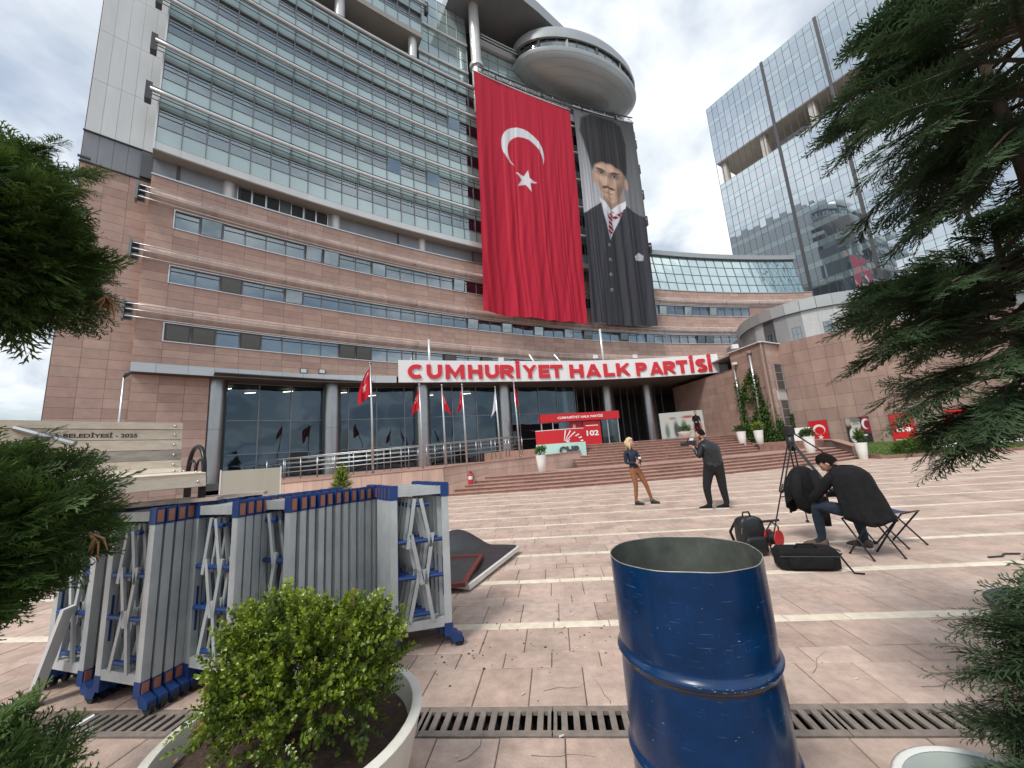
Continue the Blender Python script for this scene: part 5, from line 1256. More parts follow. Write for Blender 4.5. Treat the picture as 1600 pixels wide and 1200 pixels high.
for i in range(len(MD) - 1):
    a, b_ = MD[i], MD[i + 1]; d = b_ - a; l = round(d.length, 2); dd = d.normalized(); nr = Vector((dd.y, -dd.x)); mid = (a + b_) / 2
    mesh_obj('metal_panel', panel_me(l, 2.75, 0.04, 'white_panel', 'metal_panel'), rh, Matrix.Translation(-ORIG[rh.name]) @ frame_at((mid.x, mid.y, 8.3), (d.x, d.y, 0)))
    mesh_obj('roof_band_panel', panel_me(round(l * 1.03, 2), 0.95, 0.06, 'saucer_metal', 'roof_band_panel'), rh, Matrix.Translation(-ORIG[rh.name]) @ frame_at((mid.x + nr.x * 0.22, mid.y + nr.y * 0.22, 11.05), (d.x, d.y, 0)))
    if i % 2 == 0 and 6 < i < 26:
        wb = MB(); M = frame_at((mid.x + nr.x * 0.03, mid.y + nr.y * 0.03, 8.75), (d.x, d.y, 0)); frame_box(wb, 0.62, 1.15, 0.06, 0.08); wb.v = [tuple(M @ Vector(p)) for p in wb.v]; wo = wb.build('small_window', 'grey_metal', rh)
        wb = MB(); wb.box((0, 0.035, 0.575), (0.52, 0.03, 1.05), M); wb.build('pane', 'office_glass', wo)
        wb = MB(); wb.box((0, -0.005, 0.575), (0.52, 0.02, 0.03), M); wb.box((0, -0.005, 0.575), (0.03, 0.019, 1.04), M); wb.build('glazing_bar', 'grey_metal', wo)
b = MB(); b.prism([tuple(p) for p in MD] + [(46, 45), (26, 45)], 8.3, 12.02); b.build('drum_body', 'grey_panel', rh)
# two stacked windows in the corner face
fa, fb_ = Vector(DR[1]), Vector(DR[2]); fd = (fb_ - fa).normalized(); fn = Vector((fd.y, -fd.x)); fl = (fb_ - fa).length
def on_face(s, z, o=0.0): p_ = fa + fd * s + fn * (0.03 + o); return frame_at((p_.x, p_.y, z), (fd.x, fd.y, 0))
for z0, z1 in ((4.75, 6.75), (2.05, 4.0)):
    M = on_face(1.55, z0, 0.13); wb = MB(); frame_box(wb, 1.15, z1 - z0, 0.06, 0.1); wb.v = [tuple(M @ Vector(p)) for p in wb.v]; wo = wb.build('corner_window', 'alu', rh)
    for k in range(3):
        hh3 = (z1 - z0 - 0.12) / 3; wb = MB(); wb.box((0, 0.05, 0.06 + (k + .5) * hh3), (1.03, 0.02, hh3 - 0.05), M); wb.build('pane', 'office_glass', wo)
        if k: wb = MB(); wb.box((0, 0.03, 0.06 + k * hh3), (1.03, 0.05, 0.05), M); wb.build('glazing_bar', 'alu', wo)
    wb = MB(); wb.box((0, 0.09, (z1 - z0) / 2), (1.03, 0.02, z1 - z0 - 0.12), M); wb.build('backing', 'room_dark', wo)
wb = MB(); wb.box((1.55, -0.06, 4.38), (1.15, 0.06, 0.72), frame_at((fa.x, fa.y, 0), (fd.x, fd.y, 0))); wb.build('window_spandrel', 'white_panel', rh)
# downpipes
ga, gb = Vector(DR[0]), Vector(DR[1]); gd = (gb - ga).normalized(); gn = Vector((gd.y, -gd.x))
def on_left(s, z, o=0.0): p_ = ga + gd * s + gn * (0.03 + o); return Vector((p_.x, p_.y, z))
b = MB(); b.tube([on_left(2.15, 7.7, 0.12), on_left(2.15, 1.2, 0.12)], 0.11, 8); b.build('downpipe', 'alu', rh, True)
b = MB(); b.tube([on_left(2.15, 7.65, 0.12), on_left(2.15, 7.95, 0.12)], [0.14, 0.22], 8); b.build('downpipe_hopper', 'stone_drum', rh, True)
b = MB(); b.tube([on_left(0.35, 7.0, 0.10), on_left(0.35, 1.2, 0.10)], 0.07, 8); b.build('downpipe', 'alu', rh, True)
b = MB(); b.box((0, 0, 0), (0.3, 0.25, 0.2), Matrix.Translation(on_left(0.6, 7.35, 0.2))); b.build('floodlight', 'label_white', rh)
b = MB(); b.box((0, 0, 0), (0.5, 0.25, 0.35), Matrix.Translation(Vector((18.2, 30.3, 8.75)))); b.build('floodlight', 'label_white', rh)
# posters on the round wall
def wall_az(az):
    t = Vector((math.sin(R_(az)), math.cos(R_(az))))
    for i in range(len(DW) - 1):
        a, b_ = DW[i], DW[i + 1]; e = b_ - a; den = t.x * e.y - t.y * e.x
        if abs(den) < 1e-9: continue
        s = (a.x * e.y - a.y * e.x) / den; f = (a.x * t.y - a.y * t.x) / den
        if 0 <= f <= 1 and s > 0: return a.lerp(b_, f)
def poster(name, label, az0, az1, z0, z1, paint, texts=(), nu=60, nv=80):
    a, b_ = wall_az(az0), wall_az(az1); d = (b_ - a); W = d.length; dd = d.normalized(); nr = Vector((dd.y, -dd.x)); mid = (a + b_) / 2 + nr * 0.16
    t = thing(name, label, 'poster', (mid.x, mid.y, z0), math.atan2(dd.y, dd.x), group='posters on the round wall'); t['_local'] = 1
    H = z1 - z0; U, V = np.meshgrid(np.linspace(0, 1, nu), np.linspace(0, 1, nv), indexing='ij'); X = U * W; Z = V * H
    i = np.arange(nu - 1)[:, None] * nv + np.arange(nv - 1)[None, :]; F = np.stack([i, i + nv, i + nv + 1, i + 1], -1).reshape(-1, 4)
    P = np.stack([X - W / 2, np.full(X.shape, -0.022), Z], -1).reshape(-1, 3)
    mesh_obj('print', np_mesh('print', P, F, 'paper_print', attrs={'print': paint(X, Z, W, H).reshape(-1, 3)}), t)
    b = MB(); b.box((0, 0, H / 2), (W + 0.03, 0.04, H + 0.03)); b.build('board', 'dark_metal', t)
    for (s, w, h, x, z) in texts: mesh_obj('lettering', text_mesh(s, 0.5, 0.004, 'letter_white', bold=0.02, width=w, height=h), t, Matrix.Translation((x, -0.027, z)))
    return t
def p_flag(X, Z, W, H):
    col = np.ones(X.shape + (3,)) * np.array((0.56, 0.014, 0.02)); cx = W * 0.52; r = W * 0.33
    m = in_ell(X, Z, cx, H * 0.64, r, r, 0.02) * (1 - in_ell(X, Z, cx + 0.02, H * 0.60, r * 0.8, r * 0.8, 0.02)); col = over(col, m, (0.78, 0.78, 0.78))
    col = over(col, in_poly(X, Z, star_poly(cx + 0.02, H * 0.33, W * 0.17, 0.2), 0.015), (0.78, 0.78, 0.78)); col = over(col, (Z < 0.07).astype(float), (0.6, 0.55, 0.55)); return col
def p_man(X, Z, W, H):
    col = np.ones(X.shape + (3,)) * np.array((0.03, 0.016, 0.018)); x, z = X / W, Z / H
    col = over(col, in_ell(x, z, 0.1, 0.85, 0.2, 0.16, 0.08), (0.35, 0.30, 0.24)); col = over(col, in_poly(x, z, [(0.6, 0.35), (1, .35), (1, 1), (.72, 1)], 0.02), (0.20, 0.012, 0.02))
    col = over(col, in_ell(x, z, 0.84, 0.72, 0.17, 0.2, 0.02) * (1 - in_ell(x, z, 0.9, 0.70, 0.14, 0.165, 0.02)), (0.7, 0.66, 0.66))
    col = over(col, in_ell(x, z, 0.28, 0.30, 0.20, 0.30, 0.03), (0.62, 0.62, 0.60)); col = over(col, in_poly(x, z, [(0.3, 0), (.36, .5), (.62, .5), (1, .3), (1, 0)], 0.03), (0.02, 0.02, 0.025))
    col = over(col, in_ell(x, z, 0.42, 0.70, 0.20, 0.24, 0.03), (0.46, 0.44, 0.42)); col = over(col, in_ell(x, z, 0.42, 0.90, 0.21, 0.12, 0.03), (0.16, 0.15, 0.14))
    for ex in (0.36, 0.50): col = over(col, in_ell(x, z, ex, 0.74, 0.06, 0.022, 0.015), (0.08, 0.07, 0.07))
    col = over(col, in_ell(x, z, 0.44, 0.58, 0.07, 0.018, 0.012), (0.15, 0.12, 0.11)); col = over(col, in_poly(x, z, [(.62, .26), (.82, .26), (.82, .32), (.62, .32)], 0.01), (0.6, 0.6, 0.6)); return col
def p_arrows(X, Z, W, H):
    col = np.ones(X.shape + (3,)) * np.array((0.56, 0.014, 0.02)); x, z = X / W, Z / H
    for k in range(6):
        a = R_(10 + k * 22); p0 = (0.36, 0.56); q = (p0[0] + 0.30 * math.sin(a - 0.6), p0[1] + 0.27 * math.cos(a - 0.6)); nx, nz = (q[1] - p0[1]) * 0.05, -(q[0] - p0[0]) * 0.05
        col = over(col, in_poly(x, z, [(p0[0] - nx * .3, p0[1] - nz * .3), (q[0] - nx, q[1] - nz), (q[0] + nx, q[1] + nz), (p0[0] + nx * .3, p0[1] + nz * .3)], 0.012), (0.75, 0.72, 0.72))
    col = over(col, in_poly(x, z, [(0.08, 0.0), (1, 0.0), (1, 0.035), (0.08, 0.03)], 0.008), (0.72, 0.70, 0.70)); return col
poster('flag_poster', 'red poster with white crescent and star nearest the corner windows', 37.1, 38.75, 0.55, 2.28, p_flag)
poster('portrait_poster', 'dark poster showing a man beside a crescent, on the round wall', 40.3, 42.25, 0.60, 2.28, p_man)
poster('arrow_poster', 'red poster with white arrows and the letters CHP', 43.8, 45.5, 0.62, 2.28, p_arrows, [('CHP', 0.78, 0.26, 0.05, 0.52)])
poster('arrow_poster', 'rightmost red poster, half hidden by the dark conifer', 47.6, 49.3, 0.62, 2.25, p_arrows, [('CHP', 0.75, 0.26, 0.05, 0.52)])
# air-conditioner
ac = thing('air_conditioner', 'white outdoor air-conditioning unit beside the upper steps', 'air conditioner', (17.0, 23.2, 1.02), R_(-35)); ac['_local'] = 1
b = MB(); b.box((0, 0, 0.42), (0.85, 0.35, 0.75)); b.build('casing', 'white_pot', ac)
b = MB(); b.lathe([(0.02, 0), (0.26, 0.0), (0.27, 0.02), (0.24, 0.03)], n=20); b.v = [(p[0] + 0.1, -0.176 - p[2], p[1] + 0.42) for p in b.v]; b.build('fan_grille', 'dark_metal', ac)
for s in (-0.3, 0.3): b = MB(); b.box((s, 0, 0.02), (0.08, 0.4, 0.05)); b.build('foot', 'dark_metal', ac)

# ================================================================== ENTRANCE
en = thing('entrance_kiosk', 'red entrance screen with a lettered header before the dark lobby doors', 'entrance', (5.1, 30.4, 1.7))
ea, eb_ = Vector((1.95, 29.9, 0)), Vector((8.3, 30.9, 0)); ed = (eb_ - ea); el = ed.length; ed.normalize(); ey = Vector((-ed.y, ed.x, 0))
EM = frame_at((ea.x, ea.y, 1.7), ed)
def ebox(nm, m, c, d): b = MB(); b.box(c, d, EM); return b.build(nm, m, en)
ebox('header', 'red_panel', (el / 2, 0, 2.28), (el, 0.5, 0.62))
for x in (0.1, 1.0, el - 0.95, el - 0.08): ebox('post', 'alu', (x, 0, 0.98), (0.07, 0.07, 1.96))
ebox('red_panel', 'red_dark', (2.75, 0.05, 0.98), (1.35, 0.08, 1.96)); ebox('red_panel', 'red_panel', (4.15, -0.02, 0.95), (1.4, 0.08, 1.9))
for x in (1.9, 5.4, el - 0.5): ebox('door_pane', 'lobby_glass', (x, 0.02, 0.98), (0.8, 0.03, 1.96))
mesh_obj('lettering', text_mesh('CUMHURİYET HALK PARTİSİ', 0.3, 0.01, 'letter_white', bold=0.008, width=3.7, height=0.24), en, Matrix.Translation(-ORIG[en.name]) @ EM @ Matrix.Translation((el / 2, -0.26, 2.17)))
mesh_obj('lettering', text_mesh('102', 0.5, 0.01, 'letter_white', bold=0.015, width=1.0, height=0.42), en, Matrix.Translation(-ORIG[en.name]) @ EM @ Matrix.Translation((4.15, -0.07, 0.75)))
b = MB(); b.box((4.15, -0.065, 1.55), (1.0, 0.01, 0.06), EM); b.build('print_line', 'letter_white', en)
b = MB(); b.ball(EM @ Vector((2.72, -0.0, 1.55)), (0.14, 0.03, 0.2)); b.build('print_portrait', 'skin', en, True)
# podium with the six arrows
pd = thing('party_podium', 'red and mint podium with white arrows and dark letters CHP', 'podium', (2.3, 20.3, 1.1))
pc = Vector((2.35, 24.0)); 
def pod(a, r, z): return Vector((pc.x + r * math.sin(R_(a)), pc.y - r * math.cos(R_(a)), z))
def pod_part(nm, m, z0, z1, r=3.6, th=0.3, a0=-21, a1=21, n=10):
    b = MB(); V = []
    for i in range(n + 1):
        a = a0 + (a1 - a0) * i / n
        for (rr, z) in ((r, z0), (r, z1), (r - th, z1), (r - th, z0)): V.append(pod(a, rr, z))
    F = [(4 * i + e, 4 * (i + 1) + e, 4 * (i + 1) + (e + 1) % 4, 4 * i + (e + 1) % 4) for i in range(n) for e in range(4)] + [(0, 1, 2, 3), (4 * n + 3, 4 * n + 2, 4 * n + 1, 4 * n)]
    b.add(V, F); b.build(nm, m, pd)
pod_part('red_face', 'red_panel', 1.86, 2.56); pod_part('mint_base', 'mint', 1.12, 1.855, r=3.66); pod_part('white_edge', 'letter_white', 2.562, 2.59)
pod_part('stone_plinth', 'stone_weathered', 0.6, 1.118, r=3.5, th=0.5)
for k in range(6):
    a = R_(8 + 15.5 * k); b = MB(); L0, L1 = 0.12, 0.80 + 0.1 * math.sin(a)
    def at_(l, off): 
        x = 0.15 + l * math.sin(a) * 1.2 + off * math.cos(a); z = 1.88 + l * math.cos(a) * 0.78 - off * math.sin(a); return pod(math.degrees(x / 3.61), 3.615, z)
    V = [at_(L0, -0.012), at_(L0, 0.012), at_(L1, 0.035), at_(L1, -0.035)]; b.add(V, [(0, 1, 2, 3)]); b.build('arrow', 'letter_white', pd)
mesh_obj('lettering', text_mesh('CHP', 0.5, 0.05, 'letter_dark', bold=0.02, width=1.05, height=0.42), pd, Matrix.Translation(-ORIG[pd.name]) @ frame_at(pod(6, 3.70, 1.26), (math.cos(R_(6)), math.sin(R_(6)), 0)))
# billboard beneath the canopy
bb_ = thing('exhibit_board', 'pale exhibition board with dark pictures under the canopy right of the doors', 'board', (13.6, 31.5, 1.7))
BM = frame_at((12.0, 31.9, 1.7), (3.1, -0.8, 0))
def ex_paint():
    nu, nv = 60, 40; W, H = 3.2, 2.0; U, V = np.meshgrid(np.linspace(0, 1, nu), np.linspace(0, 1, nv), indexing='ij'); col = np.ones(U.shape + (3,)) * np.array((0.42, 0.44, 0.40))
    for (x, z, rx, rz, c) in ((0.14, 0.25, 0.05, 0.30, (0.10, 0.16, 0.16)), (0.36, 0.3, 0.06, 0.34, (0.05, 0.07, 0.08)), (0.55, 0.3, 0.07, 0.36, (0.07, 0.10, 0.10)), (0.86, 0.3, 0.1, 0.34, (0.30, 0.03, 0.04)), (0.3, 0.78, 0.08, 0.05, (0.2, 0.2, 0.2)), (0.66, 0.8, 0.14, 0.05, (0.35, 0.05, 0.05))): col = over(col, in_ell(U, V, x, z, rx, rz, 0.03), c)
    i = np.arange(nu - 1)[:, None] * nv + np.arange(nv - 1)[None, :]; F = np.stack([i, i + nv, i + nv + 1, i + 1], -1).reshape(-1, 4)
    P = np.stack([U * W, np.full(U.shape, -0.03), V * H + 0.15], -1).reshape(-1, 3); P = np.array([tuple(BM @ Vector(p)) for p in P]) - np.array(ORIG[bb_.name])
    mesh_obj('print', np_mesh('print', P, F, 'paper_print', attrs={'print': col.reshape(-1, 3)}), bb_)
ex_paint()
b = MB(); b.box((1.6, 0.02, 1.15), (3.3, 0.08, 2.1), BM); b.build('board', 'alu', bb_)
for x in (0.2, 3.0): b = MB(); b.box((x, 0.02, 0.05), (0.1, 0.6, 0.1), BM); b.build('foot', 'dark_metal', bb_)
# ================================================================== FLAGPOLES
def flag_cloth(h, w, side, seed, paint):
    nu, nv = 22, 30; U, V = np.meshgrid(np.linspace(0, 1, nu), np.linspace(0, 1, nv), indexing='ij')
    rs = np.random.default_rng(seed); ph = rs.uniform(0, 6, 3)
    hang = 0.18 + 0.82 * V ** 0.8                       # V 0 top .. 1 foot
    x = side * U * w * hang * (0.8 + 0.2 * np.sin(V * 3 + ph[0])); y = 0.10 * w * np.sin(U * 9 + ph[1] + V * 2) * hang + 0.05 * np.sin(U * 17 + ph[2]) * U * V
    z = -h * V * (0.72 + 0.0 * U) - h * 0.28 * U * (0.4 + 0.6 * V)
    P = np.stack([x, y - 0.02, z], -1).reshape(-1, 3); i = np.arange(nu - 1)[:, None] * nv + np.arange(nv - 1)[None, :]
    F = np.stack([i, i + nv, i + nv + 1, i + 1], -1).reshape(-1, 4)
    return np_mesh('flag', P, F, 'cloth_print', True, attrs={'print': paint(U, V).reshape(-1, 3)})
def fp_red(U, V): return np.ones(U.shape + (3,)) * np.array((0.56, 0.014, 0.03))
def fp_flag(U, V):
    c = fp_red(U, V); c = over(c, in_poly(U, 1 - V, star_poly(0.55, 0.40, 0.17), 0.02), (0.8, .8, .82)); m = in_ell(U, V, 0.5, 0.30, 0.2, 0.16, 0.02) * (1 - in_ell(U, V, 0.45, 0.34, 0.18, 0.14, 0.02)); return over(c, m, (0.8, .8, .82))
def fp_mark(U, V):
    c = fp_red(U, V); return over(c, (((U * 9 + V * 14) % 2.2 < 0.8) & (V > .3) & (V < .6) & (U > .2) & (U < .8)).astype(float), (0.7, .6, .6))
def fp_white(U, V): return np.ones(U.shape + (3,)) * np.array((0.74, 0.77, 0.84))
FL = [((-6.42, 17.35, 1.02), 6.05, 1.85, 0.75, -1, fp_flag, 'tallest flagpole, its red crescent flag hanging at the left of the row'), ((-4.35, 18.0, 1.0), 5.0, 1.35, 0.45, -1, fp_mark, 'flagpole with a limp red flag bearing white lettering, second from left'),
      ((-3.4, 18.65, 1.0), 5.0, 1.35, 0.42, 1, fp_mark, 'flagpole with a limp red flag, third from the left in the row'), ((-2.46, 19.1, 1.0), 5.05, 1.35, 0.42, -1, fp_flag, 'flagpole with a limp red flag just left of the white flag'),
      ((-0.86, 20.5, 1.0), 5.05, 1.5, 0.36, -1, fp_white, 'flagpole with the only white flag in the row'), ((0.17, 22.0, 1.0), 5.5, 1.4, 0.36, 1, fp_red, 'rightmost flagpole with a limp red flag, nearest the podium')]
for i, (loc, zt1, fh, fw, side, pf, lab) in enumerate(FL):
    t = thing('flagpole', lab, 'flagpole', loc, group='flagpoles along the ramp'); t['_local'] = 1; h = zt1 - loc[2]
    b = MB(); b.tube([(0, 0, 0), (-0.03, 0, h * 0.5), (-0.10 if i == 0 else -0.07, 0, h)], [0.055, 0.05, 0.032], 8); b.build('pole', 'alu', t, True)
    b = MB(); b.ball((-0.10 if i == 0 else -0.07, 0, h + 0.05), 0.06); b.build('finial', 'steel', t, True)
    b = MB(); b.lathe([(0.12, 0), (0.12, 0.05), (0.06, 0.07)], n=12); b.build('base_plate', 'grey_metal', t)
    mesh_obj('flag', flag_cloth(fh, fw, side, i + 3, pf), t, Matrix.Translation((-0.08, 0, h - 0.10)) @ Matrix.Rotation(random.uniform(-.3, .3), 4, 'Z'))

# ================================================================== FOLIAGE TOOLS
def scatter(TV, TF, TT, P, D, S, roll=None, jit=0.0, rng=RNG):
    """copies of a template (x along D) placed at P, scaled by S; returns V, F, tip"""
    n = len(P); D = D / np.linalg.norm(D, axis=1, keepdims=True); r = rng.normal(size=(n, 3)) if roll is None else roll
    Y = np.cross(r, D); Y /= np.linalg.norm(Y, axis=1, keepdims=True) + 1e-9; Z = np.cross(D, Y)
    A = TV[None, :, 0, None] * D[:, None, :] + TV[None, :, 1, None] * Y[:, None, :] + TV[None, :, 2, None] * Z[:, None, :]
    V = P[:, None, :] + A * S[:, None, None]; k = len(TV)
    F = TF[None] + (np.arange(n) * k)[:, None, None]
    t = np.clip(TT[None, :] + (rng.normal(0, jit, (n, 1)) if jit else 0), 0, 1)
    return V.reshape(-1, 3), F.reshape(-1, TF.shape[1]), np.broadcast_to(t, (n, k)).reshape(-1)
def spray_template(seed, nb=7, droop=0.10):
    """flat scale-leaved conifer spray, length 1 along x"""
    r = np.random.default_rng(seed); V = []; F = []; T = []
    def diamond(p, d, l, w, t0, t1):
        d = np.array(d, float); d /= np.linalg.norm(d); s = np.cross(d, (0, 0, 1)); s /= np.linalg.norm(s) + 1e-9; p = np.array(p, float); b = len(V)
        V.extend([p, p + d * l * 0.45 + s * w, p + d * l, p + d * l * 0.45 - s * w + np.array((0, 0, w * 0.5))]); T.extend([t0, (t0 + t1) / 2, t1, (t0 + t1) / 2]); F.append((b, b + 1, b + 2)); F.append((b, b + 2, b + 3))
    ax = lambda x: np.array((x, 0.05 * math.sin(x * 3 + seed), -droop * x * x))
    diamond((0, 0, 0), (1, 0.02, -droop), 1.0, 0.018, 0.1, 0.8)
    for i in range(nb):
        x = 0.12 + 0.8 * i / nb
        for s in (-1, 1):
            a = R_(38 + r.uniform(-9, 9)); l = (0.50 * (1 - x) + 0.14) * r.uniform(0.8, 1.2); d = np.array((math.cos(a), s * math.sin(a), r.uniform(-.25, .15))); p = ax(x + (0.05 if s > 0 else 0))
            diamond(p, d, l, 0.022, 0.15, 0.75)
            for k in (0.35, 0.65):
                s2 = s if k < 0.5 else -s; d2 = np.array((math.cos(a - s * s2 * 0.6 + 0.0), s * math.sin(a - s * s2 * 0.6), d[2])); diamond(p + d * l * k, d2, l * 0.42, 0.017, 0.3, 0.9)
    return np.array(V), np.array(F), np.array(T)
SPR = [spray_template(s, 7, 0.06 + 0.06 * s) for s in range(3)]
def ball_points(n, c, r, rng, shell=(0.78, 1.0), lump=0.12, seed=0, squash=(1, 1, 1)):
    d = rng.normal(size=(n, 3)); d /= np.linalg.norm(d, axis=1, keepdims=True)
    rr = np.random.default_rng(seed); K = rr.normal(size=(7, 3)); K /= np.linalg.norm(K, axis=1, keepdims=True); ph = rr.uniform(0, 6, 7)
    f = 1 + lump * np.sin(d @ K.T * 4.0 + ph).sum(1) / 2.6
    q = d * (rng.uniform(*shell, n) * f)[:, None] * np.array(r) * np.array(squash)
    return np.array(c) + q, d
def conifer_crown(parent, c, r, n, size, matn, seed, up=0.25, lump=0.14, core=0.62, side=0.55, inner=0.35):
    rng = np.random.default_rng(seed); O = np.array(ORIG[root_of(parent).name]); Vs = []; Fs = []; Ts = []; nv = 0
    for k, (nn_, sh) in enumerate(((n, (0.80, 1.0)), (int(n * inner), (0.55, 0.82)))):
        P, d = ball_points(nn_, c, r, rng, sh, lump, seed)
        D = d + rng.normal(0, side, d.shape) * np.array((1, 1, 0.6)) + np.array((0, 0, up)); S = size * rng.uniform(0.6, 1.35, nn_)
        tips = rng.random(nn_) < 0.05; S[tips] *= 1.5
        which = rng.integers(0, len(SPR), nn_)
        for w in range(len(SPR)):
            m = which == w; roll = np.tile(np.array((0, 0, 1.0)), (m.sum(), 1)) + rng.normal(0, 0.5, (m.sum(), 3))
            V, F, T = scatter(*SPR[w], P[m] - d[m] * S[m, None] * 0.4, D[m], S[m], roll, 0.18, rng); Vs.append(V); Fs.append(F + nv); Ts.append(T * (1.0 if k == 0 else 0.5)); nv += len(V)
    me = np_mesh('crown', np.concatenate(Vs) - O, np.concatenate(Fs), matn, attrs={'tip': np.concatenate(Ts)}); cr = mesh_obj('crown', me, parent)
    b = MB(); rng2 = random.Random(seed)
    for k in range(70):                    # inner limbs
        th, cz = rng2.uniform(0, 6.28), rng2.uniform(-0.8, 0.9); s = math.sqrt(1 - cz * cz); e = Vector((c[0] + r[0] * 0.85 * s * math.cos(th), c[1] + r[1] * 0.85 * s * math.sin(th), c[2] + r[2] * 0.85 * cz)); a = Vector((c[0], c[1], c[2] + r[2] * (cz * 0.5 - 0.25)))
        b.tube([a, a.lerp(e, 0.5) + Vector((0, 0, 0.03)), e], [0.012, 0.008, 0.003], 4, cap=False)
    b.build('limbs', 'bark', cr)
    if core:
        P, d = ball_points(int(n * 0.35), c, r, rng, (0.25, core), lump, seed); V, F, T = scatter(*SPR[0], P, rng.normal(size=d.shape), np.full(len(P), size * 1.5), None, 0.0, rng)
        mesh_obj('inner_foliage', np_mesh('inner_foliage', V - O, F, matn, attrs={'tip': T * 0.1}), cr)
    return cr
def branch_crown(parent, c, r, nbr, size, matn, seed, droop=0.35):
    """feathery crown: limbs leaving the trunk, each carrying flat sprays on both sides"""
    rng = np.random.default_rng(seed); O = np.array(ORIG[root_of(parent).name]); P = []; D = []; S = []; UP = []; b = MB()
    for k in range(nbr):
        az = rng.uniform(0, 2 * math.pi); el = rng.uniform(-0.95, 0.95); R0 = r[0] * math.sqrt(1 - (el * 0.85) ** 2) * rng.uniform(0.78, 1.12)
        a = Vector((c[0], c[1], c[2] + r[2] * el * 0.75)); h = Vector((math.cos(az), math.sin(az), 0)); pts = []
        for i in range(7):
            f = i / 6; pts.append(a + h * R0 * f + Vector((0, 0, r[2] * (0.30 * el * f + 0.28 * f - droop * f * f)) ) + Vector((0, 0, 0.01 * math.sin(7 * f + k))))
        b.tube(pts, [0.011 * (1 - 0.85 * i / 6) + 0.0015 for i in range(7)], 4, cap=False)
        n = 26; sd = Vector((-h.y, h.x, 0)); rl = rng.normal(0, 0.35)
        for j in range(n):
            f = 0.22 + 0.78 * (j + rng.uniform(-.3, .3)) / n; f = min(max(f, 0.1), 1.0); i = min(int(f * 6), 5); q = pts[i].lerp(pts[i + 1], f * 6 - i); d = (pts[i + 1] - pts[i]).normalized(); s = (-1) ** j
            side = (sd * s * rng.uniform(.35, 1.0) * (1.05 - f * .75) + Vector((0, 0, s * rl * .5 + rng.normal(0, .18) - .12))); v_ = d + side
            P.append(tuple(q)); D.append(tuple(v_)); S.append(size * rng.uniform(.6, 1.15) * (1.1 - 0.35 * f)); UP.append((rl * sd.x + rng.normal(0, .25), rl * sd.y + rng.normal(0, .25), 1.0))
        P.append(tuple(pts[-1])); D.append(tuple((pts[-1] - pts[-2]).normalized())); S.append(size * 0.9); UP.append((0, 0, 1.0))
    P, D, S, UP = map(np.array, (P, D, S, UP)); w = rng.integers(0, len(SPR), len(P)); Vs, Fs, Ts, nv = [], [], [], 0
    for k in range(len(SPR)):
        m = w == k; V, F, T = scatter(*SPR[k], P[m], D[m], S[m], UP[m], 0.2, rng); Vs.append(V); Fs.append(F + nv); Ts.append(T); nv += len(V)
    cr = mesh_obj('crown', np_mesh('crown', np.concatenate(Vs) - O, np.concatenate(Fs), matn, attrs={'tip': np.concatenate(Ts)}), parent); b.build('limbs', 'bark', cr)
def conifer(name, label, base, balls, size, matn, seed, feathery=False, wisps=None, **kw):
    t = thing(name, label, 'conifer', base); b = MB(); zt2 = max(c[2] for c, r, n in balls)
    b.tube([(base[0], base[1], 0), (base[0] + .03, base[1] - .02, zt2 * 0.5), (base[0], base[1], zt2 + 0.2)], [0.06, 0.045, 0.015], 8); b.build('trunk', 'bark', t, True)
    for i, (c, r, n) in enumerate(balls):
        if feathery: branch_crown(t, c, r, n, size, matn, seed + i)
        else:
            conifer_crown(t, c, r, n, size, matn, seed + i, **kw)
            if wisps: branch_crown(t, c, tuple(q * wisps[1] for q in r), wisps[0], wisps[2], matn, seed + i + 50, 0.12)
    return t
conifer('pompom_conifer', 'green conifer clipped into stacked balls at the left edge', (-2.30, 1.46, 0), [((-2.36, 1.51, 2.59), (0.46, 0.46, 0.42), 1800), ((-2.25, 1.49, 1.30), (0.43, 0.43, 0.40), 1700), ((-1.76, 1.18, 0.44), (0.34, 0.34, 0.33), 1100)], 0.13, 'thuja', 11, up=0.15, wisps=(34, 0.99, 0.13))
conifer('pompom_conifer', 'dark conifer clipped into stacked balls at the right edge', (2.26, 1.50, 0), [((2.30, 1.39, 2.96), (0.62, 0.62, 0.60), 85), ((2.22, 1.62, 1.86), (0.52, 0.52, 0.50), 80), ((1.88, 1.20, 0.52), (0.46, 0.46, 0.42), 75)], 0.20, 'thuja_dark', 41, feathery=True)
# withered twigs caught in the left crown
rr_ = random.Random(5)
for (c, n) in (((-2.00, 1.78, 2.42), 9), ((-1.80, 1.66, 1.30), 4)):
    dt = MB()
    for k in range(n):
        e = Vector(c) + Vector((rr_.uniform(-.05, .05), rr_.uniform(-.05, .05), -rr_.uniform(.06, .13))); dt.tube([c, (Vector(c) + e) / 2 + Vector((0.02, 0, .01)), e], [0.004, 0.006, 0.002], 4)
    dt.build('withered_twig', 'dead_leaf', bpy.data.objects['pompom_conifer'])

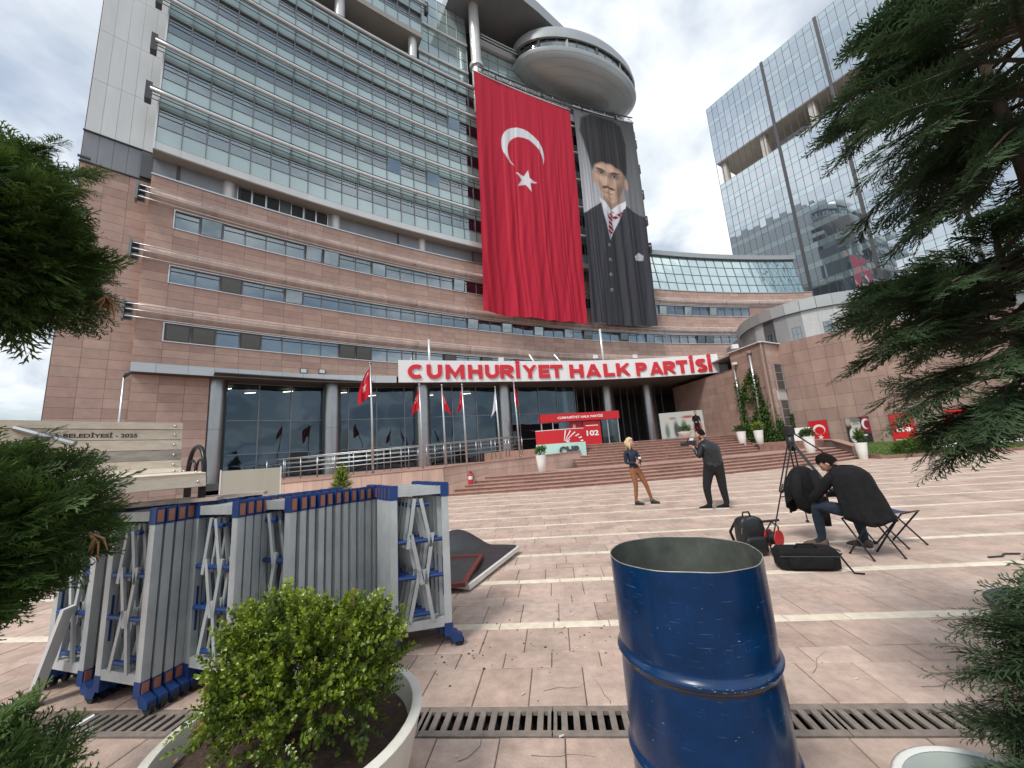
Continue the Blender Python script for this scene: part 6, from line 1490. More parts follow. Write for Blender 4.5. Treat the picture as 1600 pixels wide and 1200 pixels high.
# ---- leafy box sprigs
def sprig_template(seed, pairs=6, ll=0.30, lw=0.075):
    r = np.random.default_rng(seed); V = []; F = []; T = []
    def leaf(p, d, l, w, t):
        d = np.array(d, float); d /= np.linalg.norm(d); s = np.cross(d, (0, 0, 1)); s /= np.linalg.norm(s) + 1e-9; u = np.cross(s, d); b = len(V); p = np.array(p, float)
        pts = [p, p + d * l * .35 + s * w, p + d * l * .72 + s * w * .8, p + d * l, p + d * l * .72 - s * w * .8, p + d * l * .35 - s * w]
        mid = p + d * l * .5 - u * w * .35
        V.extend(pts + [mid]); T.extend([t] * 7)
        for i in range(6): F.append((b + i, b + (i + 1) % 6, b + 6))
    b = len(V); V.extend([(0, .008, 0), (0, -.008, 0), (1, 0, 0)]); T.extend([.1] * 3); F.append((b, b + 1, b + 2))
    for i in range(pairs):
        x = 0.15 + 0.8 * i / pairs; a0 = i * 1.57 + r.uniform(-.3, .3); t = 0.1 + 0.9 * (i / pairs) ** 1.3
        for s in (0, math.pi):
            a = a0 + s; leaf((x, 0, 0), (0.75, math.cos(a), math.sin(a)), ll * r.uniform(.75, 1.15) * (1 - .3 * i / pairs), lw, t)
    for s in range(2): leaf((0.95, 0, 0), (1, 0.3 * (-1) ** s, .1), ll * .7, lw * .8, 1.0)
    return np.array(V, float), np.array(F), np.array(T, float)
SPG = [sprig_template(s) for s in range(3)]
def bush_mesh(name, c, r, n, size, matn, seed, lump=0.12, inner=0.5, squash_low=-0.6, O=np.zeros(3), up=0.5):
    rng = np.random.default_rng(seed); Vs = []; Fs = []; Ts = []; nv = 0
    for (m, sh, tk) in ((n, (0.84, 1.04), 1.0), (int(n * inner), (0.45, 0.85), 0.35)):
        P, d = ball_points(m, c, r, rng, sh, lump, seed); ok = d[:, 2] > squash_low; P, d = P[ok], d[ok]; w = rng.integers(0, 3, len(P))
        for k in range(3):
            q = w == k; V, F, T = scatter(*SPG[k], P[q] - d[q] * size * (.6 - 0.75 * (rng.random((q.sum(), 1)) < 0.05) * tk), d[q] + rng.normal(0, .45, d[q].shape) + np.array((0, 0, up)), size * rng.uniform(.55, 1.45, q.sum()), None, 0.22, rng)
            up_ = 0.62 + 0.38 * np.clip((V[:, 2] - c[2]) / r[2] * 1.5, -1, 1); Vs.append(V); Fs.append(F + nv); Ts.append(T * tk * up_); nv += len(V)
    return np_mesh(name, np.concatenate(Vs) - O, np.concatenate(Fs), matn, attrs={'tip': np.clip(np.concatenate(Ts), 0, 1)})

# ================================================================== BIG WHITE PLANTER WITH BOX
PC = (-0.96, 1.74)
pl = thing('white_planter', 'large round cream planter in the foreground filled with soil', 'planter', (PC[0], PC[1], 0))
b = MB(); b.lathe([(0.30, 0.0), (0.33, 0.02), (0.44, 0.30), (0.485, 0.47), (0.495, 0.50), (0.485, 0.508), (0.455, 0.505), (0.445, 0.48), (0.43, 0.40)], (PC[0], PC[1], 0), 64); b.build('pot', 'cream_pot', pl, 60)
b = MB(); b.lathe([(0.01, 0.44), (0.2, 0.445), (0.44, 0.42)], (PC[0], PC[1], 0), 32); b.build('soil', 'soil', pl, True)
bx = thing('box_shrub', 'bushy yellow-green box shrub growing in the cream planter', 'shrub', (PC[0], PC[1], 0.44))
O = np.array(ORIG[bx.name]); BC = (-0.935, 1.74, 0.67)
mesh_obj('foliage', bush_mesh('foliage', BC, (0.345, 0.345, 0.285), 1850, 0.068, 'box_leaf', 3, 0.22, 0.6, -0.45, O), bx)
mesh_obj('dry_leaves', bush_mesh('dry_leaves', BC, (0.335, 0.335, 0.275), 22, 0.055, 'dry_leaf', 17, 0.22, 0.3, -0.3, O), bx)
b = MB(); rr_ = random.Random(8)
for k in range(60):
    th, e = rr_.uniform(0, 6.28), rr_.uniform(0.12, 0.33); q = Vector((BC[0] + e * math.cos(th), BC[1] + e * math.sin(th), BC[2] + rr_.uniform(-.1, .28))); a = Vector((BC[0] + .08 * math.cos(th), BC[1] + .08 * math.sin(th), 0.43))
    b.tube([a, a.lerp(q, .5) + Vector((0, 0, .05)), q], [0.006, 0.004, 0.002], 4, cap=False)
b.build('stems', 'twig', bx)
b = MB()
for k in range(26):
    th, e = rr_.uniform(0, 6.28), rr_.uniform(0.30, 0.44); q = Vector((PC[0] + e * math.cos(th), PC[1] + e * math.sin(th), 0.45)); d = rr_.uniform(0, 6.28); u = Vector((math.cos(d), math.sin(d), 0.2)) * .012; w = Vector((-math.sin(d), math.cos(d), 0)) * .006
    b.add([q - u, q + w, q + u, q - w], [(0, 1, 2, 3)])
b.build('fallen_leaves', 'dead_leaf', pl)

# ================================================================== BLUE STEEL DRUM
DC = (0.655, 1.70); DH = 1.05; Rd = 0.288
dr = thing('steel_drum', 'dented dark blue open steel drum in the foreground', 'drum', (DC[0], DC[1], 0)); n = 96
def drum_r(z):
    r = Rd
    for hz in (0.36, 0.70): r += 0.016 * math.exp(-((z - hz) / 0.016) ** 2) - 0.004 * math.exp(-((z - hz) / 0.05) ** 2)
    return r
zs = sorted(set([round(z, 4) for z in np.linspace(0.0, DH, 36)] + [round(h + d, 4) for h in (0.36, 0.70) for d in np.linspace(-.05, .05, 21)]))
b = MB(); k = len(zs)
for z in zs:
    for j in range(n):
        t = 2 * math.pi * j / n; r = drum_r(z); e = (z / DH) ** 3
        r += e * (0.004 * math.sin(2 * t + 0.7) + 0.0015 * math.sin(5 * t + 1) + 0.0008 * math.sin(11 * t)) + 0.0025 * math.sin(3 * t + z * 5) * math.sin(z * 7)
        r -= 0.010 * math.exp(-((t - 5.0) / 0.25) ** 2 - ((z - 0.86) / 0.06) ** 2) + 0.007 * math.exp(-((t - 4.3) / 0.2) ** 2 - ((z - 0.55) / 0.07) ** 2)
        zz = z + (e * (0.0025 * math.sin(3 * t + 1) + 0.001 * math.sin(9 * t)) if z == zs[-1] else 0)
        b.v.append((DC[0] + r * math.cos(t), DC[1] + r * math.sin(t), zz))
for i in range(k - 1):
    for j in range(n): b.f.append((i * n + j, i * n + (j + 1) % n, (i + 1) * n + (j + 1) % n, (i + 1) * n + j)); b.m.append(0)
top = [Vector(b.v[(k - 1) * n + j]) for j in range(n)]
wall = b.build('shell', 'drum_blue', dr, True)
b = MB(); V = []
for i, z in enumerate(zs):
    for j in range(n):
        p = Vector(wall.data.vertices[i * n + j].co) + ORIG[dr.name]; c = Vector((DC[0], DC[1], p.z)); V.append(p + (c - p).normalized() * 0.003)
b.add(V, [(i * n + (j + 1) % n, i * n + j, (i + 1) * n + j, (i + 1) * n + (j + 1) % n) for i in range(k - 1) for j in range(n)]); b.build('inside', 'drum_inside', dr, True)
b = MB(); b.lathe([(0.01, 0.03), (0.28, 0.03)], (DC[0], DC[1], 0), 32); b.build('bottom', 'drum_inside', dr)
b = MB(); b.tube([p + Vector((0, 0, 0.001)) + (Vector((DC[0], DC[1], p.z)) - p).normalized() * 0.0015 for p in top], 0.0022, 5, closed=True); b.build('cut_rim', 'drum_rim', dr, True)
b = MB(); rr_ = random.Random(12)
for kk in range(70):       # chipped paint, mostly on the rolling hoops
    hz = rr_.choice((0.36, 0.70, 0.70)) + rr_.gauss(0, 0.006) if kk < 44 else rr_.uniform(0.3, 1.0); t = rr_.uniform(3.6, 6.1); r = drum_r(hz) + 0.0035; s = rr_.uniform(0.001, 0.005) * (1.6 if kk < 44 else 1); hh_ = rr_.uniform(.0006, .0018)
    P = [Vector((DC[0] + r * math.cos(t + dx_ * s / r), DC[1] + r * math.sin(t + dx_ * s / r), hz + dz_ * hh_)) for dx_, dz_ in ((-1, -.3), (-.2, -1), (.9, -.5), (1, .4), (.1, 1), (-.8, .6))]
    b.add(P, [tuple(range(6))])
b.build('paint_chips', 'drum_chip', dr)

# ================================================================== EMPTY BOWL AND DARK POT bottom right
bo = thing('empty_planter', 'empty pale round planter bowl at the bottom right corner', 'planter', (1.52, 1.47, 0))
b = MB(); b.lathe([(0.16, 0), (0.19, 0.02), (0.26, 0.17), (0.29, 0.235), (0.30, 0.25), (0.288, 0.256), (0.27, 0.245), (0.24, 0.16), (0.19, 0.05), (0.02, 0.04)], (1.52, 1.47, 0), 48); b.build('bowl', 'pale_bowl', bo, 60)
b = MB(); b.lathe([(0.291, 0.235), (0.302, 0.25), (0.288, 0.2575), (0.272, 0.25)], (1.52, 1.47, 0.001), 48); b.build('rim', 'white_pot', bo, True)
dp = thing('dark_pot', 'dark grey round flowerpot behind the conifer at the right edge', 'planter', (2.88, 2.30, 0))
b = MB(); b.lathe([(0.18, 0), (0.20, 0.02), (0.26, 0.44), (0.275, 0.48), (0.265, 0.49), (0.245, 0.48), (0.23, 0.40)], (2.88, 2.30, 0), 40); b.build('pot', 'dark_pot', dp, 50)
b = MB(); b.lathe([(0.01, 0.40), (0.24, 0.40)], (2.88, 2.30, 0), 24); b.build('soil', 'soil', dp)

# ================================================================== FOLDING POLICE BARRIERS
BW, BH = 0.48, 1.30
def barrier():
    t = thing('folding_barrier', 'x', 'barrier', (0, 0, 0)); t['_local'] = 1
    pb = MB(); pb.box((0, 0, 0.60), (0.058, 0.052, 1.03)); pb.mi(0); pme = pb.mesh('post', 'barrier_alu')
    tb = MB(); tb.box((0, 0, 0), (BW - 0.12, 0.05, 0.065)); tbm = tb.mesh('top_bar', 'barrier_alu'); bbm = tb.mesh('bottom_bar', 'barrier_alu')
    lk = MB(); lk.box((0, 0, 0), (0.03, 0.018, 0.40)); lkm = lk.mesh('link', 'barrier_alu')
    pn = MB(); pn.tube([(-0.5, 0, 0), (0.5, 0, 0)], 0.017, 8); pnm = pn.mesh('pin', 'barrier_blue', 40)
    cp = MB(); cp.box((0, 0, 0.05), (0.068, 0.057, 0.115)); cp.box((0, -0.006, 0.104), (0.05, 0.03, 0.012)); cpm = cp.mesh('corner_cap', 'barrier_blue')
    rf = MB(); rf.box((0, 0, 0.0), (0.006, 0.038, 0.082)); rfm = rf.mesh('reflector', 'reflector')
    ft = MB(); ft.box((0, 0, 0.05), (0.066, 0.056, 0.10)); ft.add([(-0.02, -0.026, 0.06), (-0.02, 0.026, 0.06), (0.11, -0.026, -0.005), (0.11, 0.026, -0.005), (0.11, -0.026, -0.05), (0.11, 0.026, -0.05), (0.03, -0.026, -0.05), (0.03, 0.026, -0.05)], [(0, 2, 3, 1), (2, 4, 5, 3), (0, 6, 4, 2), (1, 3, 5, 7), (4, 6, 7, 5)]); ftm = ft.mesh('foot', 'barrier_blue')
    wh = MB(); wh.tube([(0, -0.014, 0), (0, 0.014, 0)], 0.038, 14); whm = wh.mesh('wheel', 'tyre')
    lt_ = MB(); lt_.box((0, 0, 0), (0.006, 0.012, 0.30)); ltm = lt_.mesh('latch', 'barrier_blue')
    T = Matrix.Translation
    for s in (-1, 1):
        x = s * (BW / 2 - 0.03)
        mesh_obj('post', pme, t, T((x, 0, 0.09)))
        c = mesh_obj('corner_cap', cpm, t, T((x, 0, BH - 0.11))); mesh_obj('reflector', rfm, c, T((s * 0.035, 0, 0.05)))
        f = mesh_obj('foot', ftm, t, T((x, 0, 0.09)) @ (Matrix.Identity(4) if s > 0 else Matrix.Rotation(math.pi, 4, 'Z'))); mesh_obj('wheel', whm, f, T((0.085, 0, -0.052)))
        r_ = mesh_obj('reflector', rfm, f, T((0.036, 0, 0.052)))
        mesh_obj('latch', ltm, t, T((x - s * 0.033, 0, 0.55)))
    mesh_obj('top_bar', tbm, t, T((0, 0, BH - 0.06))); mesh_obj('bottom_bar', bbm, t, T((0, 0, 0.20)))
    for z in (0.28, 0.56, 0.84, 1.13):
        mesh_obj('pin', pnm, t, T((0, -0.012, z)) @ Matrix.Diagonal((BW - 0.12 if z in (0.56, 0.84) else 0.16, 1, 1, 1)))
    for k, (z, a, x) in enumerate(((0.42, 0.22, -0.05), (0.42, -0.16, 0.06), (0.70, -0.2, -0.03), (0.70, 0.16, 0.07), (0.985, 0.15, -0.07), (0.985, -0.2, 0.05))): mesh_obj('link', lkm, t, T((x, -0.02 - 0.003 * (k % 2), z)) @ Matrix.Rotation(a, 4, 'Y'))
    return t
ORD = ['front', 'second', 'third', 'fourth', 'fifth', 'sixth', 'seventh', 'eighth', 'ninth', 'tenth', 'eleventh']
bar0 = barrier(); used = False
# stacks: front frame centre, face direction (left post -> right post), stacking step, count, words
STK = [((-0.865, 3.38), (0.972, 0.233), (-0.046, 0.062), 9, 'stack beside the black framed panels'),
       ((-1.93, 3.08), (0.93, -0.36), (0.040, 0.060), 11, 'stack right behind the box shrub'),
       ((-2.26, 2.98), (0.94, -0.33), (0.020, 0.060), 8, 'stack under the right end of the wooden bench'),
       ((-2.80, 2.90), (0.955, -0.29), (0.022, 0.060), 8, 'stack just right of the clipped conifer'),
       ((-3.42, 3.12), (0.95, -0.30), (0.02, 0.060), 6, 'leftmost stack half hidden behind the clipped conifer')]
for (c, f, st, n, words) in STK:
    for k in range(n):
        o = bar0 if not used else copy_tree(bar0); used = True
        jx = random.uniform(-.006, .006)
        o.location = (c[0] + st[0] * k + f[0] * jx, c[1] + st[1] * k + f[1] * jx, 0.0); o.rotation_euler = (0, random.uniform(-.006, .006), math.atan2(f[1], f[0]) + random.uniform(-.012, .012))
        o['label'] = f'{ORD[k]} grey folding barrier frame of the {words}'; o['group'] = 'folded police barriers stacked on the plaza'
# cracks in the paving
b = MB(); rr_ = random.Random(21)
for (u, v, a) in ((-0.62, 2.18, 0.1), (-0.25, 2.22, -0.1), (0.2, 2.62, 1.1), (-0.2, 2.75, 0.5), (1.5, 2.9, 1.0), (2.0, 2.75, -0.6), (0.9, 3.4, 0.4), (2.7, 3.1, 0.9), (-0.5, 4.0, 0.3), (1.6, 4.4, -0.4)):
    p_ = uv2w(u, v, 0.0026); d = a; pts = [p_]
    for k in range(7): d += rr_.gauss(0, .35); pts.append(pts[-1] + Vector((math.cos(d), math.sin(d), 0)) * rr_.uniform(.03, .06))
    for k in range(7):
        e = (pts[k + 1] - pts[k]).normalized(); nrm_ = Vector((-e.y, e.x, 0)) * (0.0022 * (1 - k / 8)); b.add([pts[k] - nrm_, pts[k + 1] - nrm_, pts[k + 1] + nrm_, pts[k] + nrm_], [(0, 1, 2, 3)])
tag(b.build('paving_cracks', 'paving_joint'), 'fine dark cracks in the paving slabs', 'cracks', kind='stuff')
# white board leaning in the barriers
b = MB(); b.bar((-3.50, 2.98, 0.0), (-3.36, 3.02, 0.62), 0.11, 0.02); wbd = b.build('white_board', 'label_white', label='narrow white board leaning at the far left behind the conifer', cat='board')

# ================================================================== BENCH on top of the barriers
bd_ = Vector((0.57, 0.82, 0)).normalized(); bn = Vector((0.82, -0.57, 0)).normalized()
Rr = Vector((-2.905, 3.32, 0)); bl_len = 1.55
bench = thing('wooden_bench', 'pale wooden slatted bench with black iron arms lifted onto the barriers', 'bench', (-3.2, 2.7, 1.32))
def slat(d_back, z, w, th, tilt, m='wood_pale', ext=0.0):
    """slat running along the bench; d_back: distance in front of the back plane"""
    c = Rr + bn * d_back - bd_ * (bl_len / 2 - ext / 2); x = bd_; z_ = (Vector((0, 0, 1)) * math.cos(tilt) + bn * -math.sin(tilt)); y = z_.cross(x)
    M = Matrix(((x.x, y.x, z_.x, c.x), (x.y, y.y, z_.y, c.y), (x.z, y.z, z_.z, z), (0, 0, 0, 1))); b = MB(); e = 0.006
    L_ = bl_len + ext
    P = [(-L_ / 2, -th / 2), (-L_ / 2, th / 2)]
    b.box((0, 0, 0), (L_, th, w), M); o = b.build('slat', m, bench)
    bo_ = MB(); 
    for s in (-1, 1): bo_.ball(M @ Vector((s * (L_ / 2 - 0.05), -th / 2 - 0.001, 0)), 0.011, 8, 5)
    bo_.build('bolt', 'bolt', o, True)
    return M, th
slat(0.02, 1.925, 0.055, 0.075, 0.12)
M2, th2 = slat(0.045, 1.855, 0.080, 0.028, 0.12); slat(0.055, 1.770, 0.080, 0.028, 0.12); slat(0.068, 1.685, 0.080, 0.028, 0.14, 'wood_grey'); slat(0.085, 1.605, 0.075, 0.028, 0.2); slat(0.12, 1.545, 0.07, 0.028, 0.7)
for k, d in enumerate((0.20, 0.29, 0.38)): slat(d, 1.522 + 0.002 * k, 0.08, 0.03, R_(90))
slat(0.475, 1.512, 0.09, 0.035, R_(80), ext=0.05); slat(0.515, 1.455, 0.075, 0.035, R_(8), ext=0.05)
mesh_obj('lettering', text_mesh('A BELEDİYESİ - 2025', 0.1, 0.002, 'burnt_letter', bold=0.003, width=0.44, height=0.040), bench, Matrix.Translation(-ORIG[bench.name]) @ M2 @ Matrix.Translation((bl_len / 2 - 0.50, -th2 / 2 - 0.001, -0.022)))
for s in (0.0, bl_len - 0.12):
    base = Rr - bd_ * s + bd_ * 0.05
    def q(d, z): v_ = base + bn * d; return Vector((v_.x, v_.y, z))
    pts = [q(0.10 + 0.19 * (1 - math.cos(a)), 1.53 + 0.21 * math.sin(a)) for a in np.linspace(0, math.pi, 15)]
    b = MB(); b.tube([q(0.10, 1.40)] + pts + [q(0.48, 1.40)], 0.017, 8); b.build('arm_rest', 'iron', bench, True)
    for cx_ in (0.20, 0.37):
        b = MB(); b.tube([q(cx_ + 0.075 * math.cos(a), 1.53 + 0.10 * math.sin(a)) for a in np.linspace(0, math.pi, 9)], 0.009, 6); b.build('arm_scroll', 'iron', bench, True)
    b = MB(); b.bar(q(0.03, 1.47), q(0.50, 1.47), 0.03, 0.04); b.bar(q(0.02, 1.47) - bd_ * 0.2, q(-0.02, 1.90) - bd_ * 0.2, 0.03, 0.03); b.build('side_frame', 'iron', bench)
    for d in (0.12, 0.46): b = MB(); b.bar(q(d, 1.325), q(d, 1.46), 0.035, 0.035); b.build('leg', 'iron', bench)
b = MB(); b.tube([(-3.42, 2.55, 1.92), (-3.08, 2.68, 1.78)], 0.022, 8); b.build('hand_tube', 'steel', label='short grey steel tube lying across the bench back', cat='tube')
bpy.data.objects['hand_tube'].location.z += 0.0
# planks lying on the barrier tops below the bench
for i, (a, c_, lab) in enumerate((((-3.15, 2.85, 1.318), (-2.35, 3.10, 1.318), 'rough reddish plank lying on the barriers under the bench'), ((-3.1, 3.12, 1.318), (-2.2, 3.42, 1.318), 'rough reddish plank behind another one under the bench'))):
    b = MB(); b.bar(a, c_, 0.12, 0.025); b.build('plank', 'wood_rough', label=lab, cat='plank')

# ================================================================== FRAMED PANELS on the ground
fp = thing('framed_panel', 'white-framed panel with sagging black sheet lying behind the red-framed one', 'framed panel', (-0.9, 5.6, 0))
A, B_, C_, D_ = Vector((-0.66, 4.72, 0.02)), Vector((-0.10, 6.20, 0.05)), Vector((-1.35, 6.95, 0.05)), Vector((-1.9, 5.3, 0.02))
def frame_bars(P, w, h, m, parent, zoff=0.0):
    for i in range(4):
        b = MB(); a, c = P[i] + Vector((0, 0, zoff)), P[(i + 1) % 4] + Vector((0, 0, zoff)); d = (c - a).normalized(); s = 0.0 if i % 2 else w / 2
        b.bar(a - d * s, c + d * s if i % 2 == 0 else c - d * w * .5 if False else c, w, h); b.build('frame_bar', m, parent)
frame_bars([A, B_, C_, D_], 0.07, 0.055, 'frame_white', fp, 0.03)
nu = nv = 18; V = []; F = []
for i in range(nu + 1):
    for j in range(nv + 1):
        u, v = i / nu, j / nv; p = A.lerp(B_, u).lerp(D_.lerp(C_, u), v); pk = math.exp(-((u - 0.72) / .28) ** 2 - ((v - 0.62) / .30) ** 2) * min(1, 6 * min(u, 1 - u, v, 1 - v))
        V.append(p + Vector((0, 0, 0.07 + 0.30 * pk + 0.008 * math.sin(u * 14 + v * 9)))); 
for i in range(nu):
    for j in range(nv): a = i * (nv + 1) + j; F.append((a, a + nv + 1, a + nv + 2, a + 1))
b = MB(); b.add(V, F); b.build('black_sheet', 'tarp', fp, True)
fr2 = thing('framed_panel', 'dark red framed black panel lying flat in front of the white-framed one', 'framed panel', (-1.2, 4.9, 0))
A2, B2, C2, D2 = Vector((-0.70, 4.63, 0.10)), Vector((-0.58, 5.55, 0.16)), Vector((-1.60, 5.62, 0.16)), Vector((-1.72, 4.68, 0.08))
frame_bars([A2, B2, C2, D2], 0.05, 0.04, 'frame_red', fr2, 0.0)
b = MB(); b.add([A2, B2, C2, D2], [(0, 1, 2, 3)]); b.add([p - Vector((0, 0, .012)) for p in (A2, B2, C2, D2)], [(3, 2, 1, 0)]); b.build('black_sheet', 'tarp', fr2)

# ================================================================== SMALL STREET THINGS
bbd = thing('beige_board', 'upright beige board standing behind the barriers before the lobby', 'board', (-7.9, 11.6, 0), R_(33)); bbd['_local'] = 1
b = MB(); b.box((0, 0, 0.86), (1.45, 0.05, 1.45)); b.build('panel', 'board_beige', bbd)
for s in (-1, 1): b = MB(); b.box((s * 0.74, 0, 0.81), (0.035, 0.07, 1.62)); b.build('edge_post', 'frame_white', bbd)
ex = thing('fire_extinguisher', 'red fire extinguisher standing by the end of the ramp wall', 'fire extinguisher', (-2.02, 16.55, 0.36)); ex['_local'] = 1
b = MB(); b.lathe([(0.02, 0), (0.085, 0.01), (0.09, 0.05), (0.09, 0.38), (0.06, 0.44), (0.03, 0.46), (0.03, 0.5)], n=16); b.build('cylinder', 'reel_red', ex, 50)
b = MB(); b.box((0, 0, 0.52), (0.05, 0.16, 0.04)); b.tube([(0.03, 0, 0.5), (0.13, 0, 0.42), (0.12, 0, 0.15)], 0.015, 6); b.build('valve_hose', 'dark_metal', ex)
b = MB(); b.tube([(0, 0, 0.2), (0, 0, 0.33)], 0.0915, 16, cap=False); b.build('label', 'label_white', ex, True)
sl = thing('street_lamp', 'slim grey street lamp with a dark tilted head beside the stone pier', 'street lamp', (-13.2, 12.7, 0)); sl['_local'] = 1
b = MB(); b.tube([(0, 0, 0), (0, 0, 3.0), (0.0, 0, 5.0)], [0.045, 0.035, 0.03], 8); b.build('post', 'alu', sl, True)
b = MB(); b.tube([(0, 0, 4.98), (0.10, 0.0, 5.10), (0.24, -0.02, 5.13)], [0.04, 0.08, 0.05], 10); b.build('lamp_head', 'dark_metal', sl, True)
# concrete debris, litter and soil scraps on the paving
db = MB(); rr_ = random.Random(4)
for k in range(190):
    if k < 120: u, v = rr_.gauss(0.15, 0.35), rr_.gauss(3.62, 0.28)
    elif k < 150: u, v = rr_.gauss(-0.75, 0.18), rr_.gauss(3.2, .12)
    else: u, v = rr_.uniform(-1, 4.5), rr_.uniform(2.65, 6)
    if 3.66 < v < 3.76 and k % 3: continue
    p = uv2w(u, v, 0.003); s = abs(rr_.gauss(0, 0.006)) + 0.002; a = rr_.uniform(0, 6.28)
    db.add([p + Vector((s * math.cos(a + t) * rr_.uniform(.5, 1.3), s * math.sin(a + t) * rr_.uniform(.4, 1), 0)) for t in (0, 1.3, 2.5, 3.8, 5.1)] + [p + Vector((0, 0, s * .5))], [(0, 1, 5), (1, 2, 5), (2, 3, 5), (3, 4, 5), (4, 0, 5)])
lb = MB(); rl_ = random.Random(31)
for k in range(46):
    p_ = uv2w(rl_.uniform(-1.2, 5), rl_.uniform(2.1, 7.5), 0.006); a_ = rl_.uniform(0, 3.14); s_ = rl_.uniform(.006, .016); lb.bar(p_, p_ + Vector((math.cos(a_), math.sin(a_), 0)) * s_ * 2, s_ * .45, .006)
tag(lb.build('litter', 'frame_white'), 'tiny pale bits of litter strewn over the paving', 'litter', kind='stuff')
tag(db.build('soil_crumbs', 'soil'), 'dark soil crumbs scattered over the paving', 'soil', kind='stuff')

# ================================================================== POTS ON THE STEPS
def tall_pot():
    b = MB(); b.lathe([(0.14, 0), (0.155, 0.01), (0.20, 0.40), (0.235, 0.72), (0.225, 0.73), (0.20, 0.71), (0.19, 0.66)], n=24); return b.mesh('pot', 'white_pot', 50)
TP = tall_pot(); b = MB(); b.lathe([(0.01, 0.67), (0.2, 0.67)], n=16); SP = b.mesh('soil', 'soil')
bushes = [bush_mesh('foliage', (0, 0, 0.88), (0.24, 0.24, 0.24), 130, 0.14, 'pot_leaf', 60, 0.1, 0.4), bush_mesh('foliage', (0, 0, 0.98), (0.20, 0.20, 0.34), 130, 0.14, 'pot_leaf', 61, 0.1, 0.4), bush_mesh('foliage', (0, 0, 0.85), (0.30, 0.30, 0.20), 130, 0.14, 'ivy_leaf', 62, 0.1, 0.4), bush_mesh('foliage', (0, 0, 0.90), (0.25, 0.25, 0.24), 150, 0.16, 'box_leaf', 63, 0.2, 0.4)]
def ring(az, D): return (D * math.sin(R_(az)), D * math.cos(R_(az)))
POTS = [(3.45, 17.55, 0.60, 0, 'white tapered planter on the landing, leftmost of the row, before the podium'), (5.47, 21.2, 1.15, 1, 'white tapered planter with a cone shrub against the podium'), (30.0, 27.0, 1.02, 2, 'white tapered planter at the left of the ivy, on the upper terrace'),
        (31.86, 27.2, 1.02, 3, 'white tapered planter with a bright yellow-green shrub beside the ivy'), (36.7, 21.6, 0.60, 2, 'white tapered planter in front of the red crescent poster'), (41.14, 26.2, 0.0, 1, 'white tapered planter at the right end of the steps by the lawn')]
for (az, D, z, bi, lab) in POTS:
    x, y = ring(az, D); t = thing('tapered_planter', lab, 'planter', (x, y, z), random.uniform(0, 6), group='white planters on the steps'); s = 1.0 if D < 24 else 1.12; t.scale = (s, s, s)
    mesh_obj('pot', TP, t); mesh_obj('soil', SP, t); mesh_obj('shrub', bushes[bi], t)
x, y = ring(23.5, 27.5); t = thing('bowl_planter', 'low white bowl planter on the top platform by the exhibition board', 'planter', (x, y, 1.70))
b = MB(); b.lathe([(0.18, 0), (0.22, 0.02), (0.42, 0.32), (0.45, 0.42), (0.42, 0.42), (0.38, 0.36)], n=24); mesh_obj('bowl', b.mesh('bowl', 'white_pot', 50), t)
mesh_obj('shrub', bush_mesh('foliage', (0, 0, 0.55), (0.42, 0.42, 0.26), 130, 0.16, 'pot_leaf', 64, 0.1, 0.3), t)
x, y = ring(-24.3, 14.2); t = thing('low_shrub', 'small bright shrub showing above the barriers near the ramp wall', 'shrub', (x, y, 0.0))
mesh_obj('foliage', bush_mesh('foliage', (0, 0, 0.75), (0.25, 0.25, 0.75), 330, 0.16, 'box_leaf', 65, 0.1, 0.4), t)
t = thing('lawn_shrub', 'round green shrub on the lawn left of the white signature', 'shrub', (19.75, 19.75, 0.16))
mesh_obj('foliage', bush_mesh('foliage', (0, 0, 0.25), (0.85, 0.6, 0.42), 420, 0.20, 'pot_leaf', 66, 0.15, 0.4), t)
# ================================================================== IVY
iv = thing('ivy', 'green ivy climbing the brown corner wall around the downpipes', 'ivy', (18.2, 29, 1.0)); O = np.array(ORIG[iv.name])
LV = np.array([(0, 0, 0), (0.35, 0.42, 0.05), (0.9, 0.30, 0), (1.1, 0, -0.1), (0.9, -0.30, 0), (0.35, -0.42, 0.05)]); LF = np.array([(0, 1, 2), (0, 2, 3), (0, 3, 4), (0, 4, 5)])
P = []; rng = np.random.default_rng(9); Nn = Vector((gn.x, gn.y, 0))
def clump(n, path, w0, w1):
    for k in range(n):
        f = rng.random() ** 0.85; i = min(int(f * (len(path) - 1)), len(path) - 2); ff = f * (len(path) - 1) - i; s = path[i][0] + (path[i + 1][0] - path[i][0]) * ff; z = path[i][1] + (path[i + 1][1] - path[i][1]) * ff
        w = w0 + (w1 - w0) * f; P.append(tuple(on_left(s + rng.normal(0, w * .5), z + rng.normal(0, .15), abs(rng.normal(0.06, 0.07)) + 0.10 * f)))
clump(520, [(0.30, 6.1), (0.45, 4.2), (0.7, 2.4), (1.2, 1.3)], 0.25, 0.5); clump(1500, [(1.95, 6.6), (2.1, 5.2), (2.3, 3.4), (2.6, 1.9), (2.7, 1.1)], 0.35, 1.0); clump(260, [(1.7, 6.2), (1.0, 5.4), (0.9, 4.6), (1.6, 4.3)], 0.3, 0.3); clump(300, [(1.6, 3.0), (1.1, 2.0), (1.6, 1.3)], 0.3, 0.5)
for k in range(520):
    s = abs(rng.normal(0, 0.6)); z = 1.0 + abs(rng.normal(0, 1.0)) * (1 - min(s, 1) * 0.5); p_ = fa + fd * s + fn * (0.1 + abs(rng.normal(0, .12))); P.append((p_.x, p_.y, z))
for k in range(240):
    s = 2.15 + rng.normal(0, 0.10); z = 0.8 + rng.random() * 2.2; p_ = fa + fd * s + fn * (0.1 + abs(rng.normal(0, .06))); P.append((p_.x, p_.y, z))
P = np.array(P); D = np.tile(np.array((Nn.x, Nn.y, -0.9)), (len(P), 1)) + rng.normal(0, .5, (len(P), 3))
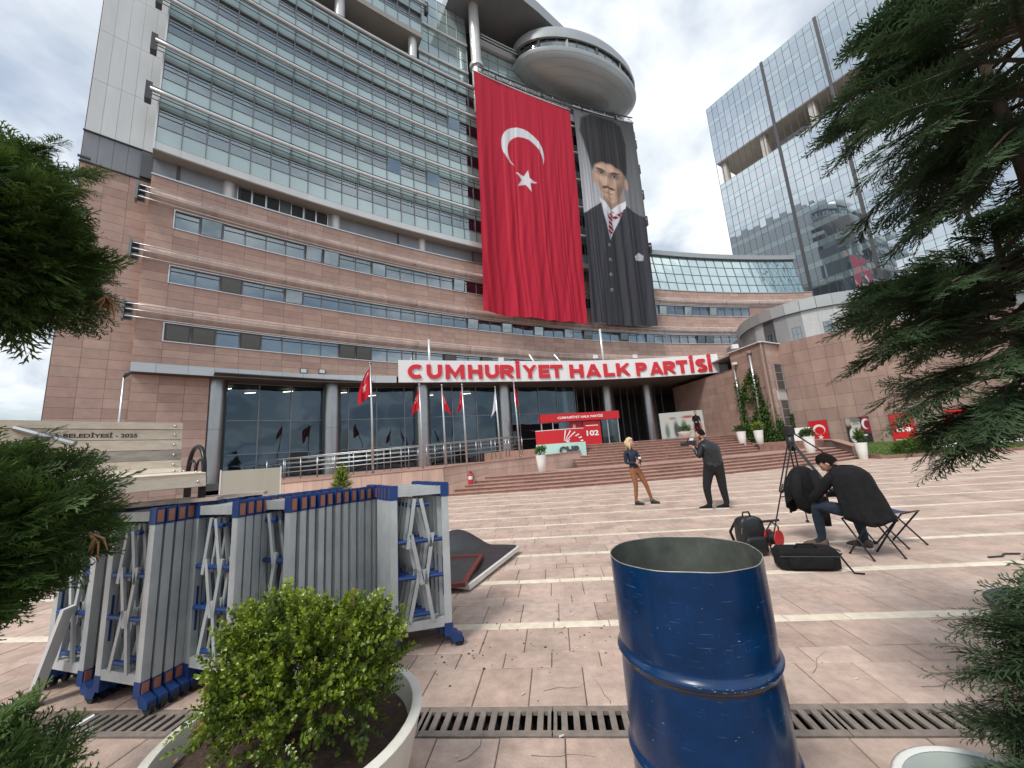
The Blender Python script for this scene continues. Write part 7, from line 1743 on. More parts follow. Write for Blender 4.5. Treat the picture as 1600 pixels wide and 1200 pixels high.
V, F, T = scatter(LV, LF, np.array([.2, .4, .6, .8, .6, .4]), P, D, rng.uniform(.10, .19, len(P)), np.tile(np.array((Nn.x, Nn.y, 0.3)), (len(P), 1)) + rng.normal(0, .3, (len(P), 3)), 0.25, rng)
mesh_obj('leaves', np_mesh('leaves', V - O, F, 'ivy_leaf', attrs={'tip': T}), iv)
b = MB()
for (a_, c_) in (((0.35, 1.0), (0.35, 6.0)), ((2.2, 1.0), (2.0, 6.4)), ((2.5, 1.0), (1.0, 5.3)), ((1.4, 1.0), (0.6, 4.0))): b.tube([on_left(*a_, 0.05), on_left((a_[0] + c_[0]) / 2 + .1, (a_[1] + c_[1]) / 2, 0.05), on_left(*c_, 0.05)], [0.03, 0.02, 0.008], 5)
b.build('stems', 'bark', iv)
# ================================================================== PEOPLE
def skin_body(J, E, mats, subdiv=2):
    """continuous body grown with a Skin modifier; E = (joint, joint, material slot); returns V, F, slot per face"""
    names = list(J); idx = {n: i for i, n in enumerate(names)}
    me = bpy.data.meshes.new('body'); me.from_pydata([J[n][:3] for n in names], [(idx[a], idx[b]) for a, b, m in E], [])
    ob = bpy.data.objects.new('body_tmp', me); COL.objects.link(ob); md = ob.modifiers.new('skin', 'SKIN'); md.use_smooth_shade = True
    sv = me.skin_vertices[0].data
    for n in names:
        r = J[n][3]; r = r if isinstance(r, (tuple, list)) else (r, r); sv[idx[n]].radius = r; sv[idx[n]].use_root = (n == names[0])
    s = ob.modifiers.new('sub', 'SUBSURF'); s.levels = subdiv; s.render_levels = subdiv
    dg = bpy.context.evaluated_depsgraph_get(); m2 = bpy.data.meshes.new_from_object(ob.evaluated_get(dg)); bpy.data.objects.remove(ob)
    V = [v.co.copy() for v in m2.vertices]; F = [tuple(p.vertices) for p in m2.polygons]; bpy.data.meshes.remove(m2)
    seg = [(Vector(J[a][:3]), Vector(J[b][:3]), m, max(1e-3, (max(J[a][3]) if isinstance(J[a][3], (tuple, list)) else J[a][3]))) for a, b, m in E]; S = []
    for f in F:
        c = sum((V[i] for i in f), Vector()) / len(f); best = (1e9, 0)
        for a, b, m, r in seg:
            d = b - a; t = max(0, min(1, (c - a).dot(d) / max(d.length_squared, 1e-9))); k = (c - (a + d * t)).length - r * 0.25
            if k < best[0]: best = (k, m)
        S.append(best[1])
    return V, F, S
def head_mesh(b, c, fwd, up=(0, 0, 1), s=1.0, slots=(0, 1, 2)):
    """head with jaw, nose, eye sockets, ears, brows and mouth added to builder b"""
    f = Vector(fwd).normalized(); u = Vector(up); u = (u - f * u.dot(f)).normalized(); r = f.cross(u); M = Matrix(((r.x, f.x, u.x, c[0]), (r.y, f.y, u.y, c[1]), (r.z, f.z, u.z, c[2]), (0, 0, 0, 1)))
    n, m = 24, 18; V = []; F = []
    for i in range(m + 1):
        a = math.pi * i / m
        for j in range(n):
            t = 2 * math.pi * j / n; x, y, z = math.sin(a) * math.cos(t), math.sin(a) * math.sin(t), math.cos(a); kx = 0.076 * (1 - 0.28 * max(0, -z)); ky = 0.094 * (1 - 0.10 * max(0, -z))
            p = Vector((x * kx, y * ky, z * 0.118)); 
            if y > 0:
                p.y += 0.022 * math.exp(-(x / .16) ** 2 - ((z + 0.12) / .2) ** 2); p.y -= 0.010 * (math.exp(-((abs(x) - .36) / .16) ** 2 - ((z - .12) / .13) ** 2)); p.y += 0.006 * math.exp(-(x / .3) ** 2 - ((z + .5) / .1) ** 2) + 0.012 * math.exp(-(x / .35) ** 2 - ((z + .85) / .16) ** 2)
            V.append(M @ (p * s))
    for i in range(m):
        for j in range(n): F.append((i * n + j, (i + 1) * n + j, (i + 1) * n + (j + 1) % n, i * n + (j + 1) % n))
    b.mi(slots[0]); b.add(V, F)
    for sx in (-1, 1): b.ball(M @ (Vector((sx * 0.077, -0.005, -0.005)) * s), (0.012 * s, 0.022 * s, 0.032 * s), 8, 6, M.to_3x3().to_4x4())
    b.mi(slots[1])
    for sx in (-1, 1): b.ball(M @ (Vector((sx * 0.029, 0.083, 0.012)) * s), 0.0085 * s, 6, 5); b.bar(M @ (Vector((sx * 0.014, 0.090, 0.034)) * s), M @ (Vector((sx * 0.046, 0.082, 0.036)) * s), 0.006 * s)
    b.mi(slots[2]); b.bar(M @ (Vector((-0.022, 0.090, -0.058)) * s), M @ (Vector((0.022, 0.090, -0.058)) * s), 0.010 * s, 0.009 * s)
    return M
def hair_cap(M, s, matn, parent, back=-0.45, vol=1.12, seed=1, front=0.35, beard=False):
    n, m = 26, 16; V = []; F = []; keep = []
    rs = np.random.default_rng(seed); ph = rs.uniform(0, 6, 6)
    for i in range(m + 1):
        a = math.pi * i / m
        for j in range(n):
            t = 2 * math.pi * j / n; x, y, z = math.sin(a) * math.cos(t), math.sin(a) * math.sin(t), math.cos(a); k = vol * (1 + 0.03 * math.sin(t * 7 + ph[0] + z * 4) + 0.02 * math.sin(t * 13 + ph[1]))
            V.append(M @ (Vector((x * 0.080, y * 0.097 - 0.006, z * 0.120 + 0.006)) * s * k)); keep.append(z > front if y > 0.25 else (z > back if y < 0.1 else z > (front + back) / 2) or (beard and y > -0.2 and z < -0.3))
    for i in range(m):
        for j in range(n):
            f = (i * n + j, (i + 1) * n + j, (i + 1) * n + (j + 1) % n, i * n + (j + 1) % n)
            if all(keep[q] for q in f): F.append(f)
    b = MB(); b.add(V, F); return b.build('hair', matn, parent, True)
def shoe(parent, heel, toe, h, upper, sole=None, w=0.045):
    heel, toe = Vector(heel), Vector(toe); d = (toe - heel); l = d.length; x = d / l; y = Vector((-x.y, x.x, 0)); V = []; F = []; n = 12; prof = [(0.0, 0.75, 0.9), (0.12, 1.0, 1.0), (0.35, 0.95, 0.95), (0.6, 1.05, 0.62), (0.85, 0.95, 0.45), (1.0, 0.45, 0.25)]
    for (f, ww, hh_) in prof:
        for k in range(n):
            a = 2 * math.pi * k / n; cz = math.sin(a); V.append(heel + x * l * f + y * w * ww * math.cos(a) + Vector((0, 0, 0.018 + max(0, (h * hh_) * (cz * 0.5 + 0.5)))))
    for i in range(len(prof) - 1):
        for k in range(n): F.append((i * n + k, i * n + (k + 1) % n, (i + 1) * n + (k + 1) % n, (i + 1) * n + k))
    F += [tuple(range(n))[::-1], tuple((len(prof) - 1) * n + k for k in range(n))]
    b = MB(); b.add(V, F); o = b.build('shoe', upper, parent, True)
    b = MB(); b.prism([tuple((heel + x * l * f + y * w * s_ * 1.05)[:2]) for f, s_ in ((-.02, .5), (-.02, -.5), (.2, -1), (.6, -1.05), (.9, -.8), (1.02, -.3), (1.02, .3), (.9, .8), (.6, 1.05), (.2, 1))], heel.z + 0.0, heel.z + 0.026); b.build('sole', sole or upper, o)
def hand(J, E, wrist, tag_, d, side, slot, curl=0.5):
    """palm and five fingers rooted on the wrist joint"""
    w = Vector(J[wrist][:3]); d = Vector(d).normalized(); s = Vector(side).normalized(); u = d.cross(s)
    J[tag_ + 'p'] = (*(w + d * 0.055), (0.026, 0.018)); E.append((wrist, tag_ + 'p', slot))
    for k, (o, l) in enumerate(((-0.026, 0.060), (-0.009, 0.070), (0.009, 0.066), (0.026, 0.052))):
        a = w + d * 0.085 + s * o; m_ = a + d * l * 0.5 * (1 - curl * .3) + u * l * 0.3 * curl; e = m_ + d * l * 0.4 * (1 - curl) + u * l * 0.45 * curl
        J[f'{tag_}f{k}a'] = (*a, 0.010); J[f'{tag_}f{k}b'] = (*m_, 0.009); J[f'{tag_}f{k}c'] = (*e, 0.008); E += [(tag_ + 'p', f'{tag_}f{k}a', slot), (f'{tag_}f{k}a', f'{tag_}f{k}b', slot), (f'{tag_}f{k}b', f'{tag_}f{k}c', slot)]
    a = w + d * 0.035 - s * 0.035; e = a + d * 0.035 - s * 0.018 + u * 0.01; J[tag_ + 'ta'] = (*a, 0.011); J[tag_ + 'tb'] = (*e, 0.009); E += [(wrist, tag_ + 'ta', slot), (tag_ + 'ta', tag_ + 'tb', slot)]
def person(label, loc, J, E, mats, headc, fwd, up=(0, 0, 1), hs=1.0):
    """joint coordinates are world-aligned offsets from loc; mats[0] must be skin"""
    t = thing('person', label, 'person', loc); L0 = Vector(loc)
    V, F, S = skin_body(J, E, mats); b = MB(); b.v = [tuple(v + L0) for v in V]; b.f = F; b.m = S
    names = ['skin'] + [m for m in mats if m != 'skin'] + ['eye_dark', 'lips']; mp = {i: names.index(m) for i, m in enumerate(mats)}; b.m = [mp[s] for s in b.m]
    HM = head_mesh(b, tuple(Vector(headc) + L0), fwd, up, hs, (0, len(names) - 2, len(names) - 1))
    b.build('body', names, t, True)
    return t, HM
# ---- woman with microphone
WL = (3.20, 10.15, 0)
J = {'hip': (-.20, 0, .90, (.135, .10)), 'waist': (-.235, 0, 1.04, (.115, .09)), 'chest': (-.255, .0, 1.20, (.145, .105)), 'sh': (-.258, .01, 1.325, (.085, .07)), 'neck': (-.262, 0.0, 1.40, .045), 'nk2': (-.265, -.008, 1.46, .045),
     'hl': (-.265, -.01, .84, .092), 'kl': (-.235, -.03, .49, .060), 'al': (-.262, .02, .10, .040), 'fl': (-.20, -.03, .05, .032),
     'hr': (-.125, .01, .84, .092), 'kr': (.03, -.01, .49, .058), 'ar': (.145, .04, .10, .040), 'fr': (.21, .0, .05, .032),
     'sl': (-.395, .03, 1.315, .058), 'el': (-.415, -.02, 1.05, .046), 'wl': (-.21, -.17, 1.055, .030), 'sr': (-.13, -.02, 1.315, .056), 'er': (-.055, -.06, 1.08, .046), 'wr': (-.12, -.20, 1.075, .030)}
E = [('hip', 'waist', 1), ('waist', 'chest', 1), ('chest', 'sh', 1), ('sh', 'neck', 1), ('neck', 'nk2', 0), ('hip', 'hl', 2), ('hl', 'kl', 2), ('kl', 'al', 2), ('al', 'fl', 3), ('hip', 'hr', 2), ('hr', 'kr', 2), ('kr', 'ar', 2), ('ar', 'fr', 3), ('sh', 'sl', 1), ('sl', 'el', 1), ('el', 'wl', 1), ('sh', 'sr', 1), ('sr', 'er', 1), ('er', 'wr', 1)]
hand(J, E, 'wl', 'L', (0.8, -.5, .1), (0, .2, 1), 0, 0.6); hand(J, E, 'wr', 'R', (-.5, -.6, .1), (0, .2, 1), 0, 0.7)
t, HM = person('blond woman in navy jacket and brown trousers clasping her hands on the plaza', WL, J, E, ['skin', 'navy_cloth', 'brown_trousers', 'shoe_dark'], (-.258, -.022, 1.555), (.80, -.62, .02))
hair_cap(HM, 1.0, 'hair_blond', t, -0.75, 1.20, 2, 0.45)
b = MB(); rs = random.Random(3)
for k in range(46):          # bob of hair round the neck
    a = rs.uniform(0.9, 5.4); r_ = rs.uniform(.07, .10); c_ = HM @ Vector((r_ * math.sin(a + math.pi) * .95, -.02 + r_ * math.cos(a), rs.uniform(-.02, .09))); e_ = c_ + Vector((rs.uniform(-.02, .02), rs.uniform(-.02, .02), -rs.uniform(.09, .17)))
    b.tube([c_, (c_ + e_) / 2 + Vector((rs.uniform(-.015, .015), 0, 0)), e_], [0.022, 0.024, 0.010], 5)
b.build('hair_locks', 'hair_blond', t, True)
shoe(t, (WL[0] - .285, WL[1] + .05, 0), (WL[0] - .10, WL[1] - .08, 0), 0.10, 'shoe_dark'); shoe(t, (WL[0] + .115, WL[1] + .06, 0), (WL[0] + .31, WL[1] - .04, 0), 0.10, 'shoe_dark')
mc = MB(); q = Vector(WL) + Vector((-.13, -.29, 1.10)); mc.tube([q + Vector((.0, 0, -.10)), q + Vector((-.01, 0, .08))], 0.014, 8); mic = mc.build('microphone', 'camera_black', label='black microphone with white cube held by the blond woman', cat='microphone')
b = MB(); b.box((q.x - .01, q.y, q.z + .07), (.055, .055, .055)); b.build('mic_cube', 'label_white', mic); b = MB(); b.ball((q.x - .012, q.y, q.z + .125), .03); b.build('mic_head', 'camera_black', mic, True)
# ---- cameraman
CL = (4.29, 8.77, 0)
J = {'hip': (.05, 0, .90, (.18, .15)), 'waist': (.05, 0, 1.04, (.215, .18)), 'chest': (.03, .02, 1.24, (.235, .19)), 'sh': (-.01, .04, 1.39, (.15, .13)), 'neck': (-.05, .06, 1.47, .062), 'nk2': (-.085, .075, 1.53, .06),
     'hl': (-.06, .03, .84, .125), 'kl': (-.165, .04, .46, .088), 'al': (-.135, .05, .10, .062), 'fl': (-.22, .07, .05, .036), 'hr': (.15, -.02, .84, .125), 'kr': (.155, -.03, .46, .088), 'ar': (.20, -.02, .10, .062), 'fr': (.13, .0, .05, .036),
     'sl': (-.145, .00, 1.36, .092), 'el': (-.245, .0, 1.12, .070), 'wl': (-.25, .14, 1.34, .040), 'sr': (.14, .10, 1.36, .092), 'er': (-.02, .25, 1.13, .068), 'wr': (-.18, .26, 1.35, .040)}
E = [('hip', 'waist', 3), ('waist', 'chest', 1), ('chest', 'sh', 1), ('sh', 'neck', 1), ('neck', 'nk2', 0), ('hip', 'hl', 2), ('hl', 'kl', 2), ('kl', 'al', 2), ('al', 'fl', 2), ('hip', 'hr', 2), ('hr', 'kr', 2), ('kr', 'ar', 2), ('ar', 'fr', 2), ('sh', 'sl', 1), ('sl', 'el', 1), ('el', 'wl', 1), ('sh', 'sr', 1), ('sr', 'er', 1), ('er', 'wr', 1)]
hand(J, E, 'wl', 'L', (-.4, .5, .45), (.3, .8, -.2), 0, 0.6); hand(J, E, 'wr', 'R', (-.6, .1, .5), (.3, .8, -.2), 0, 0.6)
t, HM = person('bearded cameraman in black jacket filming the woman', CL, J, E, ['skin', 'black_leather', 'black_trousers', 'grey_hem'], (-.105, .095, 1.625), (-.68, .70, -.05), hs=1.04)
hair_cap(HM, 1.04, 'hair_dark', t, -0.35, 1.08, 4, 0.40, True)
for (hx, hy, tx, ty) in ((-.11, .03, -.375, .10), (.225, -.03, -.03, .04)): shoe(t, (CL[0] + hx, CL[1] + hy, 0), (CL[0] + tx, CL[1] + ty, 0), 0.10, 'black_cloth', 'sole', 0.05)
cm_ = thing('film_camera', 'small black film camera held to the cameraman\'s face', 'camera', (CL[0] - .25, CL[1] + .26, 1.42)); CMx = frame_at((CL[0] - .25, CL[1] + .26, 1.44), (-.70, .70, 0))
b = MB(); b.box((0, 0, 0), (.20, .09, .11), CMx); b.build('camera_body', 'camera_black', cm_); b = MB(); b.tube([CMx @ Vector((.10, 0, 0)), CMx @ Vector((.24, 0, 0))], 0.045, 14); b.build('lens', 'camera_black', cm_, 40)
b = MB(); b.box((-.02, -.01, .10), (.09, .04, .06), CMx); b.build('lamp', 'label_white', cm_); b = MB(); b.tube([CMx @ Vector((-.07, 0, .05)), CMx @ Vector((-.05, 0, .12)), CMx @ Vector((.07, 0, .12)), CMx @ Vector((.09, 0, .05))], .012, 6); b.build('top_handle', 'camera_black', cm_)
# ---- man on the stool, seen from behind
ML = (4.15, 5.0, 0)
J = {'hip': (.05, -.10, .52, (.155, .13)), 'waist': (.04, -.10, .66, (.16, .125)), 'chest': (.0, -.02, .85, (.19, .13)), 'sh': (-.045, .04, .965, (.10, .09)), 'neck': (-.07, .10, 1.015, .06), 'nk2': (-.085, .15, 1.04, .058),
     'hl': (-.06, -.03, .50, .095), 'kl': (-.31, .27, .57, .075), 'al': (-.235, .36, .12, .05), 'fl': (-.29, .43, .06, .038), 'hr': (.13, -.02, .50, .095), 'kr': (.22, .34, .56, .075), 'ar': (.17, .19, .12, .05), 'fr': (.14, .27, .06, .038),
     'sl': (-.22, .02, .93, .075), 'el': (-.36, .20, .66, .058), 'wl': (-.17, .42, .66, .036), 'sr': (.13, .08, .93, .075), 'er': (.22, .30, .68, .058), 'wr': (-.02, .46, .66, .036)}
E = [('hip', 'waist', 1), ('waist', 'chest', 1), ('chest', 'sh', 1), ('sh', 'neck', 1), ('neck', 'nk2', 0), ('hip', 'hl', 2), ('hl', 'kl', 2), ('kl', 'al', 2), ('al', 'fl', 2), ('hip', 'hr', 2), ('hr', 'kr', 2), ('kr', 'ar', 2), ('ar', 'fr', 2), ('sh', 'sl', 1), ('sl', 'el', 1), ('el', 'wl', 1), ('sh', 'sr', 1), ('sr', 'er', 1), ('er', 'wr', 1)]
hand(J, E, 'wl', 'L', (.7, .4, .0), (.3, -.8, .2), 0, 0.5); hand(J, E, 'wr', 'R', (-.7, .3, .0), (.3, .8, .2), 0, 0.5)
t, HM = person('man in black coat hunched on a folding stool with his back to us', ML, J, E, ['skin', 'black_cloth', 'jeans'], (-.10, .185, 1.085), (-.50, .55, -.72), (-.35, .40, .80), 1.02)
hair_cap(HM, 1.02, 'hair_dark', t, -0.55, 1.09, 6, 0.30)
shoe(t, (ML[0] - .20, ML[1] + .33, 0), (ML[0] - .36, ML[1] + .55, 0), 0.12, 'shoe_brown', 'sole', 0.052); shoe(t, (ML[0] + .20, ML[1] + .15, 0), (ML[0] + .12, ML[1] + .42, 0), 0.12, 'shoe_brown', 'sole', 0.052)
# coat spread behind him
Vv = []; Ff = []; na, nz = 30, 14; bk = math.atan2(-.62, .42)
for i in range(nz + 1):
    f = (i / nz) ** 1.25; z = 1.03 - 0.62 * f; cx_, cy_ = ML[0] + .0 - .035 + .055 * f, ML[1] + .05 - .15 * f; rx, ry = 0.13 + 0.20 * f ** .6, 0.10 + 0.17 * f ** .6
    for j in range(na + 1):
        a = bk + R_(-122 + 244 * j / na); fold = 1 + 0.07 * f * math.sin(j * 0.9 + 1 + f) + 0.05 * f * math.sin(j * 1.9 + 2 * f) + 0.02 * math.sin(j * 3.3 + f * 9); r_ = 0.205 * (0.50 + 0.52 * min(1, f / .16) ** .5 + 0.20 * f) * fold
        Vv.append((cx_ + r_ * math.cos(a) * (1.0 + .04 * f), cy_ + r_ * math.sin(a), z - 0.03 * f * math.cos(3 * a) + (0.02 * (1 - f)) ** 1))
for i in range(nz):
    for j in range(na): a = i * (na + 1) + j; Ff.append((a, a + 1, a + na + 2, a + na + 1))
b = MB(); b.add(Vv, Ff); co = b.build('coat', 'black_cloth', t, True); md = co.modifiers.new('thick', 'SOLIDIFY'); md.thickness = 0.012
# ---- person by the exhibition board
BL = (12.0, 25.6, 1.70)
J = {'hip': (0, 0, .88, (.14, .10)), 'chest': (0, 0, 1.22, (.18, .12)), 'sh': (0, 0, 1.38, (.09, .08)), 'neck': (0, 0, 1.46, .05), 'nk2': (0, 0, 1.52, .05), 'hl': (-.09, 0, .82, .09), 'kl': (-.10, -.03, .46, .065), 'al': (-.10, .02, .08, .05), 'fl': (-.11, -.10, .05, .04), 'hr': (.09, 0, .82, .09), 'kr': (.10, -.03, .46, .065), 'ar': (.11, .02, .08, .05), 'fr': (.12, -.10, .05, .04),
     'sl': (-.19, 0, 1.36, .065), 'el': (-.24, -.02, 1.10, .05), 'wl': (-.16, -.16, 1.0, .034), 'sr': (.19, 0, 1.36, .065), 'er': (.24, -.02, 1.10, .05), 'wr': (.16, -.16, 1.0, .034)}
E = [('hip', 'chest', 1), ('chest', 'sh', 1), ('sh', 'neck', 1), ('neck', 'nk2', 0), ('hip', 'hl', 1), ('hl', 'kl', 1), ('kl', 'al', 1), ('al', 'fl', 1), ('hip', 'hr', 1), ('hr', 'kr', 1), ('kr', 'ar', 1), ('ar', 'fr', 1), ('sh', 'sl', 1), ('sl', 'el', 1), ('el', 'wl', 1), ('sh', 'sr', 1), ('sr', 'er', 1), ('er', 'wr', 1)]
hand(J, E, 'wl', 'L', (.6, -.5, -.1), (0, .2, 1), 0, 0.6); hand(J, E, 'wr', 'R', (-.6, -.5, -.1), (0, .2, 1), 0, 0.6)
t, HM = person('person in dark clothes standing under the canopy by the exhibition board', BL, J, E, ['skin', 'black_cloth'], (0, -.02, 1.61), (-.3, -1, 0)); hair_cap(HM, 1.0, 'hair_dark', t, -0.4, 1.08, 8, 0.4)

# ================================================================== CAMERA GEAR AND STOOLS
tp = thing('camera_tripod', 'tall black camera tripod standing before the seated man', 'tripod', (4.2, 6.1, 0)); AP = Vector((4.22, 6.04, 1.40))
for (fx, fy) in ((3.49, 5.75), (4.86, 6.92), (4.62, 5.40)):
    ft_ = Vector((fx, fy, 0.02)); a_ = AP + (ft_ - AP).normalized() * 0.06; sd = (ft_ - AP).cross(Vector((0, 0, 1))).normalized() * 0.028
    b = MB(); m_ = AP.lerp(ft_, 0.52)
    for s in (-1, 1): b.tube([a_ + sd * s, m_ + sd * s], 0.011, 6)
    b.tube([AP.lerp(ft_, 0.45), ft_], 0.010, 6); b.build('leg', 'camera_black', tp)
    b = MB(); b.ball(m_, 0.032, 8, 6); b.build('clamp', 'camera_black', tp, True); b = MB(); b.ball(ft_, (.03, .03, .02), 8, 6); b.build('foot', 'tyre', tp, True)
    b = MB(); b.tube([AP.lerp(ft_, 0.58), Vector((4.22, 6.04, 0.62))], 0.008, 5); b.build('spreader', 'camera_black', tp)
b = MB(); b.tube([AP - Vector((0, 0, .16)), AP + Vector((0, 0, .08))], [0.05, 0.06], 10); b.build('bowl', 'camera_black', tp, True)
b = MB(); b.box((AP.x, AP.y, AP.z + .13), (.11, .13, .10)); b.box((AP.x, AP.y, AP.z + .20), (.08, .15, .025)); b.build('fluid_head', 'camera_black', tp)
b = MB(); b.tube([AP + Vector((.05, 0, .12)), AP + Vector((.30, -.18, -.18)), AP + Vector((.40, -.25, -.33))], 0.012, 6); b.build('pan_handle', 'camera_black', tp)
# jacket hanging on the tripod
jk = thing('hanging_jacket', 'black jacket draped over the tripod', 'jacket', (4.05, 5.75, 0.4)); Vv = []; Ff = []; na, nz = 32, 16; jc = Vector((4.16, 5.83))
for i in range(nz + 1):
    f = i / nz; z = 1.02 - 0.56 * f; 
    for j in range(na):
        a = 2 * math.pi * j / na; rx, ry = (0.07 + 0.20 * min(1, f * 2.2) ** .6), (0.05 + 0.10 * min(1, f * 2) ** .6); fo = 1 + .10 * f * math.sin(j * 1.3) + .08 * f * math.sin(j * 2.9 + 1); zz = z + (0.10 * math.sin(a * 2 + .5) * f ** 3) - 0.02 * math.sin(3 * a) * f
        Vv.append((jc.x + rx * fo * math.cos(a) - .02, jc.y + ry * fo * math.sin(a), zz))
for i in range(nz):
    for j in range(na): Ff.append((i * na + j, (i + 1) * na + j, (i + 1) * na + (j + 1) % na, i * na + (j + 1) % na))
Ff.append(tuple(range(na)))
b = MB(); b.add(Vv, Ff); b.build('jacket_body', 'black_cloth', jk, True)
for (pts, rr2) in (([(4.00, 5.75, .93), (3.92, 5.68, .70), (3.95, 5.66, .48), (4.05, 5.68, .42)], [.07, .075, .065, .05]), ([(4.22, 5.72, .95), (4.20, 5.64, .68), (4.20, 5.62, .38), (4.20, 5.62, .22)], [.07, .065, .06, .055])): b = MB(); b.tube(pts, rr2, 10); b.build('sleeve', 'black_cloth', jk, True)
def soft_box(b, c, d, M, e=0.25, n=14):
    """rounded cushion-like box"""
    P = []; F = []; m = 10
    def sg(v_, p): return math.copysign(abs(v_) ** p, v_)
    for i in range(m + 1):
        a = math.pi * i / m - math.pi / 2
        for j in range(n * 2):
            t_ = math.pi * j / n; P.append(M @ Vector((c[0] + d[0] / 2 * sg(math.cos(a), e) * sg(math.cos(t_), e), c[1] + d[1] / 2 * sg(math.cos(a), e) * sg(math.sin(t_), e), c[2] + d[2] / 2 * sg(math.sin(a), e))))
    k = n * 2
    for i in range(m):
        for j in range(k): F.append((i * k + j, i * k + (j + 1) % k, (i + 1) * k + (j + 1) % k, (i + 1) * k + j))
    return b.add(P, F)
# backpack
bpk = thing('backpack', 'black leather backpack standing upright on the paving behind the drum', 'backpack', (2.98, 5.35, 0)); M = frame_at((2.98, 5.35, 0), (.95, .10, 0))
b = MB(); soft_box(b, (0, 0, .24), (.34, .20, .46), M, .45); b.build('main_bag', 'black_leather', bpk, True)
b = MB(); soft_box(b, (-.02, -.12, .13), (.28, .09, .22), M, .4); b.build('front_pocket', 'black_leather', bpk, True)
b = MB(); b.tube([M @ Vector((-.06, .02, .45)), M @ Vector((-.04, .02, .52)), M @ Vector((.04, .02, .52)), M @ Vector((.06, .02, .45))], .012, 6); b.build('handle', 'black_leather', bpk, True)
b = MB(); b.tube([M @ Vector((.17 * math.cos(a), -.075, .24 + .22 * math.sin(a))) for a in np.linspace(.1, 3.0, 14)], .005, 5); b.build('zip', 'grey_metal', bpk)
for s in (-1, 1): b = MB(); b.tube([M @ Vector((s * .10, .09, .42)), M @ Vector((s * .16, .17, .26)), M @ Vector((s * .14, .11, .06))], .018, 6); b.build('strap', 'black_cloth', bpk, True)
# red cable reel
cr = thing('cable_reel', 'red cable reel with black cable beside the backpack', 'cable reel', (3.22, 5.25, 0)); c = Vector((3.22, 5.25, .20)); ax = Vector((.5, -.85, 0)).normalized()
def disc(cc, r, th, mname, nm, nn_=24): 
    b = MB(); b.tube([cc - ax * th / 2, cc + ax * th / 2], r, nn_); return b.build(nm, mname, cr, 40)
for s in (-1, 1): disc(c + ax * s * .06, .105, .012, 'reel_red', 'side_disc')
disc(c, .08, .10, 'cable', 'wound_cable')
b = MB(); y_ = Vector((-ax.y, ax.x, 0)); b.tube([c + y_ * .10 - Vector((0, 0, .19)), c + y_ * .14 + Vector((0, 0, .12)), c + Vector((0, 0, .20)), c - y_ * .14 + Vector((0, 0, .12)), c - y_ * .10 - Vector((0, 0, .19))], .010, 6); b.build('stand', 'cable', cr)
b = MB(); b.tube([c + Vector((-.12, 0, .21)), c + Vector((.10, 0, .215))], .016, 8); b.build('grip', 'cable', cr)
# small boxes and cables in a heap
b = MB(); b.box((3.36, 5.02, .09), (.20, .10, .06), None); pb_ = b.build('blue_device', 'blue_box', label='small dark blue device box lying between reel and bag', cat='device')
b = MB(); b.box((3.36, 5.02, .03), (.22, .14, .06)); b.build('device_base', 'camera_black', pb_)
ch = MB(); rs = random.Random(2)
for k in range(5):
    c0 = Vector((3.30 + .08 * k, 4.90 + .05 * rs.random(), .03 + .02 * (k % 2))); ch.tube([c0 + Vector((math.cos(a) * (.09 + .02 * k), math.sin(a) * .07, .02 * math.sin(3 * a) + .01 * k)) for a in np.linspace(0, 6, 18)], .009, 5)
ch.build('cable_heap', 'cable', label='heap of black cables between the reel and the camera bag', cat='cable', smooth=True)
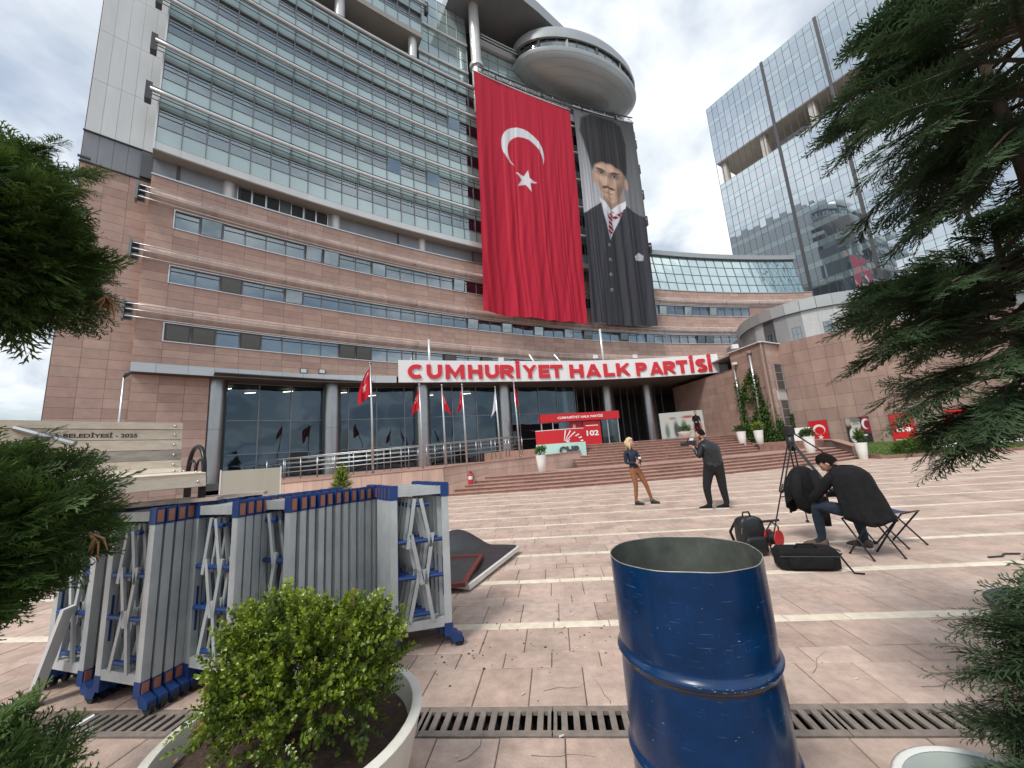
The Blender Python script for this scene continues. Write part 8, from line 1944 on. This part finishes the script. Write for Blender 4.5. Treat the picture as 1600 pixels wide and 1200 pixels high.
# camera bag
cb_ = thing('camera_bag', 'long black camera bag lying on the paving', 'bag', (3.17, 4.62, 0)); M = frame_at((3.17, 4.66, 0), (.96, -.27, 0))
b = MB(); soft_box(b, (0, 0, .115), (.60, .26, .22), M, .28); b.build('bag_body', 'black_cloth', cb_, True)
b = MB(); soft_box(b, (0, 0, .205), (.56, .24, .06), M, .3); b.build('lid', 'black_cloth', cb_, True); b = MB(); soft_box(b, (0, -.13, .10), (.42, .05, .13), M, .3); b.build('front_pocket', 'black_cloth', cb_, True)
b = MB(); b.tube([M @ Vector((-.12, -.06, .22)), M @ Vector((-.08, -.05, .27)), M @ Vector((.08, -.05, .27)), M @ Vector((.12, -.06, .22))], .012, 6); b.build('handle', 'black_cloth', cb_, True)
b = MB(); b.tube([M @ Vector((-.29, -.14, .16)), M @ Vector((0, -.155, .165)), M @ Vector((.29, -.14, .16))], .003, 4); b.build('zip', 'dark_metal', cb_)
b = MB(); b.tube([M @ Vector((.28, -.08, .2)), M @ Vector((.33, -.13, .08)), M @ Vector((.36, -.18, .01)), M @ Vector((.44, -.2, .01))], .010, 5); b.build('strap', 'black_cloth', cb_)
# folding stools
def stool(loc, rot, lab):
    t = thing('folding_stool', lab, 'stool', loc, rot, 'folding camp stools'); t['_local'] = 1; w, d, h = .36, .34, .42
    for s in (-1, 1):
        x = s * w / 2
        b = MB(); b.tube([(x, -d / 2, 0.01), (x, d / 2, h)], .010, 6); b.build('leg', 'iron', t, True); b = MB(); b.tube([(x * .93, d / 2, 0.01), (x * .93, -d / 2, h)], .010, 6); b.build('leg', 'iron', t, True)
        b = MB(); b.tube([(-w / 2, s * d / 2, h), (w / 2, s * d / 2, h)], .010, 6); b.build('seat_bar', 'iron', t, True); b = MB(); b.tube([(-w / 2, s * d / 2, .02), (w / 2, s * d / 2, .02)], .008, 6) if False else None
        for y_ in (-1, 1): b = MB(); b.ball((x * (1 if y_ < 0 else .93), y_ * d / 2, .012), .014, 6, 5); b.build('foot_cap', 'tyre', t, True)
    b = MB(); V = []; n = 8
    for i in range(n + 1):
        for j in range(n + 1): u, v = i / n, j / n; V.append((-w / 2 + w * u, -d / 2 + d * v, h + .012 - .035 * math.sin(math.pi * v)))
    b.add(V, [(i * (n + 1) + j, (i + 1) * (n + 1) + j, (i + 1) * (n + 1) + j + 1, i * (n + 1) + j + 1) for i in range(n) for j in range(n)]); b.build('seat', 'stool_blue', t, True)
stool((4.17, 4.90, 0), R_(0), 'folding stool under the seated man'); stool((4.86, 5.30, 0), R_(18), 'empty folding stool with dark blue seat right of the seated man')
b = MB(); b.tube([uv2w(4.65, 5.05, .012), uv2w(4.8, 5.06, .012), uv2w(4.9, 5.14, .012), uv2w(5.05, 5.13, .012)], .010, 5); b.build('cable_scrap', 'cable', label='short black scrap lying on the paving right of the stools', cat='litter')
# strip props that only helped the builder
for o in bpy.data.objects:
    if '_local' in o: del o['_local']
